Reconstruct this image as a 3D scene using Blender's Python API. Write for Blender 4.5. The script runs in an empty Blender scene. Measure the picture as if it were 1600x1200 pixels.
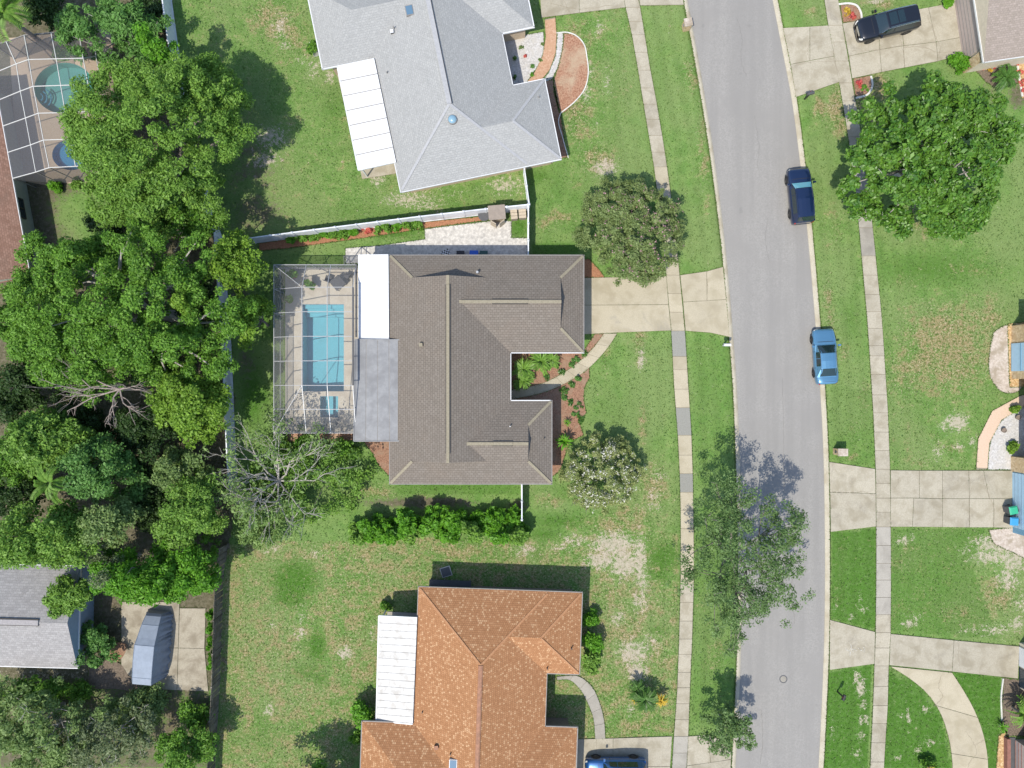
import bpy, math, random
import numpy as np
from mathutils import Vector, Matrix
from mathutils.geometry import tessellate_polygon
from mathutils.bvhtree import BVHTree

# ---------------------------------------------------------------- camera, light, exposure
S, H = 19.0, 58.5                      # ground scale (photo pixels per metre) and flying height
scene = bpy.context.scene
COL = scene.collection
cam_d = bpy.data.cameras.new("camera")
cam = bpy.data.objects.new("camera", cam_d)
COL.objects.link(cam)
cam.location = (0, 0, H)
cam.rotation_euler = (0, 0, 0)
cam_d.sensor_width = 36.0
cam_d.lens = 36.0 * H / (1600.0 / S)
cam_d.clip_start = 0.5
cam_d.clip_end = 3000
scene.camera = cam

SUN = Vector((-0.33, -0.48, 1.0)).normalized()
world = bpy.data.worlds.new("World")
scene.world = world
world.use_nodes = True
wn = world.node_tree
bg = wn.nodes["Background"]
sky = wn.nodes.new("ShaderNodeTexSky")
sky.sky_type = 'NISHITA'
sky.sun_disc = False
sky.sun_elevation = math.asin(SUN.z)
sky.sun_rotation = math.atan2(SUN.x, SUN.y)
wn.links.new(sky.outputs[0], bg.inputs[0])
bg.inputs[1].default_value = 0.15
sun_d = bpy.data.lights.new("sun", 'SUN')
sun_d.energy = 3.3
sun_d.angle = math.radians(0.53)
sun_d.color = (1.0, 0.935, 0.815)
sun = bpy.data.objects.new("sun", sun_d)
COL.objects.link(sun)
sun.location = (-20, -30, 70)
sun.rotation_euler = SUN.to_track_quat('Z', 'Y').to_euler()
scene.view_settings.view_transform = 'Standard'
scene.view_settings.look = 'None'
scene.view_settings.gamma = 1.0
scene.view_settings.exposure = 0.62
scene.view_settings.use_curve_mapping = False

# ---------------------------------------------------------------- helpers
def P(u, v, z=0.0):
    """world point seen at photo position (u, v) when it stands at height z"""
    k = (H - z) / H / S
    return ((u - 800) * k, (600 - v) * k, z)

def XY(u, v, z=0.0):
    return P(u, v, z)[:2]

def tag(o, label=None, cat=None, group=None, kind=None):
    if label: o["label"] = label
    if cat: o["category"] = cat
    if group: o["group"] = group
    if kind: o["kind"] = kind
    return o

def link(o, parent=None, world_coords=True):
    COL.objects.link(o)
    if parent is not None:
        o.parent = parent
        if world_coords:
            top = parent
            off = Vector(parent.location)
            while top.parent is not None:
                top = top.parent
                off = Vector(top.location)
            o.matrix_parent_inverse = Matrix.Translation(-off) if parent.parent is None else Matrix.Identity(4)
    return o

def thing(name, label, cat, loc=(0, 0, 0), rotz=0.0, group=None):
    o = bpy.data.objects.new(name, None)
    o.empty_display_size = 0.3
    COL.objects.link(o)
    o.location = loc
    o.rotation_euler = (0, 0, rotz)
    return tag(o, label, cat, group)

class MB:
    def __init__(self):
        self.v, self.f = [], []
    def add(self, verts, faces):
        b = len(self.v)
        self.v.extend([tuple(p) for p in verts])
        self.f.extend([tuple(i + b for i in f) for f in faces])
        return self
    def box(self, c, s, rz=0.0):
        cx, cy, cz = c
        hx, hy, hz = s[0] / 2, s[1] / 2, s[2] / 2
        co, si = math.cos(rz), math.sin(rz)
        pts = []
        for dz in (-hz, hz):
            for dx, dy in ((-hx, -hy), (hx, -hy), (hx, hy), (-hx, hy)):
                pts.append((cx + dx * co - dy * si, cy + dx * si + dy * co, cz + dz))
        return self.add(pts, [(3, 2, 1, 0), (4, 5, 6, 7), (0, 1, 5, 4), (1, 2, 6, 5), (2, 3, 7, 6), (3, 0, 4, 7)])
    def prism(self, poly, z0, z1, bottom=False):
        n = len(poly)
        area = sum(poly[i][0] * poly[(i + 1) % n][1] - poly[(i + 1) % n][0] * poly[i][1] for i in range(n))
        if area < 0:
            poly = poly[::-1]
        vs = [(p[0], p[1], z0) for p in poly] + [(p[0], p[1], z1) for p in poly]
        fs = [(i, (i + 1) % n, n + (i + 1) % n, n + i) for i in range(n)]
        if n <= 4:
            fs.append(tuple(range(n, 2 * n)))
        else:
            for t in tessellate_polygon([[Vector((p[0], p[1], 0)) for p in poly]]):
                a, b, c = [poly[i] for i in t]
                cr = (b[0] - a[0]) * (c[1] - a[1]) - (b[1] - a[1]) * (c[0] - a[0])
                fs.append(tuple(n + i for i in (t if cr > 0 else t[::-1])))
        if bottom:
            fs.append(tuple(range(n - 1, -1, -1)))
        return self.add(vs, fs)
    def sheet(self, polys, z):
        """flat polygon, later polygons are holes"""
        flat = [p for pl in polys for p in pl]
        vs = [(p[0], p[1], z) for p in flat]
        fs = []
        for t in tessellate_polygon([[Vector((p[0], p[1], 0)) for p in pl] for pl in polys]):
            a, b, c = [flat[i] for i in t]
            cr = (b[0] - a[0]) * (c[1] - a[1]) - (b[1] - a[1]) * (c[0] - a[0])
            if abs(cr) > 1e-9:
                fs.append(tuple(t if cr > 0 else t[::-1]))
        return self.add(vs, fs)
    def bar(self, p, q, w, h):
        p, q = Vector(p), Vector(q)
        d = (q - p).normalized()
        up = Vector((0, 0, 1)) if abs(d.z) < 0.9 else Vector((1, 0, 0))
        a = d.cross(up).normalized() * (w / 2)
        b = a.normalized().cross(d).normalized() * (h / 2)
        vs = [p - a - b, p + a - b, p + a + b, p - a + b, q - a - b, q + a - b, q + a + b, q - a + b]
        return self.add(vs, [(3, 2, 1, 0), (4, 5, 6, 7), (0, 1, 5, 4), (1, 2, 6, 5), (2, 3, 7, 6), (3, 0, 4, 7)])
    def tube(self, pts, radii, n=6):
        pts = [Vector(p) for p in pts]
        vs, fs = [], []
        for i, p in enumerate(pts):
            d = (pts[min(i + 1, len(pts) - 1)] - pts[max(i - 1, 0)])
            d = d.normalized() if d.length > 1e-6 else Vector((0, 0, 1))
            up = Vector((0, 0, 1)) if abs(d.z) < 0.9 else Vector((1, 0, 0))
            a = d.cross(up).normalized()
            b = d.cross(a).normalized()
            for k in range(n):
                t = 2 * math.pi * k / n
                vs.append(p + (a * math.cos(t) + b * math.sin(t)) * radii[i])
        for i in range(len(pts) - 1):
            for k in range(n):
                fs.append((i * n + k, i * n + (k + 1) % n, (i + 1) * n + (k + 1) % n, (i + 1) * n + k))
        fs.append(tuple(range(n - 1, -1, -1)))
        fs.append(tuple((len(pts) - 1) * n + k for k in range(n)))
        return self.add(vs, fs)
    def lathe(self, prof, n=16, c=(0, 0, 0)):
        vs, fs = [], []
        for r, z in prof:
            for k in range(n):
                t = 2 * math.pi * k / n
                vs.append((c[0] + r * math.cos(t), c[1] + r * math.sin(t), c[2] + z))
        for i in range(len(prof) - 1):
            for k in range(n):
                fs.append((i * n + k, i * n + (k + 1) % n, (i + 1) * n + (k + 1) % n, (i + 1) * n + k))
        fs.append(tuple((len(prof) - 1) * n + k for k in range(n)))
        return self.add(vs, fs)
    def strip(self, left, right, z0, z1):
        """solid band between two lists of xy points"""
        n = len(left)
        vs = [(p[0], p[1], z1) for p in left] + [(p[0], p[1], z1) for p in right] + \
             [(p[0], p[1], z0) for p in left] + [(p[0], p[1], z0) for p in right]
        fs = []
        for i in range(n - 1):
            fs.append((i, i + 1, n + i + 1, n + i))
            fs.append((i, 2 * n + i, 2 * n + i + 1, i + 1))
            fs.append((n + i, n + i + 1, 3 * n + i + 1, 3 * n + i))
        fs.append((0, n, 3 * n, 2 * n))
        fs.append((n - 1, 3 * n - 1, 4 * n - 1, 2 * n - 1))
        return self.add(vs, fs)
    def mesh(self, name, smooth=False, uv=False):
        me = bpy.data.meshes.new(name)
        me.from_pydata(self.v, [], self.f)
        if smooth:
            me.polygons.foreach_set("use_smooth", [True] * len(me.polygons))
        if uv:
            lay = me.uv_layers.new(name="UVMap")
            me.update()
            for pl in me.polygons:
                n = Vector(pl.normal)
                if n.z < 0: n = -n
                e = Vector((0, 0, 1)).cross(n)
                e = e.normalized() if e.length > 1e-4 else Vector((1, 0, 0))
                w = n.cross(e)
                for li in pl.loop_indices:
                    co = me.vertices[me.loops[li].vertex_index].co
                    lay.data[li].uv = (co.dot(e), co.dot(w))
        me.update()
        return me
    def build(self, name, mat, parent=None, smooth=False, uv=False, world_coords=True):
        me = self.mesh(name, smooth, uv)
        me.materials.append(mat)
        o = bpy.data.objects.new(name, me)
        return link(o, parent, world_coords)

# ---------------------------------------------------------------- materials
def new_mat(name):
    m = bpy.data.materials.new(name)
    m.use_nodes = True
    return m, m.node_tree.nodes, m.node_tree.links, m.node_tree.nodes["Principled BSDF"]

def N(nodes, kind, **kw):
    n = nodes.new(kind)
    for k, v in kw.items():
        setattr(n, k, v)
    return n

def math_node(nodes, links, op, a, b=None, clamp=False):
    n = nodes.new("ShaderNodeMath")
    n.operation = op
    n.use_clamp = clamp
    for i, x in enumerate((a, b)):
        if x is None: continue
        if isinstance(x, (int, float)): n.inputs[i].default_value = x
        else: links.new(x, n.inputs[i])
    return n.outputs[0]

def mix_node(nodes, links, fac, a, b, mode='MIX'):
    n = nodes.new("ShaderNodeMix")
    n.data_type = 'RGBA'
    n.blend_type = mode
    for sock, x in ((n.inputs[0], fac), (n.inputs[6], a), (n.inputs[7], b)):
        if isinstance(x, (int, float)): sock.default_value = x
        elif isinstance(x, tuple): sock.default_value = (x[0], x[1], x[2], 1)
        else: links.new(x, sock)
    return n.outputs[2]

def noise(nodes, links, vec, scale, detail=4, rough=0.6, dist=0.0):
    n = nodes.new("ShaderNodeTexNoise")
    n.inputs["Scale"].default_value = scale
    n.inputs["Detail"].default_value = detail
    n.inputs["Roughness"].default_value = rough
    n.inputs["Distortion"].default_value = dist
    links.new(vec, n.inputs["Vector"])
    return n.outputs[0]

def contrast(nodes, links, x, lo, hi):
    n = nodes.new("ShaderNodeMapRange")
    n.interpolation_type = 'SMOOTHSTEP'
    n.inputs[1].default_value = lo
    n.inputs[2].default_value = hi
    links.new(x, n.inputs[0])
    return n.outputs[0]

def geo_pos(nodes):
    return nodes.new("ShaderNodeNewGeometry").outputs["Position"]

def mat_plain(name, c, rough=0.6, metal=0.0, spec=0.5, coat=0.0, var=0.0, vscale=4.0):
    m, nd, lk, b = new_mat(name)
    b.inputs["Base Color"].default_value = (*c, 1)
    b.inputs["Roughness"].default_value = rough
    b.inputs["Metallic"].default_value = metal
    b.inputs["Specular IOR Level"].default_value = spec
    b.inputs["Coat Weight"].default_value = coat
    b.inputs["Coat Roughness"].default_value = 0.05
    if var:
        f = noise(nd, lk, geo_pos(nd), vscale, 5, 0.65)
        f = contrast(nd, lk, f, 0.3, 0.7)
        d = tuple(x * (1 - var) for x in c)
        l = tuple(min(1, x * (1 + var)) for x in c)
        lk.new(mix_node(nd, lk, f, d, l), b.inputs["Base Color"])
    return m

def mat_rough(name, c1, c2, c3=None, s1=25.0, s2=1.2, rough=0.9, bump=0.3, bscale=None, rnd=0.0, stain=0.0, stain_c=(0.1, 0.09, 0.08), sharp=(0.3, 0.7)):
    """mineral surface: fine grain between c1 and c2, broad blotches towards c3, per-piece shift, stains"""
    m, nd, lk, b = new_mat(name)
    pos = geo_pos(nd)
    fine = contrast(nd, lk, noise(nd, lk, pos, s1, 3, 0.7), *sharp)
    col = mix_node(nd, lk, fine, c1, c2)
    if c3:
        big = contrast(nd, lk, noise(nd, lk, pos, s2, 6, 0.6, 0.4), 0.42, 0.68)
        col = mix_node(nd, lk, big, col, c3)
    if stain:
        st = contrast(nd, lk, noise(nd, lk, pos, 0.55, 8, 0.7, 0.8), 0.5, 0.78)
        col = mix_node(nd, lk, math_node(nd, lk, 'MULTIPLY', st, stain), col, stain_c)
    if rnd:
        oi = nd.new("ShaderNodeObjectInfo").outputs["Random"]
        hv = nd.new("ShaderNodeHueSaturation")
        lk.new(col, hv.inputs["Color"])
        val = nd.new("ShaderNodeMapRange")
        lk.new(oi, val.inputs[0])
        val.inputs[3].default_value = 1 - rnd
        val.inputs[4].default_value = 1 + rnd
        lk.new(val.outputs[0], hv.inputs["Value"])
        col = hv.outputs[0]
    lk.new(col, b.inputs["Base Color"])
    b.inputs["Roughness"].default_value = rough
    b.inputs["Specular IOR Level"].default_value = 0.25
    if bump:
        bp = nd.new("ShaderNodeBump")
        bp.inputs["Strength"].default_value = bump
        bp.inputs["Distance"].default_value = 0.03
        lk.new(noise(nd, lk, pos, bscale or s1, 4, 0.7), bp.inputs["Height"])
        lk.new(bp.outputs[0], b.inputs["Normal"])
    return m

def mat_shingle(name, ramp, row=0.2, width=0.34, mortar=(0.03, 0.03, 0.03), blotch=0.25, blotch_c=(0.1, 0.09, 0.08), gap=0.012, mfade=0.6):
    m, nd, lk, b = new_mat(name)
    uv = nd.new("ShaderNodeUVMap").outputs[0]
    br = nd.new("ShaderNodeTexBrick")
    lk.new(uv, br.inputs["Vector"])
    br.inputs["Color1"].default_value = (0, 0, 0, 1)
    br.inputs["Color2"].default_value = (1, 1, 1, 1)
    br.inputs["Mortar"].default_value = (0.5, 0.5, 0.5, 1)
    br.inputs["Scale"].default_value = 1.0
    br.inputs["Mortar Size"].default_value = gap
    br.inputs["Mortar Smooth"].default_value = 0.3
    br.inputs["Brick Width"].default_value = width
    br.inputs["Row Height"].default_value = row
    rp = nd.new("ShaderNodeValToRGB")
    rp.color_ramp.interpolation = 'LINEAR'
    els = rp.color_ramp.elements
    while len(els) > 1: els.remove(els[-1])
    els[0].position = ramp[0][0]
    els[0].color = (*ramp[0][1], 1)
    for p, c in ramp[1:]:
        e = els.new(p)
        e.color = (*c, 1)
    lk.new(br.outputs["Color"], rp.inputs[0])
    pos = geo_pos(nd)
    big = contrast(nd, lk, noise(nd, lk, pos, 0.5, 7, 0.65, 0.5), 0.45, 0.75)
    col = mix_node(nd, lk, math_node(nd, lk, 'MULTIPLY', big, blotch), rp.outputs[0], blotch_c)
    grain = contrast(nd, lk, noise(nd, lk, pos, 14, 3, 0.8), 0.25, 0.75)
    g2 = nd.new("ShaderNodeMapRange")
    lk.new(grain, g2.inputs[0])
    g2.inputs[3].default_value = 0.82
    g2.inputs[4].default_value = 1.18
    hv = nd.new("ShaderNodeHueSaturation")
    lk.new(col, hv.inputs["Color"])
    lk.new(g2.outputs[0], hv.inputs["Value"])
    col = mix_node(nd, lk, math_node(nd, lk, 'MULTIPLY', br.outputs["Fac"], mfade), hv.outputs[0], mortar)
    lk.new(col, b.inputs["Base Color"])
    b.inputs["Roughness"].default_value = 0.95
    b.inputs["Specular IOR Level"].default_value = 0.15
    bp = nd.new("ShaderNodeBump")
    bp.inputs["Strength"].default_value = 0.5
    bp.inputs["Distance"].default_value = 0.02
    bp.invert = True
    lk.new(br.outputs["Fac"], bp.inputs["Height"])
    lk.new(bp.outputs[0], b.inputs["Normal"])
    return m

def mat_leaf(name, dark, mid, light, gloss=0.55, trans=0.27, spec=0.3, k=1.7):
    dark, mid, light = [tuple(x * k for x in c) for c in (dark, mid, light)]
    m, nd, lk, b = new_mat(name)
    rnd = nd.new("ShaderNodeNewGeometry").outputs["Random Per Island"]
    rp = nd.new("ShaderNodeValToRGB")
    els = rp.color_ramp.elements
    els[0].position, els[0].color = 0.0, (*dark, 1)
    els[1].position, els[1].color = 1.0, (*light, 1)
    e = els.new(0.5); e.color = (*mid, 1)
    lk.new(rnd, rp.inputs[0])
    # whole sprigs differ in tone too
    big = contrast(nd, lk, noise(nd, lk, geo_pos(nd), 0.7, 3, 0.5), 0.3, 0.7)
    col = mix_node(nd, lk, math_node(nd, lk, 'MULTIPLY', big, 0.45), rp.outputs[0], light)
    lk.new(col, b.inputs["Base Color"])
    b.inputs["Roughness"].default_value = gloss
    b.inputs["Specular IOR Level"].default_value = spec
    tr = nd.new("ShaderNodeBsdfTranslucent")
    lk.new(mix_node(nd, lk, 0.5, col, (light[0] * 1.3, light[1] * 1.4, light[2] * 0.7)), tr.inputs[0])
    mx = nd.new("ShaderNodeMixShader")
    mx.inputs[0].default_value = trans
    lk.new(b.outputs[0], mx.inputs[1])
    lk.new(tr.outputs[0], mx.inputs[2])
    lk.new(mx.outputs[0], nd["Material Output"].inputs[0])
    return m

def mat_screen(name, c, alpha):
    m, nd, lk, b = new_mat(name)
    b.inputs["Base Color"].default_value = (*c, 1)
    b.inputs["Roughness"].default_value = 0.7
    tr = nd.new("ShaderNodeBsdfTransparent")
    mx = nd.new("ShaderNodeMixShader")
    mx.inputs[0].default_value = alpha
    lk.new(tr.outputs[0], mx.inputs[1])
    lk.new(b.outputs[0], mx.inputs[2])
    lk.new(mx.outputs[0], nd["Material Output"].inputs[0])
    return m

def mat_water(name, tint):
    m, nd, lk, b = new_mat(name)
    nd.remove(b)
    tr = nd.new("ShaderNodeBsdfTransparent")
    tr.inputs[0].default_value = (*tint, 1)
    gl = nd.new("ShaderNodeBsdfGlossy")
    gl.inputs["Roughness"].default_value = 0.03
    fr = nd.new("ShaderNodeFresnel")
    fr.inputs[0].default_value = 1.33
    bp = nd.new("ShaderNodeBump")
    bp.inputs["Strength"].default_value = 0.3
    bp.inputs["Distance"].default_value = 0.05
    lk.new(noise(nd, lk, geo_pos(nd), 2.5, 3, 0.5, 0.6), bp.inputs["Height"])
    for s in (gl, fr):
        lk.new(bp.outputs[0], s.inputs["Normal"])
    mx = nd.new("ShaderNodeMixShader")
    lk.new(fr.outputs[0], mx.inputs[0])
    lk.new(tr.outputs[0], mx.inputs[1])
    lk.new(gl.outputs[0], mx.inputs[2])
    lk.new(mx.outputs[0], nd["Material Output"].inputs[0])
    return m

M = {}
M['asphalt'] = mat_rough('asphalt', (0.232, 0.224, 0.21), (0.292, 0.282, 0.265), (0.247, 0.238, 0.224), s1=9, s2=0.25, bump=0.35, bscale=28, stain=0.2, stain_c=(0.19, 0.188, 0.184))
def asphalt_wear(m):
    nd, lk = m.node_tree.nodes, m.node_tree.links
    b = nd["Principled BSDF"]
    src = b.inputs["Base Color"].links[0].from_socket
    mp = nd.new("ShaderNodeMapping"); mp.inputs["Scale"].default_value = (1.0, 0.045, 1.0); mp.inputs["Rotation"].default_value = (0, 0, math.radians(-5))
    lk.new(geo_pos(nd), mp.inputs["Vector"])
    f = contrast(nd, lk, noise(nd, lk, mp.outputs[0], 1.1, 5, 0.6), 0.35, 0.68)
    spots = contrast(nd, lk, noise(nd, lk, geo_pos(nd), 1.3, 2, 0.4), 0.7, 0.78)
    col = mix_node(nd, lk, math_node(nd, lk, 'MULTIPLY', f, 0.55), src, (0.215, 0.208, 0.197))
    col = mix_node(nd, lk, math_node(nd, lk, 'MULTIPLY', spots, 0.35), col, (0.17, 0.165, 0.158))
    lk.new(col, b.inputs["Base Color"])
asphalt_wear(M['asphalt'])
M['crack_tar'] = mat_plain('crack_tar', (0.18, 0.174, 0.166), 0.9)
M['pad_dirty'] = mat_rough('leaf_stained_concrete', (0.3, 0.27, 0.21), (0.37, 0.335, 0.265), (0.23, 0.2, 0.15), s1=9, s2=0.9, bump=0.25, stain=0.9, stain_c=(0.13, 0.1, 0.07))
M['kerb'] = mat_rough('kerb_concrete', (0.38, 0.345, 0.265), (0.46, 0.425, 0.34), (0.34, 0.3, 0.22), s1=12, s2=0.8, bump=0.2)
M['joint'] = mat_rough('joint_dirt', (0.22, 0.19, 0.14), (0.29, 0.255, 0.195), s1=15, bump=0.1)
M['concrete'] = mat_rough('concrete', (0.36, 0.32, 0.235), (0.43, 0.385, 0.287), (0.33, 0.29, 0.205), s1=14, s2=0.7, bump=0.2, rnd=0.06, stain=0.3, stain_c=(0.24, 0.21, 0.165))
M['concrete_stained'] = mat_rough('stained_concrete', (0.36, 0.32, 0.235), (0.43, 0.385, 0.287), (0.33, 0.29, 0.205), s1=14, s2=0.7, bump=0.2, stain=0.75, stain_c=(0.25, 0.235, 0.2))
M['concrete_old'] = mat_rough('old_concrete', (0.325, 0.297, 0.232), (0.4, 0.367, 0.292), (0.285, 0.255, 0.19), s1=11, s2=0.9, bump=0.25, rnd=0.07, stain=0.55, stain_c=(0.17, 0.15, 0.12))
M['concrete_grey'] = mat_rough('grey_concrete', (0.29, 0.272, 0.235), (0.35, 0.33, 0.288), (0.26, 0.243, 0.21), s1=14, s2=0.8, bump=0.2, rnd=0.08, stain=0.3, stain_c=(0.16, 0.15, 0.14))
M['concrete_dark'] = mat_rough('dark_concrete', (0.205, 0.203, 0.18), (0.255, 0.252, 0.226), s1=14, bump=0.2, rnd=0.08)
M['peach'] = mat_rough('peach_concrete', (0.5, 0.37, 0.27), (0.56, 0.43, 0.33), s1=14, bump=0.15)
M['brick_path'] = mat_rough('brick_path', (0.36, 0.2, 0.12), (0.5, 0.33, 0.23), (0.42, 0.26, 0.165), s1=7, s2=1.5, bump=0.5)
M['white_rock'] = mat_rough('white_rock', (0.33, 0.32, 0.31), (0.55, 0.54, 0.53), (0.44, 0.42, 0.39), s1=7, s2=2.0, bump=0.7, bscale=9)
M['white_stone'] = mat_rough('patio_stone', (0.42, 0.4, 0.37), (0.58, 0.56, 0.52), (0.35, 0.335, 0.315), s1=4.5, s2=3.2, bump=0.4, bscale=8)
M['mulch'] = mat_rough('mulch', (0.16, 0.085, 0.055), (0.33, 0.19, 0.125), (0.26, 0.175, 0.12), s1=9, s2=1.4, bump=0.9, bscale=12)
M['mulch_red'] = mat_rough('red_mulch', (0.24, 0.11, 0.06), (0.36, 0.18, 0.1), s1=9, bump=0.9, bscale=12)
M['mulch_pale'] = mat_rough('pale_mulch', (0.22, 0.1, 0.06), (0.4, 0.24, 0.16), (0.38, 0.29, 0.2), s1=8, s2=0.45, bump=0.9, bscale=11)
M['tan_gravel'] = mat_rough('tan_gravel', (0.27, 0.15, 0.06), (0.62, 0.48, 0.28), (0.4, 0.24, 0.1), s1=6, s2=2.5, bump=0.9, bscale=8)
M['grey_sand'] = mat_rough('grey_sand', (0.36, 0.3, 0.25), (0.52, 0.46, 0.4), (0.3, 0.25, 0.19), s1=6, s2=1.2, bump=0.5)
M['earth'] = mat_rough('dark_earth', (0.1, 0.08, 0.06), (0.19, 0.15, 0.115), s1=8, bump=0.7)
M['deck'] = mat_rough('pool_deck', (0.44, 0.4, 0.33), (0.5, 0.46, 0.385), (0.4, 0.355, 0.29), s1=10, s2=0.8, bump=0.15)
M['deck_pink'] = mat_rough('pink_pool_deck', (0.4, 0.31, 0.23), (0.46, 0.37, 0.28), s1=10, bump=0.15)
M['shingle_brown'] = mat_shingle('brown_grey_shingle', [(0.0, (0.163, 0.142, 0.12)), (0.5, (0.175, 0.153, 0.13)), (1.0, (0.19, 0.167, 0.143))], row=0.2, width=0.3, blotch=0.45, blotch_c=(0.19, 0.155, 0.125), mortar=(0.085, 0.073, 0.063), mfade=0.8)
M['shingle_grey'] = mat_shingle('light_grey_shingle', [(0.0, (0.29, 0.294, 0.288)), (0.5, (0.308, 0.312, 0.306)), (1.0, (0.33, 0.334, 0.327))], row=0.17, width=0.26, mortar=(0.22, 0.225, 0.235), blotch=0.25, blotch_c=(0.31, 0.31, 0.305), mfade=0.5)
M['shingle_orange'] = mat_shingle('orange_shingle', [(0.0, (0.3, 0.148, 0.07)), (0.6, (0.345, 0.177, 0.087)), (0.78, (0.37, 0.195, 0.098)), (0.85, (0.43, 0.25, 0.135)), (1.0, (0.48, 0.3, 0.17))], row=0.16, width=0.15, mortar=(0.22, 0.105, 0.052), blotch=0.35, blotch_c=(0.33, 0.165, 0.078), mfade=0.85)
M['shingle_tan'] = mat_shingle('tan_grey_shingle', [(0.0, (0.25, 0.215, 0.185)), (1.0, (0.31, 0.265, 0.235))], row=0.16, width=0.26, blotch=0.3, blotch_c=(0.27, 0.22, 0.18), mortar=(0.19, 0.16, 0.14))
M['shingle_red'] = mat_shingle('red_brown_shingle', [(0.0, (0.19, 0.11, 0.08)), (1.0, (0.27, 0.165, 0.125))], row=0.16, width=0.26, blotch=0.4, blotch_c=(0.2, 0.15, 0.12), mortar=(0.12, 0.07, 0.055))
M['shingle_pale'] = mat_shingle('pale_lilac_grey_shingle', [(0.0, (0.245, 0.238, 0.235)), (1.0, (0.31, 0.302, 0.298))], row=0.2, width=0.32, blotch=0.2, blotch_c=(0.33, 0.3, 0.29), mortar=(0.2, 0.19, 0.19))
M['cap_beige'] = mat_rough('beige_ridge_cap', (0.22, 0.195, 0.14), (0.28, 0.25, 0.185), s1=8, bump=0.3)
M['cap_grey'] = mat_rough('grey_ridge_cap', (0.3, 0.305, 0.315), (0.36, 0.365, 0.375), s1=8, bump=0.3)
M['cap_orange'] = mat_rough('orange_ridge_cap', (0.33, 0.16, 0.08), (0.42, 0.23, 0.12), s1=8, bump=0.3)
M['cap_lilac'] = mat_rough('lilac_ridge_cap', (0.25, 0.24, 0.24), (0.33, 0.31, 0.31), s1=8, bump=0.3)
M['vent_dark'] = mat_plain('vent_dark', (0.05, 0.045, 0.04), 0.7)
M['vent_orange'] = mat_plain('vent_brown', (0.27, 0.13, 0.075), 0.7, var=0.2)
M['white'] = mat_plain('white_paint', (0.6, 0.61, 0.62), 0.5, var=0.05, vscale=1.2)
M['edging'] = mat_plain('edging_concrete', (0.55, 0.54, 0.5), 0.8, var=0.12, vscale=3)
M['white_dirty'] = mat_rough('weathered_white_metal', (0.47, 0.47, 0.455), (0.57, 0.57, 0.56), (0.4, 0.385, 0.36), s1=3, s2=1.6, rough=0.5, bump=0.05, rnd=0.07)
M['grey_metal'] = mat_rough('grey_metal_roof', (0.2, 0.205, 0.213), (0.245, 0.25, 0.257), (0.175, 0.178, 0.185), s1=2.0, s2=0.8, rough=0.55, bump=0.05, rnd=0.04)
M['vinyl'] = mat_rough('white_vinyl', (0.6, 0.63, 0.68), (0.7, 0.73, 0.77), (0.53, 0.55, 0.58), s1=2.5, s2=1.0, rough=0.45, bump=0.03, rnd=0.05)
M['wood_fence'] = mat_rough('weathered_wood', (0.12, 0.105, 0.09), (0.2, 0.18, 0.155), (0.09, 0.08, 0.065), s1=9, s2=1.5, bump=0.4, rnd=0.2)
M['stucco_tan'] = mat_plain('tan_stucco', (0.45, 0.36, 0.26), 0.9, var=0.08)
M['stucco_cream'] = mat_plain('cream_stucco', (0.55, 0.48, 0.38), 0.9, var=0.08)
M['stucco_green'] = mat_plain('grey_green_siding', (0.33, 0.36, 0.31), 0.85, var=0.08)
M['siding_blue'] = mat_plain('blue_grey_siding', (0.22, 0.29, 0.37), 0.7, var=0.06)
M['blue_paint'] = mat_plain('light_blue_paint', (0.33, 0.5, 0.63), 0.55, var=0.05)
M['blue_dark'] = mat_plain('mid_blue_paint', (0.13, 0.28, 0.4), 0.6, var=0.05)
M['stonewall'] = mat_rough('ledger_stone', (0.36, 0.25, 0.14), (0.64, 0.52, 0.34), (0.48, 0.35, 0.2), s1=5, s2=2.5, bump=0.9, bscale=7)
M['dark_wall'] = mat_plain('brown_wall', (0.2, 0.16, 0.13), 0.9, var=0.1)
M['pink_siding'] = mat_plain('pinkish_siding', (0.4, 0.33, 0.3), 0.8, var=0.06)
M['red_brown'] = mat_plain('red_brown_paint', (0.22, 0.1, 0.075), 0.8, var=0.15)
M['glass'] = mat_plain('window_glass', (0.03, 0.045, 0.06), 0.05, spec=0.9)
M['skylight'] = mat_plain('skylight_glass', (0.1, 0.18, 0.26), 0.08, spec=0.9)
M['dome'] = mat_plain('dome_acrylic', (0.2, 0.33, 0.42), 0.2, spec=0.7)
M['galv'] = mat_plain('galvanised', (0.45, 0.46, 0.46), 0.4, metal=0.6)
M['black'] = mat_plain('black_plastic', (0.02, 0.02, 0.022), 0.5)
M['dark_grey'] = mat_plain('dark_grey', (0.07, 0.072, 0.078), 0.6, var=0.1)
M['mid_grey'] = mat_plain('mid_grey', (0.22, 0.21, 0.2), 0.7, var=0.1)
M['shed_roof'] = mat_plain('taupe_shed_roof', (0.24, 0.2, 0.165), 0.8, var=0.1)
M['shed_wall'] = mat_plain('tan_shed_wall', (0.4, 0.34, 0.26), 0.8, var=0.1)
M['cage_white'] = mat_plain('cage_white', (0.52, 0.52, 0.5), 0.5)
M['cage_grey'] = mat_plain('cage_grey', (0.34, 0.345, 0.355), 0.5)
M['cage_pale'] = mat_plain('cage_pale', (0.5, 0.5, 0.49), 0.5)
M['screen'] = mat_screen('insect_screen', (0.26, 0.26, 0.265), 0.17)
M['screen_wall'] = mat_screen('wall_insect_screen', (0.18, 0.18, 0.19), 0.5)
M['screen_shaded'] = mat_screen('shaded_insect_screen', (0.11, 0.11, 0.12), 0.48)  # dark mesh made denser, house shade over the deck put into it
M['plaster'] = mat_plain('pool_plaster', (0.22, 0.43, 0.49), 0.8, var=0.04, vscale=1.0)
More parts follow.
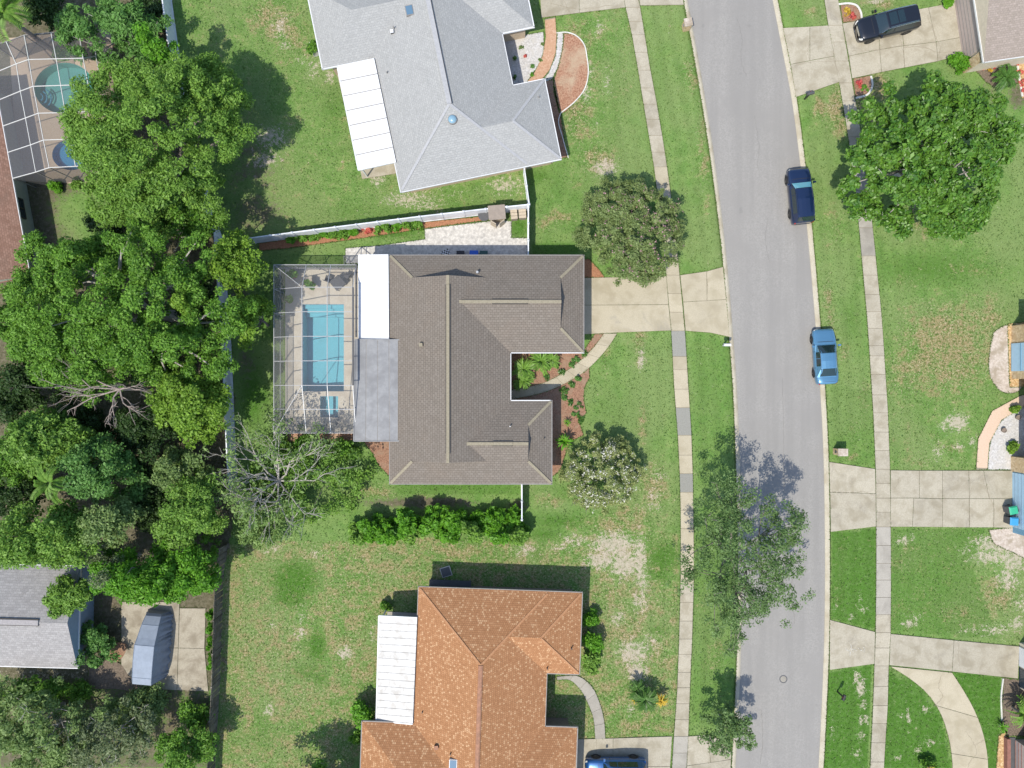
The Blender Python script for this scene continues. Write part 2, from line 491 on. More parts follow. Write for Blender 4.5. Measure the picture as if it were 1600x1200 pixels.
M['plaster_teal'] = mat_plain('teal_pool_plaster', (0.2, 0.4, 0.35), 0.8, var=0.05, vscale=1.0)
M['plaster_deep'] = mat_plain('blue_spa_plaster', (0.05, 0.24, 0.42), 0.8)
M['pool_tile'] = mat_plain('pool_tile', (0.12, 0.3, 0.42), 0.4, var=0.3, vscale=8)
M['water'] = mat_water('pool_water', (0.72, 0.93, 0.97))
M['bark'] = mat_rough('bark', (0.14, 0.12, 0.1), (0.26, 0.235, 0.21), s1=8, bump=0.5)
M['bark_pale'] = mat_rough('pale_bark', (0.3, 0.28, 0.25), (0.45, 0.42, 0.385), s1=8, bump=0.3)
M['bark_brown'] = mat_rough('dead_wood', (0.2, 0.16, 0.135), (0.33, 0.28, 0.25), s1=8, bump=0.3)
M['terracotta'] = mat_plain('terracotta', (0.36, 0.15, 0.08), 0.8, var=0.1)
# foliage: dark, mid, light
M['leaf_bright'] = mat_leaf('leaf_bright', (0.036, 0.08, 0.012), (0.07, 0.142, 0.02), (0.125, 0.22, 0.036))
M['leaf_oak'] = mat_leaf('leaf_oak', (0.022, 0.062, 0.007), (0.05, 0.118, 0.012), (0.1, 0.2, 0.024))
M['leaf_lime'] = mat_leaf('leaf_lime', (0.058, 0.125, 0.012), (0.1, 0.192, 0.018), (0.155, 0.262, 0.03), k=1.3)
M['leaf_blue'] = mat_leaf('leaf_blue', (0.025, 0.065, 0.014), (0.05, 0.12, 0.024), (0.09, 0.185, 0.045))
M['leaf_olive'] = mat_leaf('leaf_olive', (0.042, 0.075, 0.02), (0.078, 0.125, 0.034), (0.13, 0.19, 0.064))
M['leaf_vivid'] = mat_leaf('leaf_vivid', (0.03, 0.1, 0.006), (0.06, 0.18, 0.01), (0.11, 0.26, 0.018), k=1.3)
M['leaf_grey'] = mat_leaf('leaf_grey', (0.055, 0.08, 0.03), (0.095, 0.13, 0.055), (0.165, 0.205, 0.105), k=1.3)
M['leaf_bare'] = mat_leaf('leaf_bare', (0.05, 0.09, 0.02), (0.08, 0.14, 0.035), (0.13, 0.19, 0.06))
M['leaf_street'] = mat_leaf('leaf_street', (0.03, 0.06, 0.018), (0.055, 0.1, 0.03), (0.1, 0.16, 0.055))
M['leaf_myrtle'] = mat_leaf('leaf_myrtle', (0.048, 0.072, 0.022), (0.082, 0.12, 0.037), (0.135, 0.175, 0.066))
M['leaf_myrtle2'] = mat_leaf('leaf_myrtle_white', (0.065, 0.095, 0.028), (0.12, 0.155, 0.05), (0.2, 0.22, 0.09))
M['leaf_magnolia'] = mat_leaf('leaf_magnolia', (0.02, 0.07, 0.01), (0.05, 0.13, 0.014), (0.1, 0.2, 0.025), gloss=0.45, trans=0.2, spec=0.4, k=1.3)
M['leaf_palm'] = mat_leaf('leaf_palm', (0.06, 0.14, 0.02), (0.1, 0.21, 0.03), (0.18, 0.29, 0.06), gloss=0.4, k=1.3)
M['leaf_cycad'] = mat_leaf('leaf_cycad', (0.02, 0.06, 0.012), (0.04, 0.1, 0.018), (0.07, 0.14, 0.03), gloss=0.4)
M['leaf_croton'] = mat_leaf('leaf_croton', (0.3, 0.16, 0.015), (0.38, 0.26, 0.03), (0.45, 0.33, 0.05), k=1.3)
M['leaf_shade'] = mat_leaf('leaf_shade', (0.015, 0.04, 0.01), (0.03, 0.07, 0.015), (0.05, 0.1, 0.022), k=1.0)  # understorey leaves darkened, shade under the canopy put into their colour
M['leaf_red'] = mat_leaf('leaf_red', (0.25, 0.03, 0.04), (0.4, 0.07, 0.07), (0.5, 0.15, 0.1), k=1.3)
M['grass_blade'] = mat_leaf('grass_blade', (0.045, 0.11, 0.014), (0.075, 0.15, 0.026), (0.125, 0.19, 0.05), k=1.0)
M['petal_pink'] = mat_plain('pink_petals', (0.36, 0.2, 0.23), 0.7, var=0.25, vscale=6)
M['petal_white'] = mat_plain('white_petals', (0.55, 0.54, 0.46), 0.7)
# ---------------------------------------------------------------- ground sheet
KL = [(-400, 985), (-200, 1028), (0, 1068), (75, 1082), (150, 1095), (225, 1107), (300, 1117), (400, 1129), (500, 1137), (600, 1145),
      (700, 1149), (800, 1151.5), (900, 1153), (1000, 1152), (1080, 1149), (1200, 1143), (1400, 1128), (1700, 1095)]
KR = [(-400, 1118), (-200, 1170), (0, 1215.5), (75, 1229.5), (150, 1245), (225, 1254.5), (300, 1263.5), (400, 1273), (500, 1281.5), (600, 1289),
      (700, 1294.5), (800, 1296.5), (900, 1297), (1000, 1296), (1100, 1292), (1200, 1287), (1400, 1270), (1700, 1236)]
def kx(tab, y):
    v = 600 - np.asarray(y) * S
    # smooth the polyline a little
    out = 0
    for dv, w in ((-40, 0.25), (0, 0.5), (40, 0.25)):
        out = out + w * np.interp(v + dv, [p[0] for p in tab], [p[1] for p in tab])
    return (out - 800) / S

def pip(U, V, poly):
    inside = np.zeros(U.shape, bool)
    n = len(poly)
    for i in range(n):
        x1, y1 = poly[i]; x2, y2 = poly[(i + 1) % n]
        if y1 == y2: continue
        c = ((V < y1) != (V < y2)) & (U < (x2 - x1) * (V - y1) / (y2 - y1) + x1)
        inside ^= c
    return inside

rows = np.concatenate([[-600, -150, -60], np.arange(-36, 36.01, 0.25), [60, 150, 600]])
tl = np.linspace(0, 1, 250)
trr = np.linspace(0, 1, 86)
xl, xr = kx(KL, rows), kx(KR, rows)
cols = [np.full_like(rows, -600), np.full_like(rows, -150), np.full_like(rows, -60)]
zc = [0, 0, 0]
for t in tl: cols.append(-47 + (xl + 47) * t); zc.append(0)
cols += [xl + 0.03, (xl + xr) / 2, xr - 0.03]; zc += [-0.4, -0.4, -0.4]
for t in trr: cols.append(xr + (47 - xr) * t); zc.append(0)
cols += [np.full_like(rows, 60), np.full_like(rows, 150), np.full_like(rows, 600)]; zc += [0, 0, 0]
GX = np.array(cols).T
GY = np.repeat(rows[:, None], GX.shape[1], 1)
GZ = np.repeat(np.array(zc, float)[None, :], GX.shape[0], 0)
U, V = 800 + GX * S, 600 - GY * S
POOL = [(465, 465), (549, 465), (549, 662), (465, 662)]
POOL2 = [(48, 90), (160, 90), (160, 190), (150, 280), (72, 280), (72, 200), (48, 190)]
for pl in (POOL, POOL2):
    GZ[pip(U, V, pl)] = -1.9
rg = np.random.default_rng(5)
lawn = (GZ > -0.1)
GZ[lawn] += (0.012 * np.sin(GX * 1.7) * np.cos(GY * 1.3))[lawn] - 0.012

A = {k: np.zeros_like(GX) for k in ('dry', 'sand', 'dirt', 'lush')}
def blob(k, u, v, ru, rv, s=1.0, rot=0.0):
    a = math.radians(rot)
    du, dv = U - u, V - v
    d = ((du * math.cos(a) + dv * math.sin(a)) / ru) ** 2 + ((-du * math.sin(a) + dv * math.cos(a)) / rv) ** 2
    A[k] = np.maximum(A[k], s * np.exp(-0.75 * d))
def region(k, poly, s):
    A[k] = np.where(pip(U, V, poly), np.maximum(A[k], s), A[k])
# dry, thatchy turf
region('dry', [(350, 848), (1062, 830), (1055, 1150), (900, 1165), (640, 1000), (550, 1200), (340, 1200)], 0.5)
region('dry', [(280, 0), (500, 0), (560, 270), (820, 268), (826, 318), (380, 375), (330, 200)], 0.2)
region('dry', [(860, 20), (985, 12), (1000, 90), (960, 290), (880, 300), (850, 60)], 0.2)
region('dry', [(1393, 480), (1580, 480), (1580, 735), (1393, 735)], 0.2)
region('dry', [(1393, 826), (1600, 826), (1600, 1005), (1393, 985)], 0.25)
for b in [(1310, 172, 16, 34, .95), (1280, 168, 10, 20, .7), (1470, 350, 45, 22, .9), (1500, 345, 30, 20, .8), (1480, 545, 70, 70, .85), (1430, 580, 50, 45, .7), (1520, 420, 50, 25, .35), (1540, 500, 30, 40, .6),
          (1500, 600, 40, 40, .5), (1420, 440, 22, 12, .5), (905, 70, 28, 40, .6), (900, 180, 35, 50, .6), (935, 250, 28, 25, .8), (930, 110, 18, 50, .4), (425, 30, 40, 35, .7), (455, 60, 30, 40, .6),
          (940, 60, 25, 30, .4), (1078, 110, 12, 20, .6), (1083, 130, 8, 15, .6), (1095, 220, 8, 60, .45), (1100, 262, 8, 20, .6), (1105, 320, 10, 30, .3),
          (1000, 540, 9, 30, .7), (945, 560, 8, 30, .4), (1004, 660, 8, 35, .6), (1020, 760, 22, 40, .7), (960, 820, 60, 16, .8), (990, 800, 50, 14, .6), (860, 785, 18, 10, .6), (850, 775, 30, 15, .3), (875, 340, 30, 12, .6), (850, 350, 15, 10, .6),
          (585, 768, 28, 10, .8), (605, 775, 16, 8, .7), (660, 775, 12, 6, .6), (470, 870, 60, 14, .7), (700, 862, 150, 14, .6), (1295, 25, 12, 14, .4), (1268, 18, 14, 12, .4), (1375, 8, 30, 10, .6), (1400, 165, 0.1, .1, 0),
          (1350, 165, 20, 22, .8), (1375, 135, 20, 20, .8), (1365, 185, 14, 14, .7), (1293, 460, 8, 25, .6), (1300, 500, 12, 25, .5), (1317, 548, 10, 14, .6), (1305, 350, 20, 40, .3), (1350, 620, 12, 30, .4), (1330, 715, 12, 8, .5), (1335, 665, 14, 25, .35), (1465, 615, 14, 14, .5), (1490, 700, 18, 10, .7), (1440, 720, 25, 10, .5), (1460, 690, 12, 20, .4),
          (1310, 930, 8, 25, .7), (1315, 860, 9, 22, .5), (1490, 955, 35, 14, .8), (1560, 930, 40, 30, .7), (1520, 970, 40, 14, .6), (1420, 860, 20, 12, .6), (1405, 880, 30, 20, .5),
          (1022, 360, 1, 1, 0), (1120, 1020, 14, 40, .6), (1100, 950, 12, 40, .4), (980, 985, 30, 40, .7), (1020, 1010, 25, 30, .6), (1000, 1135, 40, 14, .7), (990, 1115, 12, 12, .6),
          (480, 940, 40, 40, .6), (540, 1000, 50, 50, .6), (420, 970, 40, 60, .5), (560, 920, 60, 30, .6), (600, 890, 70, 20, .6), (400, 1060, 30, 40, .5), (500, 1080, 40, 40, .5), (270, 1140, 14, 30, .8), (255, 1170, 20, 10, .7), (180, 960, 8, 25, .5), (170, 90, 1, 1, 0), (255, 40, 14, 30, .9), (640, 370, 60, 3, .5)]:
    blob('dry', *b)
for b in [(425, 215, 26, 20, .7), (415, 250, 22, 14, .7), (445, 70, 12, 10, .5), (437, 40, 14, 22, .55), (490, 105, 14, 18, .6), (475, 95, 18, 12, .4), (640, 312, 40, 12, .75), (665, 320, 30, 10, .6), (700, 300, 40, 10, .4), (790, 290, 30, 14, .7), (515, 120, 10, 10, .7), (590, 280, 12, 12, .8),
          (945, 262, 20, 14, .8), (915, 145, 8, 18, .6), (920, 110, 8, 16, .5), (948, 130, 7, 22, .45), (930, 190, 6, 14, .4), (935, 45, 10, 12, .5), (955, 200, 1, 1, 0),
          (960, 850, 36, 20, .9), (940, 875, 30, 16, .8), (975, 880, 25, 22, .95), (1000, 875, 10, 40, .9), (1005, 910, 10, 20, .7), (900, 845, 25, 10, .6), (880, 855, 25, 8, .5), (820, 860, 20, 12, .6), (990, 1020, 24, 20, .85), (995, 1050, 16, 16, .9), (965, 965, 12, 16, .6), (1015, 1005, 18, 18, .5), (1000, 940, 14, 20, .6), (985, 1110, 6, 10, .7), (1030, 745, 14, 8, .5), (1022, 775, 12, 14, .55), (1020, 792, 20, 6, .5), (1002, 560, 5, 20, .8), (1008, 730, 4, 14, .5),
          (540, 1020, 12, 12, .8), (470, 990, 12, 12, .5), (425, 978, 8, 8, .5), (470, 965, 10, 18, .5), (420, 1110, 10, 14, .6), (582, 992, 6, 20, .5), (420, 860, 20, 6, .5), (495, 865, 16, 8, .5), (430, 855, 10, 10, .6),
          (1495, 660, 18, 14, .9), (1480, 665, 16, 12, .6), (1520, 690, 8, 8, .7), (1497, 698, 10, 8, .6), (1465, 705, 10, 16, .5), (1410, 845, 12, 8, .6), (1425, 840, 8, 6, .5), (1560, 850, 36, 14, .95), (1545, 870, 30, 10, .8), (1585, 870, 30, 25, .8), (1575, 905, 20, 20, .7), (1510, 860, 14, 8, .5), (1420, 975, 14, 5, .8), (1430, 965, 16, 6, .5), (1555, 985, 30, 10, .6), (1510, 985, 20, 6, .5), (1590, 975, 16, 12, .7), (1595, 940, 16, 20, .5),
          (1345, 1075, 8, 14, .9), (1340, 1060, 8, 12, .7), (1350, 1100, 5, 10, .7), (1350, 1125, 8, 8, .8), (1345, 1150, 7, 7, .7), (1340, 1180, 6, 8, .6), (1330, 965, 4, 4, .9), (1350, 952, 8, 5, .7), (1345, 940, 3, 10, .6), (1420, 1118, 3, 14, .8), (1445, 1108, 8, 4, .8), (1408, 1118, 6, 6, .5), (1435, 1170, 8, 8, .6), (1455, 1160, 10, 6, .7), (1403, 1185, 6, 5, .8), (1300, 1145, 5, 14, .5), (1305, 950, 4, 6, .5), (1310, 158, 1, 1, 0), (1370, 2, 14, 5, .7),
          (1060, 40, 1, 1, 0), (1300, 165, 10, 12, .3), (200, 1045, 25, 8, .3), (70, 1055, 70, 8, .5), (1310, 880, 1, 1, 0)]:
    blob('sand', *b)
for b in [(460, 905, 36, 30, 1.0), (455, 930, 30, 20, .9), (495, 1010, 16, 26, .9), (480, 1050, 30, 16, .6), (500, 1060, 20, 14, .6), (1035, 870, 30, 26, .8), (1030, 890, 20, 25, .7), (1030, 985, 20, 10, .6), (875, 815, 50, 14, .7), (850, 835, 25, 12, .7), (890, 770, 30, 14, .5), (840, 865, 12, 12, .6), (845, 275, 20, 12, .6),
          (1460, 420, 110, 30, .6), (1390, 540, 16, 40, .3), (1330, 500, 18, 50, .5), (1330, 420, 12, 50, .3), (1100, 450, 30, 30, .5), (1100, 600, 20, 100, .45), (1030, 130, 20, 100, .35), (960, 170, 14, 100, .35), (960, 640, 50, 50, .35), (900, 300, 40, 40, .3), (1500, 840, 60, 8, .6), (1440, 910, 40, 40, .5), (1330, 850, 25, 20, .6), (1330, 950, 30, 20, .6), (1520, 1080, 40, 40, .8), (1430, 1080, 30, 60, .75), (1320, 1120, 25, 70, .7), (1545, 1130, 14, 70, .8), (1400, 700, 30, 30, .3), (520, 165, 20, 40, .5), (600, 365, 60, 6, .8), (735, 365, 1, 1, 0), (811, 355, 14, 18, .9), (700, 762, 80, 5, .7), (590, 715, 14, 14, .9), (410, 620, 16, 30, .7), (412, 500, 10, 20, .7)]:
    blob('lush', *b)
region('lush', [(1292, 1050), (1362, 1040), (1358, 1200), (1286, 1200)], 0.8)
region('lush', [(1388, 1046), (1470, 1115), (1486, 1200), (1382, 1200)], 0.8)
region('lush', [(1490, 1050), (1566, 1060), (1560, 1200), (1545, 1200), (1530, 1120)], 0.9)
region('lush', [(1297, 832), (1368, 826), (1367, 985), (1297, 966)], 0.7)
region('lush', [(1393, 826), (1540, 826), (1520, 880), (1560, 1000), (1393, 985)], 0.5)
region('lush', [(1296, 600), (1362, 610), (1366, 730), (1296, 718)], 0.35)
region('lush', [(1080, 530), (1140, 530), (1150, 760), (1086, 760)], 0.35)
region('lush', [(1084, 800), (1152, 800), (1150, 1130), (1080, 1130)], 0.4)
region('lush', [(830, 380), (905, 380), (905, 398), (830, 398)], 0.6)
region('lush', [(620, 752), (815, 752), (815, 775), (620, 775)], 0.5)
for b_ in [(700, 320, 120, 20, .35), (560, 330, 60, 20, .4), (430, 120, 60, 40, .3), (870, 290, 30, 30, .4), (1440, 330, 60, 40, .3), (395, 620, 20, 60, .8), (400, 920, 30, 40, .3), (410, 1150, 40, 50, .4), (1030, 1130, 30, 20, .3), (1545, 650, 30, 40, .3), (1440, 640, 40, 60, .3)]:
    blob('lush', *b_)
region('dirt', [(-60, -60), (255, -60), (262, 90), (335, 330), (345, 380), (362, 560), (372, 780), (360, 850), (345, 900), (335, 1080), (180, 1070), (-60, 1050)], 0.75)
region('dirt', [(0, 1045), (330, 1075), (330, 1200), (0, 1200)], 0.62)
for b in [(400, 250, 60, 70, .55), (400, 330, 60, 40, .6), (375, 450, 20, 60, .7), (385, 560, 18, 60, .6), (400, 680, 30, 30, .4), (660, 785, 110, 10, .8), (810, 790, 20, 14, .7), (420, 760, 50, 60, .5), (350, 1000, 8, 150, .5), (1540, 150, 40, 30, .5), (1590, 150, 20, 30, .7)]:
    blob('dirt', *b)
for b in [(130, 330, 40, 30, 1.0), (150, 360, 40, 20, .8)]:
    A['dirt'] *= 1 - np.exp(-(((U - b[0]) / b[2]) ** 2 + ((V - b[1]) / b[3]) ** 2))

A['dry'] *= 1 - 0.85 * np.clip(A['lush'], 0, 1)
nr, nc = GX.shape
me = bpy.data.meshes.new("ground")
idx = np.arange(nr * nc).reshape(nr, nc)
quads = np.stack([idx[:-1, :-1], idx[:-1, 1:], idx[1:, 1:], idx[1:, :-1]], -1).reshape(-1, 4)
def fill_mesh(me, verts, quads):
    me.vertices.add(len(verts))
    me.vertices.foreach_set("co", np.ascontiguousarray(verts, dtype=np.float32).ravel())
    me.loops.add(quads.size)
    me.loops.foreach_set("vertex_index", np.ascontiguousarray(quads, dtype=np.int32).ravel())
    me.polygons.add(len(quads))
    me.polygons.foreach_set("loop_start", np.arange(0, quads.size, quads.shape[1], dtype=np.int32))
    me.polygons.foreach_set("loop_total", np.full(len(quads), quads.shape[1], np.int32))
    me.update(calc_edges=True)
fill_mesh(me, np.stack([GX, GY, GZ], -1).reshape(-1, 3), quads)
A['mow'] = np.sin(2 * np.pi * (GX - np.where(GX < (kx(KL, GY) + kx(KR, GY)) / 2, kx(KL, GY), kx(KR, GY))) / 1.15) * np.clip(1.4 - np.minimum(np.abs(GX - kx(KL, GY)), np.abs(GX - kx(KR, GY))) / 9.0, 0, 1)
for k, a in A.items():
    at = me.attributes.new(k, 'FLOAT', 'POINT')
    at.data.foreach_set("value", a.astype(np.float32).ravel())

def ground_material():
    m, nd, lk, b = new_mat("lawn_and_soil")
    pos = geo_pos(nd)
    n_f = noise(nd, lk, pos, 14, 3, 0.75)
    n_m = noise(nd, lk, pos, 3.2, 6, 0.72)
    n_c = noise(nd, lk, pos, 0.9, 5, 0.6, 0.3)
    n_b = noise(nd, lk, pos, 0.13, 4, 0.55)
    def at(k):
        a = nd.new("ShaderNodeAttribute"); a.attribute_name = k
        return a.outputs["Fac"]
    def mask(k, wm, wc, wf, lo, hi):
        x = at(k)
        for n_, w in ((n_m, wm), (n_c, wc), (n_f, wf)):
            x = math_node(nd, lk, 'ADD', x, math_node(nd, lk, 'MULTIPLY', math_node(nd, lk, 'SUBTRACT', n_, 0.5), w))
        return contrast(nd, lk, x, lo, hi)
    g = mix_node(nd, lk, contrast(nd, lk, n_c, 0.35, 0.65), (0.104, 0.2, 0.045), (0.162, 0.252, 0.072))
    g = mix_node(nd, lk, math_node(nd, lk, 'MULTIPLY', contrast(nd, lk, n_b, 0.42, 0.6), 0.8), g, (0.165, 0.228, 0.08))
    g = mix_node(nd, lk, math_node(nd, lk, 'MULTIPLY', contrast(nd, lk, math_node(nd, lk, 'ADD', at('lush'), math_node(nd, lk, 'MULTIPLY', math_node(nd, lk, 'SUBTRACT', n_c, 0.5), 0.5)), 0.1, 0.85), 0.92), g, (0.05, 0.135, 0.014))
    g = mix_node(nd, lk, math_node(nd, lk, 'MULTIPLY', contrast(nd, lk, n_m, 0.42, 0.7), 0.4), g, (0.155, 0.238, 0.085))
    dry = mask('dry', 1.4, 2.0, 0.7, 0.3, 0.85)
    drycol = mix_node(nd, lk, contrast(nd, lk, n_f, 0.35, 0.65), (0.2, 0.15, 0.07), (0.33, 0.265, 0.15))
    g = mix_node(nd, lk, math_node(nd, lk, 'MULTIPLY', dry, 0.9), g, drycol)
    rough_ = math_node(nd, lk, 'MULTIPLY', at('dry'), 1.7, clamp=True)
    n_d = noise(nd, lk, pos, 5.0, 5, 0.7)
    g = mix_node(nd, lk, math_node(nd, lk, 'MULTIPLY', math_node(nd, lk, 'MULTIPLY', contrast(nd, lk, n_d, 0.46, 0.6), rough_), 0.85), g, (0.058, 0.105, 0.018))
    n_s = noise(nd, lk, pos, 7.5, 3, 0.6)
    g = mix_node(nd, lk, math_node(nd, lk, 'MULTIPLY', math_node(nd, lk, 'MULTIPLY', contrast(nd, lk, n_s, 0.56, 0.66), rough_), 0.8), g, (0.42, 0.36, 0.24))
    dirt = mask('dirt', 0.9, 0.6, 0.3, 0.35, 0.7)
    dirtcol = mix_node(nd, lk, contrast(nd, lk, n_m, 0.35, 0.65), (0.075, 0.06, 0.042), (0.16, 0.135, 0.1))
    g = mix_node(nd, lk, math_node(nd, lk, 'MULTIPLY', dirt, 0.9), g, dirtcol)
    sand = mask('sand', 2.3, 0.6, 1.8, 0.46, 0.7)
    sandcol = mix_node(nd, lk, contrast(nd, lk, n_m, 0.3, 0.7), (0.33, 0.275, 0.21), (0.47, 0.415, 0.34))
    g = mix_node(nd, lk, math_node(nd, lk, 'MULTIPLY', sand, 0.8), g, sandcol)
    # single blades and clumps: darker and lighter grain
    hv = nd.new("ShaderNodeHueSaturation")
    lk.new(g, hv.inputs["Color"])
    mr = nd.new("ShaderNodeMapRange")
    lk.new(n_f, mr.inputs[0])
    mr.inputs[1].default_value, mr.inputs[2].default_value = 0.3, 0.7
    mr.inputs[3].default_value, mr.inputs[4].default_value = 0.78, 1.22
    lk.new(math_node(nd, lk, 'ADD', mr.outputs[0], math_node(nd, lk, 'MULTIPLY', at('mow'), 0.06)), hv.inputs["Value"])
    lk.new(hv.outputs[0], b.inputs["Base Color"])
    b.inputs["Roughness"].default_value = 0.95
    b.inputs["Specular IOR Level"].default_value = 0.1
    bp = nd.new("ShaderNodeBump")
    bp.inputs["Strength"].default_value = 0.7
    bp.inputs["Distance"].default_value = 0.06
    lk.new(math_node(nd, lk, 'ADD', n_f, n_m), bp.inputs["Height"])
    lk.new(bp.outputs[0], b.inputs["Normal"])
    return m
me.materials.append(ground_material())
ground = bpy.data.objects.new("ground", me)
COL.objects.link(ground)
tag(ground, "patchy green lawns with dry and sandy spots around the houses", "ground", kind="structure")

# ---------------------------------------------------------------- road and kerbs
ry = np.arange(-60, 60.1, 1.5)
rl, rrt = kx(KL, ry), kx(KR, ry)
RZ = -0.10
mb = MB()
nn = len(ry)
ncol = 8
vs = []
for i in range(nn):
    for j in range(ncol + 1):
        t = j / ncol
        vs.append((rl[i] + 0.3 + (rrt[i] - rl[i] - 0.6) * t, ry[i], RZ + 0.05 * (1 - (2 * t - 1) ** 2)))
mb.add(vs, [(i * (ncol + 1) + j, i * (ncol + 1) + j + 1, (i + 1) * (ncol + 1) + j + 1, (i + 1) * (ncol + 1) + j) for i in range(nn - 1) for j in range(ncol)])
road = tag(mb.build("road", M['asphalt'], smooth=True), "pale grey asphalt road curving from top to bottom", "road", kind="structure")
def _later_cracks(): pass
def kerb(x_out, sgn, name, label):
    mb = MB()
    prof = [(-0.0, -0.35), (0.0, 0.022), (0.06, 0.03), (0.2, 0.02), (0.3, -0.03), (0.37, RZ + 0.02), (0.37, RZ - 0.1)]
    vs = [(x_out[i] + sgn * d, ry[i], z) for i in range(nn) for d, z in prof]
    k = len(prof)
    fs = []
    for i in range(nn - 1):
        for j in range(k - 1):
            f = (i * k + j, i * k + j + 1, (i + 1) * k + j + 1, (i + 1) * k + j)
            fs.append(f if sgn < 0 else f[::-1])
    mb.add(vs, fs)
    return tag(mb.build(name, M['kerb']), label, "kerb", kind="structure")
kerb(rl, 1, "kerb", "low concrete kerb on the left side of the road")
kerb(rrt, -1, "kerb", "low concrete kerb on the right side of the road")

# ---------------------------------------------------------------- pavements cut into slabs
SWL = [(-60, 962, 983), (12, 977.5, 1000), (55, 987.5, 1007), (110, 997, 1016), (163, 1005.5, 1026), (213, 1014, 1034.5), (262, 1022, 1042), (350, 1033, 1054), (425, 1040.5, 1061), (520, 1049, 1070),
       (600, 1053, 1075), (680, 1059, 1080), (740, 1062, 1082), (800, 1063.5, 1083), (900, 1063.5, 1084), (1000, 1061, 1081), (1080, 1058, 1077.5), (1150, 1053, 1075), (1260, 1046, 1069)]
SWR = [(-60, 1279, 1300), (0, 1288, 1309), (40, 1294, 1316), (130, 1311, 1331), (187, 1321, 1341), (240, 1329, 1350), (300, 1337, 1357), (400, 1346, 1367.5), (500, 1355, 1377.5), (600, 1361.5, 1384), (650, 1364.5, 1387), (733, 1368, 1390), (823, 1369, 1391), (900, 1369, 1391.5), (988, 1368, 1391), (1040, 1366, 1388), (1100, 1364, 1386.5), (1190, 1360, 1381), (1260, 1356, 1377)]
def sw_edge(tab, v, side):
    return float(np.interp(v, [p[0] for p in tab], [p[side] for p in tab]))
def pavement(tab, joints, mats, label):
    vs_ = np.linspace(joints[0], joints[-1], 90)
    base = MB().strip([XY(sw_edge(tab, v, 1) + .3, v) for v in vs_], [XY(sw_edge(tab, v, 2) - .3, v) for v in vs_], -0.05, 0.033)
    root = tag(base.build("pavement", M['joint']), label, "pavement", kind="structure")
    for i in range(len(joints) - 1):
        a, b = joints[i] + 0.35, joints[i + 1] - 0.35
        n = 3
        q = np.linspace(a, b, n)
        mb = MB().strip([XY(sw_edge(tab, v, 1), v) for v in q], [XY(sw_edge(tab, v, 2), v) for v in q], -0.02, 0.052 + 0.006 * ((i * 7) % 3))
        mb.build("slab", M[mats(i, (a + b) / 2)], root)
    return root
rs = random.Random(3)
jl = [-60, -30, -1, 12, 34, 55, 82, 110, 138, 163, 187, 212, 238, 261, 289, 317, 345, 373, 401, 430, 459, 488, 517, 557, 577, 608, 637, 680, 711, 740, 769, 797, 826, 855, 884, 912, 941, 970, 998, 1022, 1050, 1074, 1099, 1124, 1150, 1176, 1202, 1230, 1260]
def ml(i, v):
    if 517 < v < 557 or 637 < v < 680 or 740 < v < 769: return 'concrete_dark'
    if v > 1150: return 'concrete_grey'
    return 'concrete_old' if v > 900 or v < 260 else 'concrete'
pavement(SWL, jl, ml, "narrow concrete footpath of pale and dark slabs left of the road")
jr = [-60, -30, 0, 40, 66, 96, 130, 158, 187, 214, 240, 268, 298, 326, 356, 400, 430, 460, 487, 513, 540, 556, 585, 617, 645, 675, 704, 733, 755, 778, 800, 823, 852, 880, 906, 933, 960, 988, 1012, 1040, 1072, 1102, 1130, 1160, 1190, 1225, 1260]
def mr_(i, v):
    if 240 < v < 400 or 823 < v < 960: return 'concrete_grey'
    return 'concrete_old'
pavement(SWR, jr, mr_, "long concrete footpath on the right of the road")

def curve_pts(pts, n=24):
    """smooth polyline through px points"""
    p = np.array(pts, float)
    d = np.concatenate([[0], np.cumsum(np.linalg.norm(np.diff(p, axis=0), axis=1))])
    t = np.linspace(0, d[-1], n)
    out = []
    m = np.gradient(p, d, axis=0)
    for x in t:
        i = min(max(np.searchsorted(d, x) - 1, 0), len(p) - 2)
        h = d[i + 1] - d[i]
        s = (x - d[i]) / h
        out.append((2 * s**3 - 3 * s**2 + 1) * p[i] + (s**3 - 2 * s**2 + s) * h * m[i] + (-2 * s**3 + 3 * s**2) * p[i + 1] + (s**3 - s**2) * h * m[i + 1])
    return [tuple(q) for q in out]

def shrink(poly, d):
    """inset a px polygon by d"""
    n = len(poly)
    ar = sum(poly[i][0] * poly[(i + 1) % n][1] - poly[(i + 1) % n][0] * poly[i][1] for i in range(n))
    sg = 1 if ar > 0 else -1
    out = []
    for i in range(n):
        p0, p1, p2 = np.array(poly[i - 1], float), np.array(poly[i], float), np.array(poly[(i + 1) % n], float)
        e1 = (p1 - p0) / np.linalg.norm(p1 - p0); e2 = (p2 - p1) / np.linalg.norm(p2 - p1)
        n1 = sg * np.array([-e1[1], e1[0]]); n2 = sg * np.array([-e2[1], e2[0]])
        k = n1 + n2
        den = max(0.3, 1 + float(n1 @ n2))
        out.append(tuple(p1 + k * d / den))
    return out

def crack_strip(mb, pts, z, w=0.7, seed=0):
    r = random.Random(seed)
    p = curve_pts(pts, max(6, int(len(pts) * 7)))
    p = [(a + r.uniform(-.9, .9), b + r.uniform(-.9, .9)) for a, b in p]
    l, rr = [], []
    for i, q in enumerate(p):
        a, b = p[max(0, i - 1)], p[min(len(p) - 1, i + 1)]
        d = np.array([b[0] - a[0], b[1] - a[1]]); d = d / (np.linalg.norm(d) + 1e-6)
        ww = w * r.uniform(0.35, 1.0) / 2
        l.append(XY(q[0] - d[1] * ww, q[1] + d[0] * ww)); rr.append(XY(q[0] + d[1] * ww, q[1] - d[0] * ww))
    mb.strip(l, rr, z - 0.02, z)

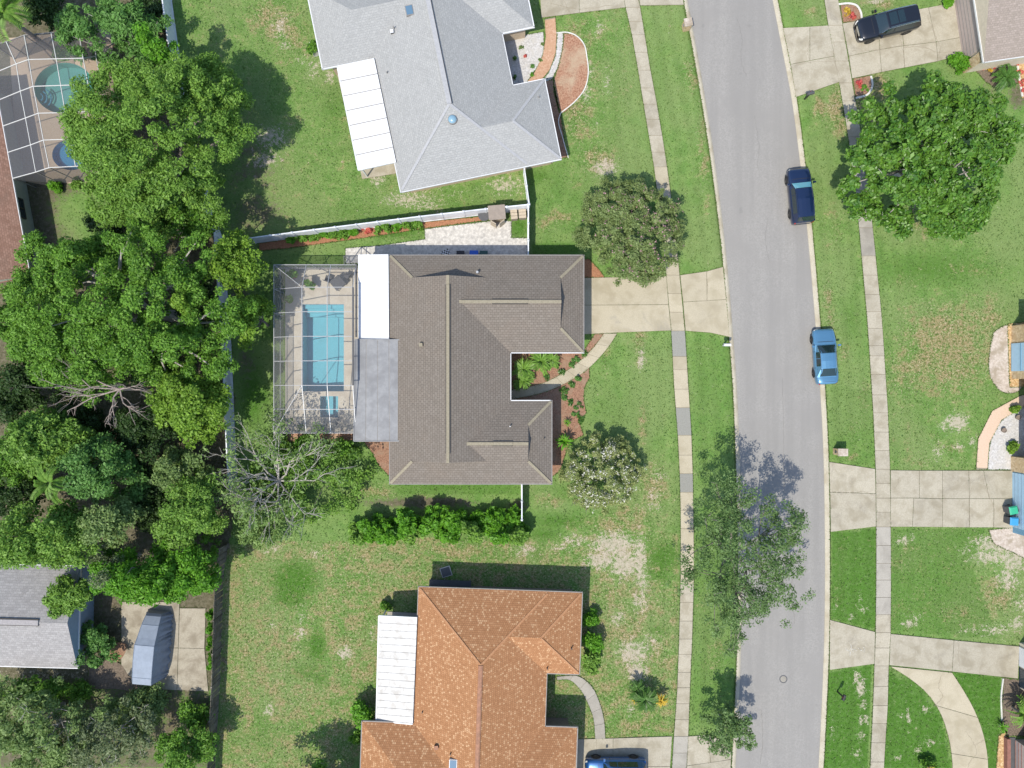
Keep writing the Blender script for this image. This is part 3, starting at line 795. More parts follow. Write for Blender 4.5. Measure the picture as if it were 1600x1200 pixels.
PAVED, PANELS = [], []
def driveway(label, panels, mat, cracks=(), cat="driveway", name="driveway", z=0.056):
    """base sheet with separate slabs on it"""
    base = MB()
    for pl in panels:
        PAVED.append(list(pl)); PANELS.append(len(PAVED) - 1)
        base.prism([XY(*p) for p in shrink(pl, 0.2)], -0.02, 0.034)
    root = tag(base.build(name, M['joint']), label, cat, kind="structure")
    for i, pl in enumerate(panels):
        MB().prism([XY(*p) for p in shrink(pl, 0.32)], -0.01, z + 0.003 * (i % 3)).build("slab", M[mat[i] if isinstance(mat, list) else mat], root)
    if cracks:
        mb = MB()
        for i, c in enumerate(cracks):
            crack_strip(mb, c, z + 0.009, seed=i)
        mb.build("crack", M['joint'], root)
    return root
# house in the middle
driveway("beige concrete driveway of the brown-roofed house, crossing the footpath", [
    [(900, 434.5), (1041, 431.5), (1044.5, 476), (900, 477)], [(900, 477), (1044.5, 476), (1048.5, 516.5), (970, 519.5), (900, 523)],
    [(1062.5, 430), (1104, 424), (1104.5, 470), (1067, 472)], [(1104, 424), (1129.5, 417), (1134.5, 468), (1104.5, 470)],
    [(1067, 472), (1134.5, 468), (1139.5, 526.5), (1110, 520), (1071, 517)]],
    ['concrete', 'concrete_stained', 'concrete', 'concrete', 'concrete'], [[(1104, 432), (1105, 450), (1104, 468)]])
# light grey house
driveway("stained concrete driveway at the top edge by the grey-roofed house", [
    [(840, -60), (905, -60), (905, 20.5), (846, 28)], [(905, -60), (965, -60), (977, 12), (905, 20.5)], [(987, -60), (1056, -60), (1068.5, 8), (1000, 9)]], 'concrete_old',
    [[(860, 6), (900, 14), (960, 8)], [(880, 0), (890, 20)]])
# top right
driveway("cracked concrete driveway under the black car at the top right", [
    [(1223, 44), (1265, 42), (1265, 95), (1235, 101)], [(1265, 42), (1294, 40), (1303, 88), (1265, 95)], [(1235, 101), (1303, 88), (1311, 128.5), (1243.5, 152)],
    [(1316, 37), (1372, 27), (1374, 78), (1326, 88)], [(1372, 27), (1408, 20), (1411, 72), (1374, 78)], [(1408, 20), (1450, 12), (1462, 66), (1411, 72)], [(1450, 12), (1492, 4), (1504, 58), (1462, 66)],
    [(1326, 88), (1374, 78), (1377, 113), (1331, 123)], [(1374, 78), (1411, 72), (1413, 106), (1377, 113)], [(1411, 72), (1462, 66), (1465, 96), (1413, 106)], [(1462, 66), (1504, 58), (1508, 84), (1465, 96)]],
    'concrete_old', [[(1240, 104), (1265, 97), (1303, 97)], [(1265, 60), (1262, 80), (1266, 100)], [(1303, 66), (1302, 90), (1312, 120)], [(1411, 75), (1440, 74), (1465, 82), (1500, 80)], [(1450, 30), (1460, 55), (1468, 80), (1462, 95)], [(1404, 55), (1410, 80), (1413, 104)], [(1330, 80), (1372, 78), (1411, 70)]])
# blue-grey house at the right edge
driveway("wide concrete driveway leading to the light blue garage at the right edge", [
    [(1295, 721.5), (1367, 732.5), (1368, 771), (1296.5, 769)], [(1296.5, 769), (1368, 771), (1368.5, 822.5), (1297.5, 831)],
    [(1391, 734.5), (1436, 735), (1436, 778), (1391, 778)], [(1436, 735), (1472, 735), (1472, 779), (1436, 778)], [(1472, 735), (1513, 735), (1514, 779), (1472, 779)], [(1513, 735), (1536, 735), (1545, 779), (1514, 779)], [(1536, 735), (1582, 735), (1582, 779), (1545, 779)],
    [(1391, 778), (1427, 778), (1425, 823), (1391, 823)], [(1427, 778), (1472, 779), (1472, 823.5), (1425, 823)], [(1472, 779), (1514, 779), (1514, 824), (1472, 823.5)], [(1514, 779), (1552, 779), (1552, 824), (1514, 824)], [(1552, 779), (1582, 779), (1582, 825), (1552, 824)]],
    'concrete_old', [[(1404, 745), (1402, 755), (1396, 765)], [(1535, 738), (1535, 750), (1545, 775), (1553, 800), (1551, 822)], [(1512, 740), (1516, 760), (1513, 790), (1515, 820)], [(1300, 768), (1325, 770), (1345, 768), (1366, 773)]])
driveway("plain concrete driveway below the right-hand lawn", [
    [(1296, 968), (1367, 987), (1366, 1037), (1296, 1046.5)], [(1391, 990), (1490, 1000), (1487, 1049), (1389, 1039)], [(1490, 1000), (1592, 1009.5), (1590, 1060), (1487, 1049)]], 'concrete_old',
    [[(1498, 1003), (1496, 1020), (1499, 1040)]])
sc = MB()
for k_, pts_ in enumerate([[(1321, 1013), (1324, 1016), (1328, 1018), (1327, 1024)], [(1329, 1006), (1330, 1014), (1333, 1018)], [(1332, 1014), (1335, 1015), (1338, 1016)], [(1340, 1011), (1343, 1014), (1346, 1016)], [(1349, 1010), (1350, 1015), (1349, 1019)]]):
    crack_strip(sc, pts_, 0.072, w=0.6, seed=40 + k_)
tag(sc.build("paint_marks", M['edging']), "faint white scribbled paint marks on the lower right driveway", "paint marks", kind="structure")
oc = curve_pts([(1487, 1050.5), (1503, 1075), (1520, 1105), (1534, 1140), (1541, 1170), (1544, 1240)], 16)
ic = curve_pts([(1391, 1041), (1425, 1063), (1450, 1085), (1468, 1112), (1480, 1145), (1486, 1175), (1488, 1240)], 16)
driveway("curved concrete drive sweeping down at the lower right", [ic[:7] + oc[:7][::-1], ic[6:12] + oc[6:12][::-1], ic[11:] + oc[11:][::-1]], 'concrete',
         [[(1470, 1055), (1466, 1075), (1472, 1085), (1460, 1103)], [(1508, 1142), (1520, 1160), (1526, 1175), (1514, 1190), (1512, 1215)], [(1524, 1163), (1538, 1155)]])
driveway("concrete driveway of the orange-roofed house at the bottom edge", [
    [(890, 1155), (958, 1153), (957, 1240), (890, 1240)], [(958, 1153), (1050, 1150), (1047, 1197), (957, 1198)], [(957, 1198), (1047, 1197), (1046, 1240), (957, 1240)],
    [(1075, 1150), (1106, 1148), (1110, 1191), (1073, 1196)], [(1106, 1148), (1128, 1156), (1143, 1175), (1142, 1186), (1110, 1191)], [(1073, 1196), (1142, 1186), (1140, 1240), (1070, 1240)]], 'concrete_old',
    [[(1104, 1150), (1107, 1170), (1111, 1190)], [(932, 1155), (931, 1185)]])
# walks
def walk(label, le, ri, n, mat, cat="path"):
    L, R = curve_pts(le, 4 * n + 1), curve_pts(ri, 4 * n + 1)
    PAVED.append(list(L) + list(R)[::-1])
    base = MB().strip([XY(*p) for p in L], [XY(*p) for p in R], -0.02, 0.03)
    root = tag(base.build("garden_path", M['joint']), label, cat, kind="structure")
    for i in range(n):
        seg = list(range(4 * i, 4 * i + 5))
        l = [np.array(L[k]) for k in seg]; r = [np.array(R[k]) for k in seg]
        l[0] = l[0] + (l[1] - l[0]) * .07; r[0] = r[0] + (r[1] - r[0]) * .07
        MB().strip([XY(*p) for p in l], [XY(*p) for p in r], -0.01, 0.05 + 0.003 * (i % 2)).build("slab", M[mat], root)
    return root
walk("curved beige path from the driveway to the brown-roofed house's entrance", [(944, 521), (925, 546), (905, 565), (880, 583), (850, 598), (790, 611)], [(964, 521), (951, 541), (936, 559), (915, 579), (890, 595), (860, 609), (790, 626)], 9, 'concrete')
walk("curved grey path beside the orange-roofed house", [(870, 1062), (890, 1062), (905, 1075), (918, 1097), (927, 1122), (930, 1154)], [(870, 1057), (905, 1057), (924, 1072), (937, 1099), (944, 1128), (945.5, 1154)], 6, 'concrete_grey')
walk("smooth peach coloured path curving to the right edge", [(1525, 734), (1526, 700), (1532, 672), (1545, 648), (1565, 630), (1590, 620), (1640, 606)], [(1542, 734), (1543, 704), (1549, 680), (1560, 661), (1577, 645), (1598, 635), (1640, 626)], 1, 'peach')
walk("curved orange brick path by the grey-roofed house's entrance", [(851, 30), (853, 55), (850, 80), (843, 100), (828, 124), (818, 136)], [(867.5, 27), (869.5, 60), (868, 85), (861, 105), (850, 122), (840, 132)], 1, 'brick_path')

# ---------------------------------------------------------------- planting beds and gravel areas
def bed(label, poly, mat, z=0.02, n=0, cat="flower bed", name="planting_bed", edge=None):
    pts = curve_pts(poly + [poly[0]], n)[:-1] if n else poly
    PAVED.append(list(pts))
    o = tag(MB().prism([XY(*p) for p in pts], -0.03, z).build(name, M[mat]), label, cat, kind="structure")
    return o
def edging(label, pts, n=40, w=0.14, h=0.07):
    w *= 0.75
    q = curve_pts(pts, n)
    l, r = [], []
    for i, p in enumerate(q):
        a, b = np.array(XY(*q[max(0, i - 1)])), np.array(XY(*q[min(n - 1, i + 1)]))
        d = (b - a) / np.linalg.norm(b - a)
        c = np.array(XY(*p))
        l.append(c + np.array([-d[1], d[0]]) * w / 2); r.append(c - np.array([-d[1], d[0]]) * w / 2)
    return tag(MB().strip(l, r, -0.02, h).build("bed_edging", M['edging']), label, "garden edging")
bed("mulched bed between the garage and the curved path", [(796, 548), (912, 548), (930, 521), (946, 521), (925, 548), (905, 567), (880, 585), (850, 600), (796, 612)], 'mulch')
bed("mulched bed right of the curved path in front of the brown roof", [(796, 624), (850, 611), (890, 594), (915, 578), (921, 572), (921, 590), (913, 606), (912, 625), (916, 645), (905, 660), (912, 680), (890, 690), (880, 720), (876, 735), (862, 745), (840, 745), (840, 640), (796, 640)], 'mulch')
bed("small mulch strip between the brown roof and the driveway", [(900, 405), (921, 405), (935, 420), (945, 434), (900, 434)], 'mulch_red')
bed("mulched corner bed below the grey patio roof", [(566, 685), (620, 685), (620, 746), (606, 742), (592, 727), (582, 708), (572, 695)], 'mulch')
bed("mulch strip along the bottom of the swimming pool enclosure", [(447, 676), (556, 676), (556, 688), (500, 691), (447, 690)], 'mulch_pale')
bed("mulched strip along the white fence above the patio", [(405, 380), (500, 367), (660, 347), (765, 337), (762, 344), (664, 357), (560, 373), (450, 388), (405, 392)], 'mulch_red', z=0.018)
bed("speckled white stone patio behind the brown-roofed house", [(664, 358), (762, 346), (792, 345), (799, 346), (799, 372), (824, 372), (824, 412), (540, 412), (540, 388), (600, 383), (664, 374)], 'white_stone', z=0.03, cat="patio", name="patio")
bed("pinkish mulch island in the grey-roofed house's lawn", [(881, 52), (898, 55), (911, 68), (917, 90), (919, 115), (913, 140), (900, 157), (876, 177), (868, 155), (865, 130), (872, 105), (879, 75)], 'mulch_pale', n=60)
bed("dark mulch strip along the grey-roofed house's right wall", [(845, 122), (864, 124), (875, 175), (886, 246), (860, 250)], 'mulch')
edging("white edging round the pinkish mulch island", [(869, 52), (886, 51), (900, 56), (912, 69), (917, 90), (919, 115), (913, 140), (900, 157), (876, 177)], w=0.12)
edging("white edging beside the grey-roofed house's dark mulch strip", [(876, 177), (873, 186), (879, 215), (888, 247)], w=0.1)
bed("white rock garden by the grey-roofed house's entrance", [(780, 62), (849, 50), (850, 80), (843, 100), (826, 124), (818, 136), (790, 138)], 'white_rock', z=0.03)
bed("white rock band right of the orange brick path", [(871, 51), (880, 51), (879, 75), (872, 105), (862, 124), (846, 130), (858, 112), (868, 88)], 'white_rock', z=0.03)
bed("small mulched bed above the cracked driveway", [(1312, 8), (1334, 7), (1344, 18), (1346, 32), (1317, 36)], 'mulch')
edging("white edging of the small bed above the cracked driveway", [(1310, 7), (1328, 6), (1338, 9), (1344, 18), (1346.5, 32)], w=0.2)
bed("small mulched bed below the cracked driveway", [(1332, 123), (1361, 118), (1362, 135), (1355, 147), (1337, 152)], 'mulch')
edging("white edging of the small bed below the cracked driveway", [(1360.5, 119), (1362.5, 135), (1356, 147), (1337, 153.5)], w=0.2)
bed("dark bed at the corner of the top right house", [(1518, 103), (1545, 92), (1585, 92), (1590, 130), (1560, 140), (1540, 128)], 'earth')
bed("bright gravel strip with red flowers at the right edge", [(1589, 90), (1625, 82), (1625, 160), (1597, 153)], 'tan_gravel')
edging("white edging left of the red flower strip", [(1588, 92), (1592, 120), (1597, 151)], n=8, w=0.2)
bed("pale sandy bed in front of the stone house wall", [(1552, 520), (1566, 510), (1590, 508), (1600, 600), (1590, 612), (1565, 612), (1548, 590), (1546, 550)], 'grey_sand', n=40)
bed("tan gravel beside the stone house's window bay", [(1574, 506), (1640, 500), (1640, 602), (1577, 605)], 'tan_gravel', z=0.028)
bed("whitish gravel bed inside the curve of the peach path", [(1543, 734), (1544, 704), (1550, 680), (1561, 661), (1578, 645), (1600, 635), (1640, 628), (1640, 734)], 'white_rock', z=0.024)
bed("pale gravel patch below the blue garage", [(1545, 828), (1600, 826), (1640, 850), (1640, 880), (1580, 862), (1550, 845)], 'grey_sand', n=40)
bed("rust coloured gravel strip beside the lower right house", [(1560, 1150), (1573, 1140), (1573, 1240), (1553, 1240)], 'tan_gravel')
bed("dark shaded bed beside the lower right driveway", [(1567, 1059), (1625, 1064), (1625, 1150), (1573, 1150), (1565, 1130)], 'earth')
edging("pale edging left of the lower right dark bed", [(1567, 1060), (1564, 1085), (1565, 1125)], n=12, w=0.14)
driveway("stained concrete pad beside the covered vehicle", [
    [(190, 940), (281, 940), (279, 1012), (190, 1012)], [(281, 950), (322, 950), (320, 1013), (279, 1012)], [(190, 1012), (279, 1012), (277, 1078), (190, 1075)], [(279, 1012), (320, 1013), (326, 1080), (277, 1078)]], 'pad_dirty', name="parking_pad", cat="parking pad")
driveway("grey paved strip under the grey house's covered patio", [[(525, 110), (590, 98), (628, 270), (566, 280)]], 'concrete_old', name="patio", cat="patio")
driveway("narrow concrete strip along the grey-roofed house's lower wall", [[(632, 293), (862, 247), (864, 255), (634, 301)]], 'concrete_old', name="patio", cat="patio")
driveway("concrete floor under the orange house's white patio roof", [[(605, 955), (660, 958), (655, 1110), (600, 1106)]], 'concrete_grey', name="patio", cat="patio")
bed("leaf litter drift between the bush and the covered vehicle", [(140, 1045), (165, 1030), (190, 1038), (202, 1055), (240, 1066), (245, 1076), (180, 1076), (140, 1070)], 'earth', z=0.066, n=40, name="leaf_litter", cat="leaf litter")
bed("rusty leaf litter beside the covered vehicle's rear", [(172, 1015), (186, 1003), (198, 1006), (196, 1020), (182, 1034), (170, 1030)], 'mulch', z=0.064, n=30, name="leaf_litter", cat="leaf litter")
rc_ = MB()
for i, c in enumerate([[(1152, 30), (1160, 60), (1158, 95), (1167, 120)], [(1180, 180), (1186, 230), (1184, 262)], [(1200, 340), (1196, 372), (1203, 410)], [(1223, 590), (1224, 640), (1225, 700), (1226, 770)], [(1240, 880), (1238, 930), (1242, 975)], [(1190, 1110), (1192, 1150), (1189, 1195)]]):
    crack_strip(rc_, c, -0.042, w=0.6, seed=70 + i)
rc_.build("crack", M['crack_tar'], road)
# manhole cover, litter and repair marks in the road
mo = thing("manhole_cover", "round iron manhole cover in the road", "manhole cover", P(1224, 1061, -0.055))
MB().lathe([(0.33, -0.02), (0.33, 0.012), (0.27, 0.012), (0.27, 0.006)], 28).build("rim", M['dark_grey'], mo, world_coords=False)
mb = MB().lathe([(0.25, -0.02), (0.25, 0.01)], 24)
for k in range(-2, 3): mb.box((0, k * 0.085, 0.014), (0.36, 0.03, 0.008))
mb.build("cover", M['concrete_grey'], mo, world_coords=False)
lt = MB()
rr_ = random.Random(4)
cx, cy = XY(1243, 823)
for k in range(5):
    a = rr_.uniform(0, 6.28)
    q = (cx + rr_.uniform(-.14, .14), cy + rr_.uniform(-.1, .1))
    lt.add([(q[0] + math.cos(a) * .12, q[1] + math.sin(a) * .12, -0.055), (q[0] + math.cos(a + 2) * .1, q[1] + math.sin(a + 2) * .1, -0.03), (q[0] + math.cos(a + 4) * .12, q[1] + math.sin(a + 4) * .12, -0.05)], [(0, 1, 2)])
tag(lt.build("litter", mat_plain('red_plastic', (0.6, 0.08, 0.06), 0.6)), "crumpled red scrap lying on the road", "litter")
# ---------------------------------------------------------------- houses
class Frame:
    def __init__(self, o, ex, ey):
        self.o, self.ex, self.ey = Vector((o[0], o[1], 0)), Vector((*ex, 0)), Vector((*ey, 0))
    def __call__(self, x, y, z=0.0):
        p = self.o + self.ex * x + self.ey * y
        return (p.x, p.y, z)

def roof_block(mb, gb, caps, fr, x0, x1, y0, y1, ze, s, e0, e1, along='x', inset=1.86, dz=0.0):
    half = (y1 - y0) / 2
    ym, zr = (y0 + y1) / 2, ze + half * s
    if along == 'y': T = lambda x, y, z: fr(y, x, z + dz)
    else: T = lambda x, y, z: fr(x, y, z + dz)
    z1 = ze + inset * s
    def chain(xe, sg, e, y, sy):
        if e == 'hip': return [(xe - sg * half, ym, zr)]
        if e == 'gable': return [(xe, ym, zr)]
        return [(xe - sg * inset, y + sy * inset, z1), (xe - sg * inset, ym, zr)]
    for y, sy in ((y0, 1), (y1, -1)):
        pts = [(x0, y, ze), (x1, y, ze)] + chain(x1, 1, e1, y, sy) + chain(x0, -1, e0, y, sy)[::-1]
        mb.add([T(*p) for p in pts], [tuple(range(len(pts)))])
    for xe, sg, e in ((x0, -1, e0), (x1, 1, e1)):
        if e == 'hip':
            mb.add([T(xe, y0, ze), T(xe, y1, ze), T(xe - sg * half, ym, zr)], [(0, 1, 2)])
            caps += [(T(xe, y0, ze), T(xe - sg * half, ym, zr)), (T(xe, y1, ze), T(xe - sg * half, ym, zr))]
        elif e == 'dutch':
            xi = xe - sg * inset
            mb.add([T(xe, y0, ze), T(xe, y1, ze), T(xi, y1 - inset, z1), T(xi, y0 + inset, z1)], [(0, 1, 2, 3)])
            gb.add([T(xi - sg * .12, y0 + inset, z1 - .05), T(xi - sg * .12, y1 - inset, z1 - .05), T(xi - sg * .12, ym, zr - .04)], [(0, 1, 2)])
            caps += [(T(xe, y0, ze), T(xi, y0 + inset, z1)), (T(xe, y1, ze), T(xi, y1 - inset, z1))]
        else:
            gb.add([T(xe, y0, ze), T(xe, y1, ze), T(xe, ym, zr - .01)], [(0, 1, 2)])
    a = {'hip': half, 'gable': 0, 'dutch': inset}
    r0, r1 = T(x0 + a[e0], ym, zr), T(x1 - a[e1], ym, zr)
    return r0, r1

def build_gables(gb, mat, root):
    for f in gb.f:
        MB().add([gb.v[i] for i in f], [tuple(range(len(f)))]).build("gable", M[mat], root)

def inset_m(poly, d):
    return shrink(poly, d)

def house_shell(root, fr, outline, ze, wall_mat, fascia_mat, over=0.55, base=0.0):
    """walls, soffit and gutter from the eave outline (local metres)"""
    w = inset_m(outline, over)
    n = len(w)
    mb = MB()
    for i in range(n):
        a, b = w[i], w[(i + 1) % n]
        mb.add([fr(*a, base - 0.05), fr(*b, base - 0.05), fr(*b, ze - 0.03), fr(*a, ze - 0.03)], [(0, 1, 2, 3)])
    mb.build("wall", M[wall_mat], root)
    so = MB()
    pts = [fr(*p)[:2] for p in outline]
    so.sheet([pts], ze - 0.05)
    so.build("soffit", M['white'], root)
    for i in range(n):
        a, b = Vector(fr(*outline[i], ze - 0.075)), Vector(fr(*outline[(i + 1) % n], ze - 0.075))
        d = (b - a).normalized()
        MB().bar(a - d * 0.0, b + d * 0.05, 0.1, 0.15).build("gutter", M[fascia_mat[i] if isinstance(fascia_mat, list) else fascia_mat], root)
    return w

def hit(mb, u, v):
    bv = BVHTree.FromPolygons([Vector(p) for p in mb.v], mb.f)
    o = Vector((0, 0, H))
    d = (Vector(P(u, v)) - o).normalized()
    loc, nor, i, t = bv.ray_cast(o, d)
    if nor.z < 0: nor = -nor
    return loc, nor

def add_caps(root, caps, mat, w=0.3):
    for a, b in caps:
        a, b = Vector(a), Vector(b)
        MB().bar(a + (b - a) * 0.03 + Vector((0, 0, .012)), b + Vector((0, 0, .012)), w, 0.05).build("ridge_cap", M[mat], root)

def ridge_vent(root, a, b, w, mats):
    a, b = Vector(a), Vector(b)
    o = MB().bar(a + Vector((0, 0, .03)), b + Vector((0, 0, .03)), w, 0.11).build("ridge_vent", M[mats[0]], root)
    d = (b - a).normalized()
    s = Vector((-d.y, d.x, 0)) * (w / 2 + 0.035)
    for k in (-1, 1):
        MB().bar(a + s * k + Vector((0, 0, .0)), b + s * k + Vector((0, 0, .0)), 0.07, 0.08).build("vent_slot", M[mats[1]], o)

def pipe_vent(root, mb, u, v, r=0.06, h=0.3, mat='mid_grey', name="pipe_vent"):
    p, n = hit(mb, u, v)
    MB().tube([p - Vector((0, 0, .1)), p + Vector((0, 0, h))], [r, r], 10).build(name, M[mat], root)

def box_vent(root, mb, u, v, s=0.35, mat='galv', name="roof_vent"):
    p, n = hit(mb, u, v)
    o = MB().box((p.x, p.y, p.z + 0.08), (s, s, 0.26), 0.1).build(name, M['vent_dark'], root)
    MB().box((p.x, p.y, p.z + 0.24), (s * 1.15, s * 1.15, 0.06), 0.1).build("vent_hood", M[mat], o)

def window(root, p, q, z0, z1, frame='white', depth=0.05):
    """window on a wall between wall points p, q (xy), frame with glass"""
    p, q = Vector((*p, 0)), Vector((*q, 0))
    d = (q - p).normalized()
    o = MB()
    for zz in (z0, z1): o.bar(p + Vector((0, 0, zz)), q + Vector((0, 0, zz)), 0.1, 0.08)
    for e in (p, (p + q) / 2, q): o.bar(e + Vector((0, 0, z0)), e + Vector((0, 0, z1)), 0.1, 0.07)
    w = o.build("window", M[frame], root)
    nrm = Vector((-d.y, d.x, 0)) * 0.02
    MB().add([p + nrm + Vector((0, 0, z0)), q + nrm + Vector((0, 0, z0)), q + nrm + Vector((0, 0, z1)), p + nrm + Vector((0, 0, z1))], [(0, 1, 2, 3)]).build("pane", M['glass'], w)

# --- the two houses that share one floor plan (light grey above, orange below)
ZE, SL = 2.7, 0.4167
KE = (H - ZE) / H / S
def plan_house(name, label, fr, shingle, cap, wall, fascia):
    root = thing(name, label, "house", (*fr(100 * KE, 120 * KE)[:2], 0))
    roof, gable, caps = MB(), MB(), []
    m = lambda *a: [x * KE for x in a]
    def blk(x0, x1, y0, y1, e0, e1, along='x', dz=0.0):
        if along == 'y': X0, X1, Y0, Y1 = m(y0, y1, x0, x1)
        else: X0, X1, Y0, Y1 = m(x0, x1, y0, y1)
        return roof_block(roof, gable, caps, fr, X0, X1, Y0, Y1, ZE, SL, e0, e1, along, dz=dz)
    ra, rb = blk(0, 205, 0, 430, 'hip', 'hip', 'y')
    blk(100, 256, 0, 128, 'gable', 'hip', dz=-0.006)
    blk(100, 256, 211, 335, 'gable', 'hip', dz=-0.012)
    blk(-81, 100, 213, 345, 'hip', 'gable', dz=-0.009)
    ro = roof.build("roof", M[shingle], root, uv=True)
    outline = [(0, 0), (256, 0), (256, 128), (205, 128), (205, 211), (256, 211), (256, 335), (205, 335), (205, 430), (0, 430), (0, 345), (-81, 345), (-81, 213), (0, 213)]
    outline = [(x * KE, y * KE) for x, y in outline]
    w = house_shell(root, fr, outline, ZE, wall, fascia)
    return root, roof, (ra, rb), caps, w

a11 = math.radians(11.6)
oA = XY(626, 300, ZE)
frA = Frame(oA, (math.cos(a11), math.sin(a11)), (-math.sin(a11), math.cos(a11)))
hA, roofA, ridA, capA, wA = plan_house("house", "large house with pale grey shingle roof at the top edge", frA, 'shingle_grey', 'cap_grey', 'stucco_tan', 'white')
add_caps(hA, [c for i, c in enumerate(capA) if i in (0, 1, 4, 5)], 'shingle_flat' if 'shingle_flat' in M else 'cap_grey', 0.2)
ra, rb = Vector(ridA[0]), Vector(ridA[1])
MB().bar(ra + Vector((0, 0, .03)), rb + Vector((0, 0, .03)), 0.36, 0.1).build("ridge_vent", M['cap_grey'], hA)
sd = Vector((frA.ex.x, frA.ex.y, 0)) * 0.2
MB().bar(ra + sd + Vector((0, 0, .0)), rb + sd + Vector((0, 0, .0)), 0.05, 0.1).build("vent_slot", M['vent_dark'], hA)
p, n = hit(roofA, 640, 17)
sk = MB().box((p.x, p.y, p.z + 0.02), (0.62, 0.78, 0.22), a11).build("skylight", M['mid_grey'], hA)
MB().box((p.x, p.y, p.z + 0.14), (0.5, 0.66, 0.04), a11).build("pane", M['skylight'], sk)
p, n = hit(roofA, 707, 187)
dm = MB().lathe([(0.36, -0.15), (0.36, 0.1), (0.34, 0.12)], 24, p).build("dome_skylight", M['mid_grey'], hA)
MB().lathe([(0.33, 0.1), (0.31, 0.18), (0.24, 0.25), (0.13, 0.3), (0.02, 0.315)], 24, p).build("dome", M['dome'], dm, smooth=True)
box_vent(hA, roofA, 613, 51, 0.22, 'white')
pipe_vent(hA, roofA, 605, 114, 0.05, 0.25)
pipe_vent(hA, roofA, 842, 152, 0.05, 0.2)
pipe_vent(hA, roofA, 616, 45, 0.04, 0.4)
window(hA, frA(205 * KE - .53, 150 * KE)[:2], frA(205 * KE - .53, 185 * KE)[:2], 0.9, 2.1)

a2 = math.radians(-2.0)
oC = XY(654, 917, ZE)
frC = Frame(oC, (math.cos(a2), math.sin(a2)), (math.sin(a2), -math.cos(a2)))
hC, roofC, ridC, capC, wC = plan_house("house", "large house with speckled orange shingle roof at the bottom edge", frC, 'shingle_orange', 'cap_orange', 'dark_wall', 'mid_grey')
add_caps(hC, [c for i, c in enumerate(capC) if i in (0, 1, 4, 5)], 'cap_orange', 0.16)
ridge_vent(hC, ridC[0], ridC[1], 0.2, ('vent_orange', 'vent_orange'))
pipe_vent(hC, roofC, 660, 1112, 0.05, 0.2, 'vent_dark')
box_vent(hC, roofC, 682, 1166, 0.26, 'vent_orange')
pipe_vent(hC, roofC, 704, 1177, 0.05, 0.2, 'vent_dark')
pipe_vent(hC, roofC, 893, 1012, 0.06, 0.3, 'vent_dark')
pipe_vent(hC, roofC, 855, 1043, 0.05, 0.3, 'vent_dark')
p, n = hit(roofC, 708, 1196)
sk = MB().box((p.x, p.y, p.z + 0.02), (0.6, 1.0, 0.22), a2).build("skylight", M['white'], hC)
MB().box((p.x, p.y, p.z + 0.14), (0.5, 0.9, 0.04), a2).build("pane", M['skylight'], sk)
MB().box((*frC(-0.2 + 196 * KE, 205 * KE)[:2], 0.9), (1.4, 0.2, 1.8), a2).build("entry_screen", M['mid_grey'], hC)

# --- patio roofs of these two houses
def patio_roof(name, label, corners, z_house, z_out, panels, mat, along, post_mat='white', lip='white', posts=True, pan='white_dirty'):
    """corners px (a b c d) at eave height: a-b on the outer edge, d-c on the house side; seams run a->d when along == 'x'"""
    A_, B_, C_, D_ = [Vector(P(*c, z)) for c, z in zip(corners, (z_out, z_out, z_house, z_house))]
    root = thing(name, label, "patio roof", ((A_.x + C_.x) / 2, (A_.y + C_.y) / 2, 0))
    for i in range(panels):
        t0, t1 = (i + 0.0) / panels, (i + 1.0) / panels
        g = 0.03 / panels
        if along == 'x':
            q = [A_.lerp(B_, t0 + g), A_.lerp(B_, t1 - g), D_.lerp(C_, t1 - g), D_.lerp(C_, t0 + g)]
        else:
            q = [A_.lerp(D_, t0 + g), B_.lerp(C_, t0 + g), B_.lerp(C_, t1 - g), A_.lerp(D_, t1 - g)]
        up = Vector((0, 0, 0.05))
        MB().add(q + [p + up for p in q], [(0, 1, 2, 3), (4, 5, 6, 7), (0, 1, 5, 4), (1, 2, 6, 5), (2, 3, 7, 6), (3, 0, 4, 7)]).build("roof_panel", M[mat], root)
    base = MB()
    q = [A_, B_, C_, D_]
    dn = Vector((0, 0, -0.06))
    base.add([p + dn for p in q] + [p + Vector((0, 0, 0.03)) for p in q], [(0, 1, 2, 3), (4, 5, 6, 7), (0, 1, 5, 4), (1, 2, 6, 5), (2, 3, 7, 6), (3, 0, 4, 7)])
    base.build("roof_pan", M[pan], root)
    for a, b in ((A_, B_), (B_, C_), (D_, A_)):
        MB().bar(a + Vector((0, 0, 0.0)), b + Vector((0, 0, 0.0)), 0.09, 0.17).build("roof_edge", M[lip], root)
    if posts:
        for t in (0.02, 0.35, 0.67, 0.98):
            c = A_.lerp(B_, t).lerp(D_.lerp(C_, t), 0.08)
            MB().box((c.x, c.y, c.z / 2), (0.09, 0.09, c.z)).build("post", M[post_mat], root)
    return root
patio_roof("patio_roof", "white metal patio roof of seven panels beside the grey shingle roof", [(527, 104), (560, 266), (619, 253), (585, 92.5)], 2.85, 2.45, 7, 'white', 'x', pan='mid_grey')
patio_roof("patio_roof", "weathered white patio roof beside the orange shingle roof", [(592, 962), (588, 1126), (645, 1131), (652, 965)], 2.85, 2.4, 15, 'white_dirty', 'x', pan='mid_grey')

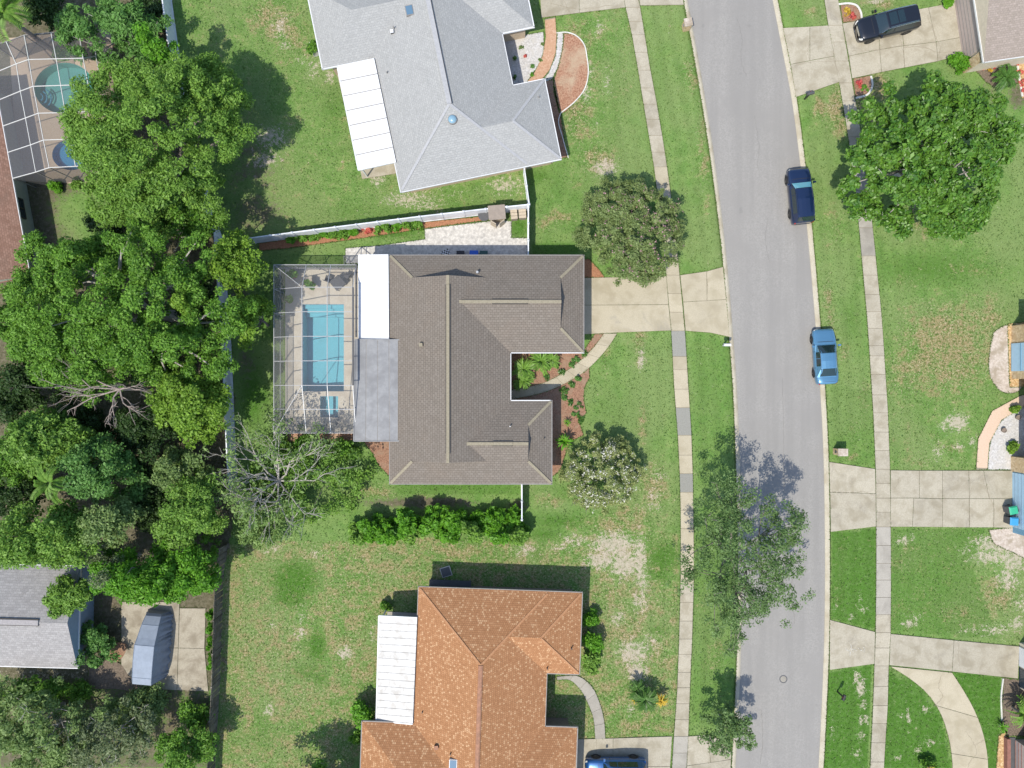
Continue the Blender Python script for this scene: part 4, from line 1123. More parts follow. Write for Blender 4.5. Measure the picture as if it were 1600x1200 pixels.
# --- brown-grey house in the middle
frB = Frame((0, 0), (1, 0), (0, 1))
g = lambda u: (u - 800) / S
gy = lambda v: (600 - v) / S
hB = thing("house", "house with brown-grey shingle roof and stepped gables in the middle", "house", (g(707), gy(580), 0))
rB, gB, capB = MB(), MB(), []
xL, xR = g(617.8), g(797.8)
yT, yB = gy(408.2), gy(748.9)
rd1 = roof_block(rB, gB, capB, frB, yB, yT, xL, xR, ZE, SL, 'dutch', 'dutch', 'y')
rd2 = roof_block(rB, gB, capB, frB, g(707), g(906.8), gy(553.3), yT, ZE, SL, 'gable', 'dutch', 'x', dz=-0.006)
rd3 = roof_block(rB, gB, capB, frB, g(707), g(859.2), yB, gy(624.8), ZE, SL, 'gable', 'dutch', 'x', dz=-0.009)
rB.build("roof", M['shingle_brown'], hB, uv=True)
build_gables(gB, 'vent_dark', hB)
outB = [(xL, yB), (g(859.2), yB), (g(859.2), gy(624.8)), (xR, gy(624.8)), (xR, gy(553.3)), (g(906.8), gy(553.3)), (g(906.8), yT), (xL, yT)]
house_shell(hB, frB, outB, ZE, 'stucco_cream', ['mid_grey', 'mid_grey', 'white', 'white', 'white', 'mid_grey', 'mid_grey', 'mid_grey'])
def dist2(c, px): return (Vector(c[0][:2]) - Vector(XY(*px, ZE))).length
keep = [c for c in capB if any(dist2(c, q) < 1.0 for q in ((609, 399), (912, 398), (912, 551), (862, 626), (862, 754), (612, 756)))]
add_caps(hB, keep, 'cap_beige', 0.2)
for (a, b), (t0, t1) in ((rd1, (0.0, 1.0)), (rd2, (0.0, 1.0)), (rd3, (0.0, 1.0))):
    a, b = Vector(a), Vector(b)
    MB().bar(a + Vector((0, 0, .015)), b + Vector((0, 0, .015)), 0.24, 0.06).build("ridge_cap", M['cap_beige'], hB)
ridge_vent(hB, Vector(rd1[0]).lerp(Vector(rd1[1]), 0.05), Vector(rd1[0]).lerp(Vector(rd1[1]), 0.95), 0.22, ('cap_beige', 'vent_dark'))
y2 = rd2[0][1]; z2 = rd2[0][2]
ridge_vent(hB, (g(771), y2, z2), (g(823), y2, z2), 0.24, ('cap_beige', 'vent_dark'))
y3 = rd3[0][1]; z3 = rd3[0][2]
ridge_vent(hB, (g(772), y3, z3), (g(801), y3, z3), 0.24, ('cap_beige', 'vent_dark'))
pipe_vent(hB, rB, 746, 426, 0.1, 0.35, 'galv')
box_vent(hB, rB, 658, 539, 0.24, 'cap_beige')
pipe_vent(hB, rB, 797, 666, 0.05, 0.3, 'galv')
pipe_vent(hB, rB, 850, 685, 0.05, 0.2, 'vent_dark')
window(hB, (xR - .53, gy(575)), (xR - .53, gy(595)), 0.5, 2.1)
MB().box((xR - .53, gy(612), 1.05), (0.1, 1.0, 2.1)).build("front_door", M['red_brown'], hB)
gd = MB().box((g(906.8) - .53, gy(478), 1.1), (0.08, 4.2, 2.2)).build("garage_door", M['white'], hB)
for k in range(3): MB().box((g(906.8) - .48, gy(478), 0.55 * (k + 1)), (0.02, 4.2, 0.03)).build("door_seam", M['mid_grey'], gd)
patio_roof("patio_roof", "bright white flat patio roof beside the brown shingle roof", [(561, 529), (561, 399), (607, 398.5), (608, 529)], 2.8, 2.55, 3, 'white', 'x', pan='white')
patio_roof("patio_roof", "blue-grey metal patio roof below the white one", [(553, 689), (555, 530.5), (625.5, 531), (627.5, 689)], 2.95, 2.7, 4, 'grey_metal', 'y', lip='grey_metal', pan='mid_grey')

# --- houses cut by the frame
def simple_house(name, label, fr, x0, x1, y0, y1, ze, s, e0, e1, along, shingle, wall, fascia, over=0.5):
    c = fr((x0 + x1) / 2, (y0 + y1) / 2)
    root = thing(name, label, "house", (c[0], c[1], 0))
    rb, gb, caps = MB(), MB(), []
    if along == 'x': rid = roof_block(rb, gb, caps, fr, x0, x1, y0, y1, ze, s, e0, e1, 'x')
    else: rid = roof_block(rb, gb, caps, fr, y0, y1, x0, x1, ze, s, e0, e1, 'y')
    rb.build("roof", M[shingle], root, uv=True)
    build_gables(gb, wall, root)
    house_shell(root, fr, [(x0, y0), (x1, y0), (x1, y1), (x0, y1)], ze, wall, fascia, over)
    return root, rb, rid, caps
# red-brown roof at the left edge
aG = math.radians(10.4)
oG = XY(47, 432, 2.6)
frG = Frame(oG, (math.cos(aG), math.sin(aG)), (-math.sin(aG), math.cos(aG)))
hG, rG, ridG, cG = simple_house("house", "house with red-brown shingle roof at the left edge", frG, -14, 0, 0, 16, 2.6, 0.3, 'gable', 'gable', 'y', 'shingle_red', 'stucco_green', ['red_brown', 'white', 'red_brown', 'red_brown'], 0.6)
def gp(x, y): return frG(x, y)[:2]
window(hG, gp(-0.57, 5.1), gp(-0.57, 6.7), 0.9, 2.1, 'vent_dark')
window(hG, gp(-0.57, 2.0), gp(-0.57, 3.2), 0.9, 2.1, 'vent_dark')
# pale grey roof at the lower left
aH = math.radians(-1.5)
oHh = XY(121, 1044, 2.6)
frH = Frame(oHh, (math.cos(aH), math.sin(aH)), (-math.sin(aH), math.cos(aH)))
hH, rH, ridH, cH = simple_house("house", "house with pale lilac-grey shingle roof at the lower left", frH, -16, 0, 0, 8.0, 2.6, 0.36, 'gable', 'gable', 'x', 'shingle_pale', 'siding_blue', 'white', 0.35)
ra, rb = Vector(ridH[0]), Vector(ridH[1])
ridge_vent(hH, ra, rb - (rb - ra).normalized() * 2.2, 0.4, ('cap_lilac', 'vent_dark'))
# tan-grey roof at the top right
aD = math.radians(8.5)
oD = XY(1537.5, 97, 2.7)
frD = Frame(oD, (math.cos(aD), math.sin(aD)), (-math.sin(aD), math.cos(aD)))
hD, rD, ridD, cD = simple_house("house", "house with tan-grey shingle roof at the top right corner", frD, 0, 13, 0, 12, 2.7, 0.36, 'gable', 'gable', 'x', 'shingle_tan', 'stucco_cream', 'white', 0.3)
def dp(x, y): return frD(x, y)[:2]
door = None
px_, py_ = dp(0.26, 3.7)
door = MB().box((px_, py_, 1.1), (0.06, 4.9, 2.2), aD).build("garage_door", M['pink_siding'], hD)
for k in range(1, 6):
    px_, py_ = dp(0.22, 3.7)
    MB().box((px_, py_, 0.37 * k), (0.03, 4.9, 0.03), aD).build("door_seam", M['mid_grey'], door)
px_, py_ = dp(0.24, 3.7)
MB().box((px_, py_, 2.28), (0.09, 5.1, 0.14), aD).build("door_lintel", M['mid_grey'], hD)
px_, py_ = dp(0.2, 0.65)
MB().box((px_, py_, 1.1), (0.16, 0.75, 2.2), aD).build("stone_pier", M['stonewall'], hD)
# stone and light blue house at the right edge
hE = thing("house", "stone-clad house with light blue window bay and garage at the right edge", "house", P(1640, 660))
def wall_box(root, name, u0, v0, u1, v1, z0, z1, mat):
    a, b = XY(u0, v0), XY(u1, v1)
    return MB().box(((a[0] + b[0]) / 2, (a[1] + b[1]) / 2, (z0 + z1) / 2), (abs(b[0] - a[0]), abs(b[1] - a[1]), z1 - z0)).build(name, M[mat], root)
wall_box(hE, "wall", 1580, 509, 1800, 592, 0, 2.65, 'stonewall')
bay = wall_box(hE, "window_bay", 1578.5, 537, 1590, 580, 0.12, 2.3, 'blue_paint')
wall_box(hE, "bay_rail", 1577.8, 538, 1579, 579, 1.2, 1.26, 'blue_dark').parent = bay
wall_box(hE, "wall", 1606, 592, 1800, 713, 0, 2.65, 'siding_blue')
wall_box(hE, "wall", 1579, 713, 1800, 736, 0, 2.65, 'stonewall')
wall_box(hE, "wall", 1582, 736, 1800, 832, 0, 2.65, 'blue_dark')
gdr = wall_box(hE, "garage_door", 1581, 738, 1584, 823, 0.02, 2.3, 'blue_paint')
for k in range(1, 6): wall_box(hE, "door_seam", 1580.6, 738, 1583.5, 823, 0.38 * k, 0.38 * k + 0.025, 'siding_blue')
for v in (652, 676, 700): wall_box(hE, "column", 1599, v, 1603, v + 4, 0, 2.6, 'white')
er, eg, ec = MB(), MB(), []
frE = Frame((0, 0), (1, 0), (0, 1))
roof_block(er, eg, ec, frE, gy(838), gy(492), g(1575), g(1800), 2.7, 0.35, 'hip', 'hip', 'y')
er.build("roof", M['shingle_tan'], hE, uv=True)
so = MB(); so.sheet([[(g(1575), gy(838)), (g(1800), gy(838)), (g(1800), gy(492)), (g(1575), gy(492))]], 2.66); so.build("soffit", M['white'], hE)
# lower right house
hF = thing("house", "low house front with pinkish garage door at the lower right corner", "house", P(1650, 1120))
wall_box(hF, "wall", 1593, 1004, 1760, 1075, 0, 2.65, 'stucco_cream')
wall_box(hF, "garage_door", 1591.5, 1010, 1594, 1040, 0.03, 2.2, 'white')
wall_box(hF, "window", 1591.5, 1043, 1594, 1072, 0.05, 1.9, 'glass')
wall_box(hF, "wall", 1585, 1155, 1760, 1280, 0, 2.65, 'pink_siding')
for k in range(0, 6): wall_box(hF, "siding_seam", 1584.4, 1156, 1587, 1280, 0.12 + 0.36 * k, 0.145 + 0.36 * k, 'red_brown')
wall_box(hF, "porch_slab", 1574, 1152, 1586, 1280, 0, 0.06, 'dark_grey')
fr2, fg2, fc2 = MB(), MB(), []
roof_block(fr2, fg2, fc2, frE, gy(1290), gy(998), g(1586), g(1760), 2.7, 0.35, 'hip', 'hip', 'y')
fr2.build("roof", M['shingle_red'], hF, uv=True)
tag(wall_box(None, "planter_wall", 1568, 1151, 1573.5, 1260, 0, 0.45, 'red_brown'), "low red-brown wall beside the gravel strip at the lower right", "wall")

# ---------------------------------------------------------------- fences
def fence(label, pts, h, mat, step, cat="fence", group=None, picket=None, thick=0.06):
    w = [Vector((*XY(*p), 0)) for p in pts]
    root = thing("fence", label, cat, tuple(w[0]), group=group)
    posts = []
    for i in range(len(w) - 1):
        L = (w[i + 1] - w[i]).length
        n = max(1, round(L / step))
        for k in range(n):
            posts.append(w[i].lerp(w[i + 1], k / n))
    posts.append(w[-1])
    for i, p in enumerate(posts):
        d = (posts[min(i + 1, len(posts) - 1)] - posts[max(i - 1, 0)])
        a = math.atan2(d.y, d.x)
        mb = MB().box((p.x, p.y, (h + 0.06) / 2), (0.12, 0.12, h + 0.06), a)
        if picket is None:
            mb.add([(p.x - .08, p.y - .08, h + .06), (p.x + .08, p.y - .08, h + .06), (p.x + .08, p.y + .08, h + .06), (p.x - .08, p.y + .08, h + .06), (p.x, p.y, h + .14)], [(0, 1, 4), (1, 2, 4), (2, 3, 4), (3, 0, 4), (3, 2, 1, 0)])
        mb.build("post", M[mat], root)
    for i in range(len(posts) - 1):
        a, b = posts[i], posts[i + 1]
        d = (b - a).normalized()
        a, b = a + d * 0.06, b - d * 0.06
        L = (b - a).length
        if picket:
            n = max(1, int(L / picket))
            for k in range(n):
                c = a.lerp(b, (k + .5) / n)
                hh = h - 0.04 * ((k * 37) % 5) / 5
                MB().box((c.x, c.y, 0.03 + hh / 2), (L / n * 0.9, 0.03, hh), math.atan2(d.y, d.x)).build("board", M[mat], root)
            MB().bar(a + Vector((0, 0, h * .8)), b + Vector((0, 0, h * .8)), 0.07, 0.09).build("rail", M[mat], root)
        else:
            c = (a + b) / 2
            rz = math.atan2(d.y, d.x)
            MB().box((c.x, c.y, h / 2 + .02), (L, thick * 0.6, h - 0.06), rz).build("panel", M[mat], root)
            for zz in (0.1, h - 0.04):
                MB().box((c.x, c.y, zz), (L, thick * 1.5, 0.12), rz).build("rail", M[mat], root)
    return root
fence("long white vinyl fence running down the left side behind the trees", [(257, -60), (268, 0), (279, 80), (331, 330), (349, 375), (361, 540), (366, 660), (372, 775)], 1.83, 'vinyl', 1.85)
fence("white vinyl fence along the top of the patio", [(352, 386), (400, 379.5), (500, 366.5), (660, 346.5), (760, 335), (824, 328.5)], 1.83, 'vinyl', 1.85)
fence("short white fence between the grey and brown roofs", [(818.5, 272), (826, 328)], 1.83, 'vinyl', 1.6)
fence("white gate fence at the right end of the stone patio", [(824.8, 331), (824.8, 408)], 1.75, 'vinyl', 1.3)
fence("short white gate fence below the brown roof", [(815, 750), (815, 806)], 1.75, 'vinyl', 1.45)
fence("weathered dark board fence at the lower left", [(356, 850), (349, 900), (347, 960), (344, 1060), (338, 1165), (334, 1260)], 1.7, 'wood_fence', 2.4, picket=0.5)

# ---------------------------------------------------------------- swimming pools
def pool(label, polys, deck_poly, mats, depth, deck_label, deck_mat):
    holes = [[XY(*p) for p in pl] for pl in polys]
    mb = MB(); mb.sheet([[XY(*p) for p in deck_poly]] + holes, 0.045)
    n0 = len(deck_poly)
    q = [XY(*p) for p in deck_poly]
    mb.add([(*p, 0.045) for p in q] + [(*p, -0.05) for p in q], [(i, (i + 1) % n0, n0 + (i + 1) % n0, n0 + i) for i in range(n0)])
    tag(mb.build("pool_deck", M[deck_mat]), deck_label, "pool deck", kind="structure")
    for (lab, h_, (pm, dep)) in zip(label, holes, zip(mats, depth)):
        c = np.mean(np.array(h_), axis=0)
        root = thing("swimming_pool" if dep > 0.8 else "spa", lab, "pool", (c[0], c[1], 0))
        n = len(h_)
        b = MB()
        b.add([(*p, 0.03) for p in h_] + [(*p, -dep) for p in h_], [(i, (i + 1) % n, n + (i + 1) % n, n + i) for i in range(n)])
        b.sheet([h_], -dep)
        b.build("basin", M[pm], root)
        for i in range(n if n < 8 else 0):
            a_, b_ = Vector((*h_[i], 0.0)), Vector((*h_[(i + 1) % n], 0.0))
            inn = (Vector((*c, 0)) - (a_ + b_) / 2).normalized() * 0.012
            MB().bar(a_ + inn - Vector((0, 0, .06)), b_ + inn - Vector((0, 0, .06)), 0.02, 0.14).build("tile_band", M['pool_tile'], root)
        w = MB(); w.sheet([h_], -0.1); w.build("water", M['water'], root)
        yield root, h_, c, dep
pool_rect = [(473, 475.5), (537.5, 475.5), (537.5, 611.5), (473, 611.5)]
spa_rect = [(500.5, 619), (528.5, 619), (528.5, 652), (500.5, 652)]
res = list(pool(["rectangular blue swimming pool inside the screen enclosure", "small square spa below the rectangular pool"], [pool_rect, spa_rect],
     [(446, 419), (570, 419), (570, 528), (640, 528), (640, 684), (570, 684), (570, 676), (446, 676)], ['plaster', 'plaster'], [1.35, 0.75], "beige concrete deck around the rectangular pool", 'deck'))
pr = res[0][0]
for k in range(3):
    a, b = XY(473.3, 475.8 + 6 * k), XY(537.2, 481.8 + 6 * k)
    z = -0.32 - 0.3 * k
    MB().box(((a[0] + b[0]) / 2, (a[1] + b[1]) / 2, (z - 1.34) / 2), (b[0] - a[0], a[1] - b[1], z + 1.34)).build("step", M['plaster'], pr)
MB().box((*XY(514, 634), -0.55), (0.5, 1.6, 0.38)).build("bench", M['plaster'], res[1][0])
ell = lambda u, v, ru, rv, n=40, a0=0: [(u + ru * math.cos(2 * math.pi * k / n), v + rv * math.sin(2 * math.pi * k / n)) for k in range(n)]
res2 = list(pool(["round teal swimming pool at the upper left under the trees", "small deep blue round pool at the upper left"], [ell(101, 138, 47, 40), ell(112, 242, 30, 24)],
     [(14, 60), (175, 45), (185, 290), (72, 285), (30, 282)], ['plaster_teal', 'plaster_deep'], [0.9, 0.6], "pinkish tan deck around the teal pool at the upper left", 'deck_pink'))
for k, r in enumerate((16, 11, 6)):
    c = XY(58 + 0, 150)
    mb = MB()
    pts = [(c[0] + r / S * math.cos(t), c[1] + r / S * math.sin(t)) for t in np.linspace(-1.3, 1.1, 12)]
    mb.tube([(x, y, -0.5 + 0.13 * k) for x, y in pts], [0.06] * 12, 6)
    mb.build("step", M['pool_tile'], res2[0][0])

# ---------------------------------------------------------------- pool screen enclosures
def quad_panel(root, q, mat):
    MB().add(q, [(0, 1, 2, 3)]).build("screen_panel", M[mat], root)
def beams(root, pairs, w, mat, name="beam"):
    for a, b in pairs:
        MB().bar(a, b, w, w * 1.3).build(name, M[mat], root)
# enclosure of the middle house
cage = thing("pool_enclosure", "pale framed screen enclosure over the rectangular pool", "pool enclosure", P(500, 550))
ex0, ex1 = g(443.5), g(566.5)
fx0, fx1 = g(492), g(566.5)
ey0, ey1 = gy(421.5), gy(673.5)
fy0, fy1 = gy(458), gy(602)
ze_, zf = 2.45, 3.6
ys = [gy(v) for v in (458, 494, 530, 566, 602)]
xs_f = [g(492), g(529), g(566.5)]
# posts and walls
wall_ys = [ey0] + ys + [gy(637.5), ey1]
beams(cage, [((ex0, y, 0), (ex0, y, ze_)) for y in wall_ys], 0.045, 'cage_grey', "post")
wall_xs = [ex0, g(472), g(500), g(533), ex1]
beams(cage, [((x, y, 0), (x, y, ze_)) for y in (ey0, ey1) for x in wall_xs[1:]], 0.045, 'cage_grey', "post")
beams(cage, [((ex0, ey0, ze_), (ex0, ey1, ze_)), ((ex0, ey0, ze_), (ex1, ey0, ze_)), ((ex0, ey1, ze_), (ex1, ey1, ze_)), ((ex0, ey0, .9), (ex0, ey1, .9)), ((ex0, ey0, .9), (ex1, ey0, .9)), ((ex0, ey1, .9), (ex1, ey1, .9))], 0.045, 'cage_grey')
for i in range(len(wall_ys) - 1):
    a, b = wall_ys[i], wall_ys[i + 1]
    quad_panel(cage, [(ex0, a, 0.05), (ex0, b, 0.05), (ex0, b, ze_), (ex0, a, ze_)], 'screen_wall')
for y in (ey0, ey1):
    for i in range(len(wall_xs) - 1):
        a, b = wall_xs[i], wall_xs[i + 1]
        quad_panel(cage, [(a, y, 0.05), (b, y, 0.05), (b, y, ze_), (a, y, ze_)], 'screen_wall')
# slopes up to the flat top
for y in ys:
    beams(cage, [((ex0, y, ze_), (fx0, y, zf)), ((fx0, y, zf), (ex1, y, zf))], 0.045, 'cage_grey')
for x in xs_f:
    beams(cage, [((x, ys[0], zf), (x, ys[-1], zf))], 0.045, 'cage_grey')
    beams(cage, [((x, ys[-1], zf), (x, ey1, ze_))], 0.05, 'cage_pale')
    beams(cage, [((x, ys[0], zf), (x, ey0, ze_))], 0.045, 'cage_grey')
beams(cage, [((ex0, gy(637.5), ze_), (g(492), gy(637.5), zf - (zf - ze_) * 0.5)), ((g(492), gy(637.5), zf - (zf - ze_) * .5), (ex1, gy(637.5), zf - (zf - ze_) * .5))], 0.045, 'cage_grey')
beams(cage, [((ex0, ey1, ze_), (fx0, ys[-1], zf)), ((ex0, ey0, ze_), (fx0, ys[0], zf))], 0.045, 'cage_grey', "hip_beam")
for i in range(len(ys) - 1):
    quad_panel(cage, [(ex0, ys[i], ze_), (ex0, ys[i + 1], ze_), (fx0, ys[i + 1], zf), (fx0, ys[i], zf)], 'screen')
    for j in range(2):
        quad_panel(cage, [(xs_f[j], ys[i], zf), (xs_f[j], ys[i + 1], zf), (xs_f[j + 1], ys[i + 1], zf), (xs_f[j + 1], ys[i], zf)], 'screen')
for ya, yb in ((ys[-1], ey1), (ys[0], ey0)):
    for j in range(2):
        quad_panel(cage, [(xs_f[j], ya, zf), (xs_f[j + 1], ya, zf), (xs_f[j + 1], yb, ze_), (xs_f[j], yb, ze_)], 'screen')
    quad_panel(cage, [(fx0, ya, zf), (fx0, yb, ze_), (ex0, yb, ze_), (ex0, yb, ze_)][:3] + [(ex0, yb, ze_)], 'screen')
    quad_panel(cage, [(fx0, ya, zf), (ex0, yb, ze_), (ex0, ya, ze_), (ex0 + .001, ya, ze_)], 'screen')
beams(cage, [((ex1 + .02, ys[0], zf - .02), (ex1 + .02, ys[-1], zf - .02)), ((ex1 + .05, ey0, 2.6), (ex1 + .05, gy(530), 2.6))], 0.12, 'dark_grey', "gutter_beam")
for v in (400, 414):
    pass
# taller frame piece beside the white patio roof
beams(cage, [((g(549), gy(409), 0), (g(549), gy(409), 2.6)), ((g(549), gy(409), 2.6), (ex1, gy(409), 2.6)), ((g(549), gy(409), 2.6), (g(549), ey0, ze_)), ((g(549), gy(409), 2.6), (ex1, ey0, ze_)), ((g(557), gy(409), 2.6), (g(557), ey0, ze_))], 0.045, 'dark_grey')
# enclosure at the upper left, leaning on the red-brown roof
cg2 = thing("pool_enclosure", "white framed dark screen enclosure over the teal pool at the upper left", "pool enclosure", P(80, 170))
za, zb, zn = 2.65, 3.7, 2.5
brk = [P(45, 93, zb), P(52, 135, zb), P(60, 177, zb), P(68, 219, zb), P(77, 262, zb)]
hou = [P(-6, 113, za), P(-1, 156, za), P(5, 197, za), P(13, 238, za), P(21, 278.5, za)]
mid = [P(25.5, 100, (za + zb) / 2 + .05), P(32, 142.5, (za + zb) / 2 + .05), P(40, 184.5, (za + zb) / 2 + .05), P(48, 226.5, (za + zb) / 2 + .05), P(56, 269, (za + zb) / 2 + .05)]
m2 = [P(88, 92, zb), P(95, 133.5, zb), P(102, 176, zb), P(110, 217.5, zb), P(118, 260, zb)]
eas = [P(130, 91, zb), P(138, 132, zb), P(146, 174, zb), P(154, 216, zb), P(162, 257, zb)]
eab = [P(150, 88, zn), P(158, 132, zn), P(166, 174, zn), P(174, 216, zn), P(182, 259, zn)]
lines = [hou, mid, brk, m2, eas, eab]
for L in lines[1:]:
    beams(cg2, [(L[i], L[i + 1]) for i in range(4)], 0.045, 'cage_white')
for i in range(5):
    beams(cg2, [(lines[k][i], lines[k + 1][i]) for k in range(5)], 0.05, 'cage_white')
for k in range(5):
    for i in range(4):
        quad_panel(cg2, [lines[k][i], lines[k][i + 1], lines[k + 1][i + 1], lines[k + 1][i]], 'screen_shaded' if k < 2 else 'screen')
north = [P(-10, 70, zn), P(10, 65.5, zn), P(38, 55, zn), P(80, 51, zn), P(123, 48, zn), P(148, 45, zn)]
beams(cg2, [(north[i], north[i + 1]) for i in range(5)], 0.06, 'mid_grey')
for k in range(6):
    top = lines[k][0]
    beams(cg2, [(north[k], top)], 0.06, 'cage_white')
    bpt = (north[k][0], north[k][1], 0)
    beams(cg2, [(bpt, north[k])], 0.06, 'mid_grey', "post")
    if k < 5:
        quad_panel(cg2, [north[k], north[k + 1], lines[k + 1][0], lines[k][0]], 'screen_shaded')
        quad_panel(cg2, [north[k], north[k + 1], (north[k + 1][0], north[k + 1][1], 0.05), (north[k][0], north[k][1], 0.05)], 'screen_shaded')
for k in range(5):
    a, b = lines[k][4], lines[k + 1][4]
    quad_panel(cg2, [a, b, (b[0], b[1], 0.05), (a[0], a[1], 0.05)], 'screen_shaded')
    beams(cg2, [(a, (a[0], a[1], 0))], 0.06, 'mid_grey', "post")
for i in range(5):
    p = eab[i]
    beams(cg2, [(p, (p[0], p[1], 0))], 0.06, 'mid_grey', "post")
    if i < 4:
        q = eab[i + 1]
        quad_panel(cg2, [p, q, (q[0], q[1], 0.05), (p[0], p[1], 0.05)], 'screen_shaded')
# ---------------------------------------------------------------- vehicles
def catmull(arr, n):
    """resample stations (first axis) smoothly"""
    arr = np.array(arr, float)
    m = len(arr)
    out = []
    for i in range(m - 1):
        p0, p1, p2, p3 = arr[max(i - 1, 0)], arr[i], arr[i + 1], arr[min(i + 2, m - 1)]
        for t in np.linspace(0, 1, n, endpoint=False):
            out.append(0.5 * ((2 * p1) + (-p0 + p2) * t + (2 * p0 - 5 * p1 + 4 * p2 - p3) * t * t + (-p0 + 3 * p1 - 3 * p2 + p3) * t ** 3))
    out.append(arr[-1])
    return np.array(out)
class Surf:
    def __init__(self, rings):
        self.r = np.array(rings, float)
    def at(self, s, j):
        ns, nj = self.r.shape[:2]
        s = min(max(s, 0), ns - 1.0001); j = min(max(j, 0), nj - 1.0001)
        a, b = int(s), int(j)
        fs, fj = s - a, j - b
        R = self.r
        return (R[a, b] * (1 - fs) * (1 - fj) + R[a + 1, b] * fs * (1 - fj) + R[a, b + 1] * (1 - fs) * fj + R[a + 1, b + 1] * fs * fj)
    def mesh(self, mb, caps=True):
        ns, nj = self.r.shape[:2]
        fs = [(a * nj + b, a * nj + b + 1, (a + 1) * nj + b + 1, (a + 1) * nj + b) for a in range(ns - 1) for b in range(nj - 1)]
        if caps:
            fs.append(tuple(range(nj))); fs.append(tuple((ns - 1) * nj + b for b in range(nj))[::-1])
        mb.add([tuple(p) for p in self.r.reshape(-1, 3)], fs)
    def patch(self, s0, s1, j0, j1, off=0.012, ns=4, nj=5, taper=0.0):
        """thin plate lying on the surface; taper narrows it towards s1"""
        vs = []
        c = self.r.reshape(-1, 3).mean(axis=0)
        for a in range(ns + 1):
            for b in range(nj + 1):
                t = a / ns
                s = s0 + (s1 - s0) * t
                jm = (j0 + j1) / 2
                j = jm + (j0 + (j1 - j0) * b / nj - jm) * (1 - taper * t)
                e = 0.05
                p = self.at(s, j)
                du = self.at(s + e, j) - self.at(s - e, j); dv = self.at(s, j + e) - self.at(s, j - e)
                n = np.cross(du, dv)
                L = np.linalg.norm(n)
                n = n / L if L > 1e-9 else np.array([0, 0, 1.0])
                if np.dot(n, p - np.array([p[0] * 0.7, 0, 0.6])) < 0: n = -n
                vs.append(tuple(p + n * off))
        return MB().add(vs, [(a * (nj + 1) + b, a * (nj + 1) + b + 1, (a + 1) * (nj + 1) + b + 1, (a + 1) * (nj + 1) + b) for a in range(ns) for b in range(nj)])
GLASS_CAR = mat_plain('car_glass', (0.012, 0.025, 0.03), 0.04, spec=1.0)
GLASS_BLUE = mat_plain('car_glass_with_sunshade', (0.12, 0.36, 0.46), 0.12, spec=1.0)
RED_LAMP = mat_plain('tail_lamp', (0.35, 0.01, 0.015), 0.2)
CLEAR_LAMP = mat_plain('head_lamp', (0.7, 0.7, 0.66), 0.1, spec=0.9)
RUBBER = mat_plain('tyre_rubber', (0.018, 0.018, 0.018), 0.9)
CHROME = mat_plain('chrome', (0.7, 0.71, 0.72), 0.18, metal=1.0)
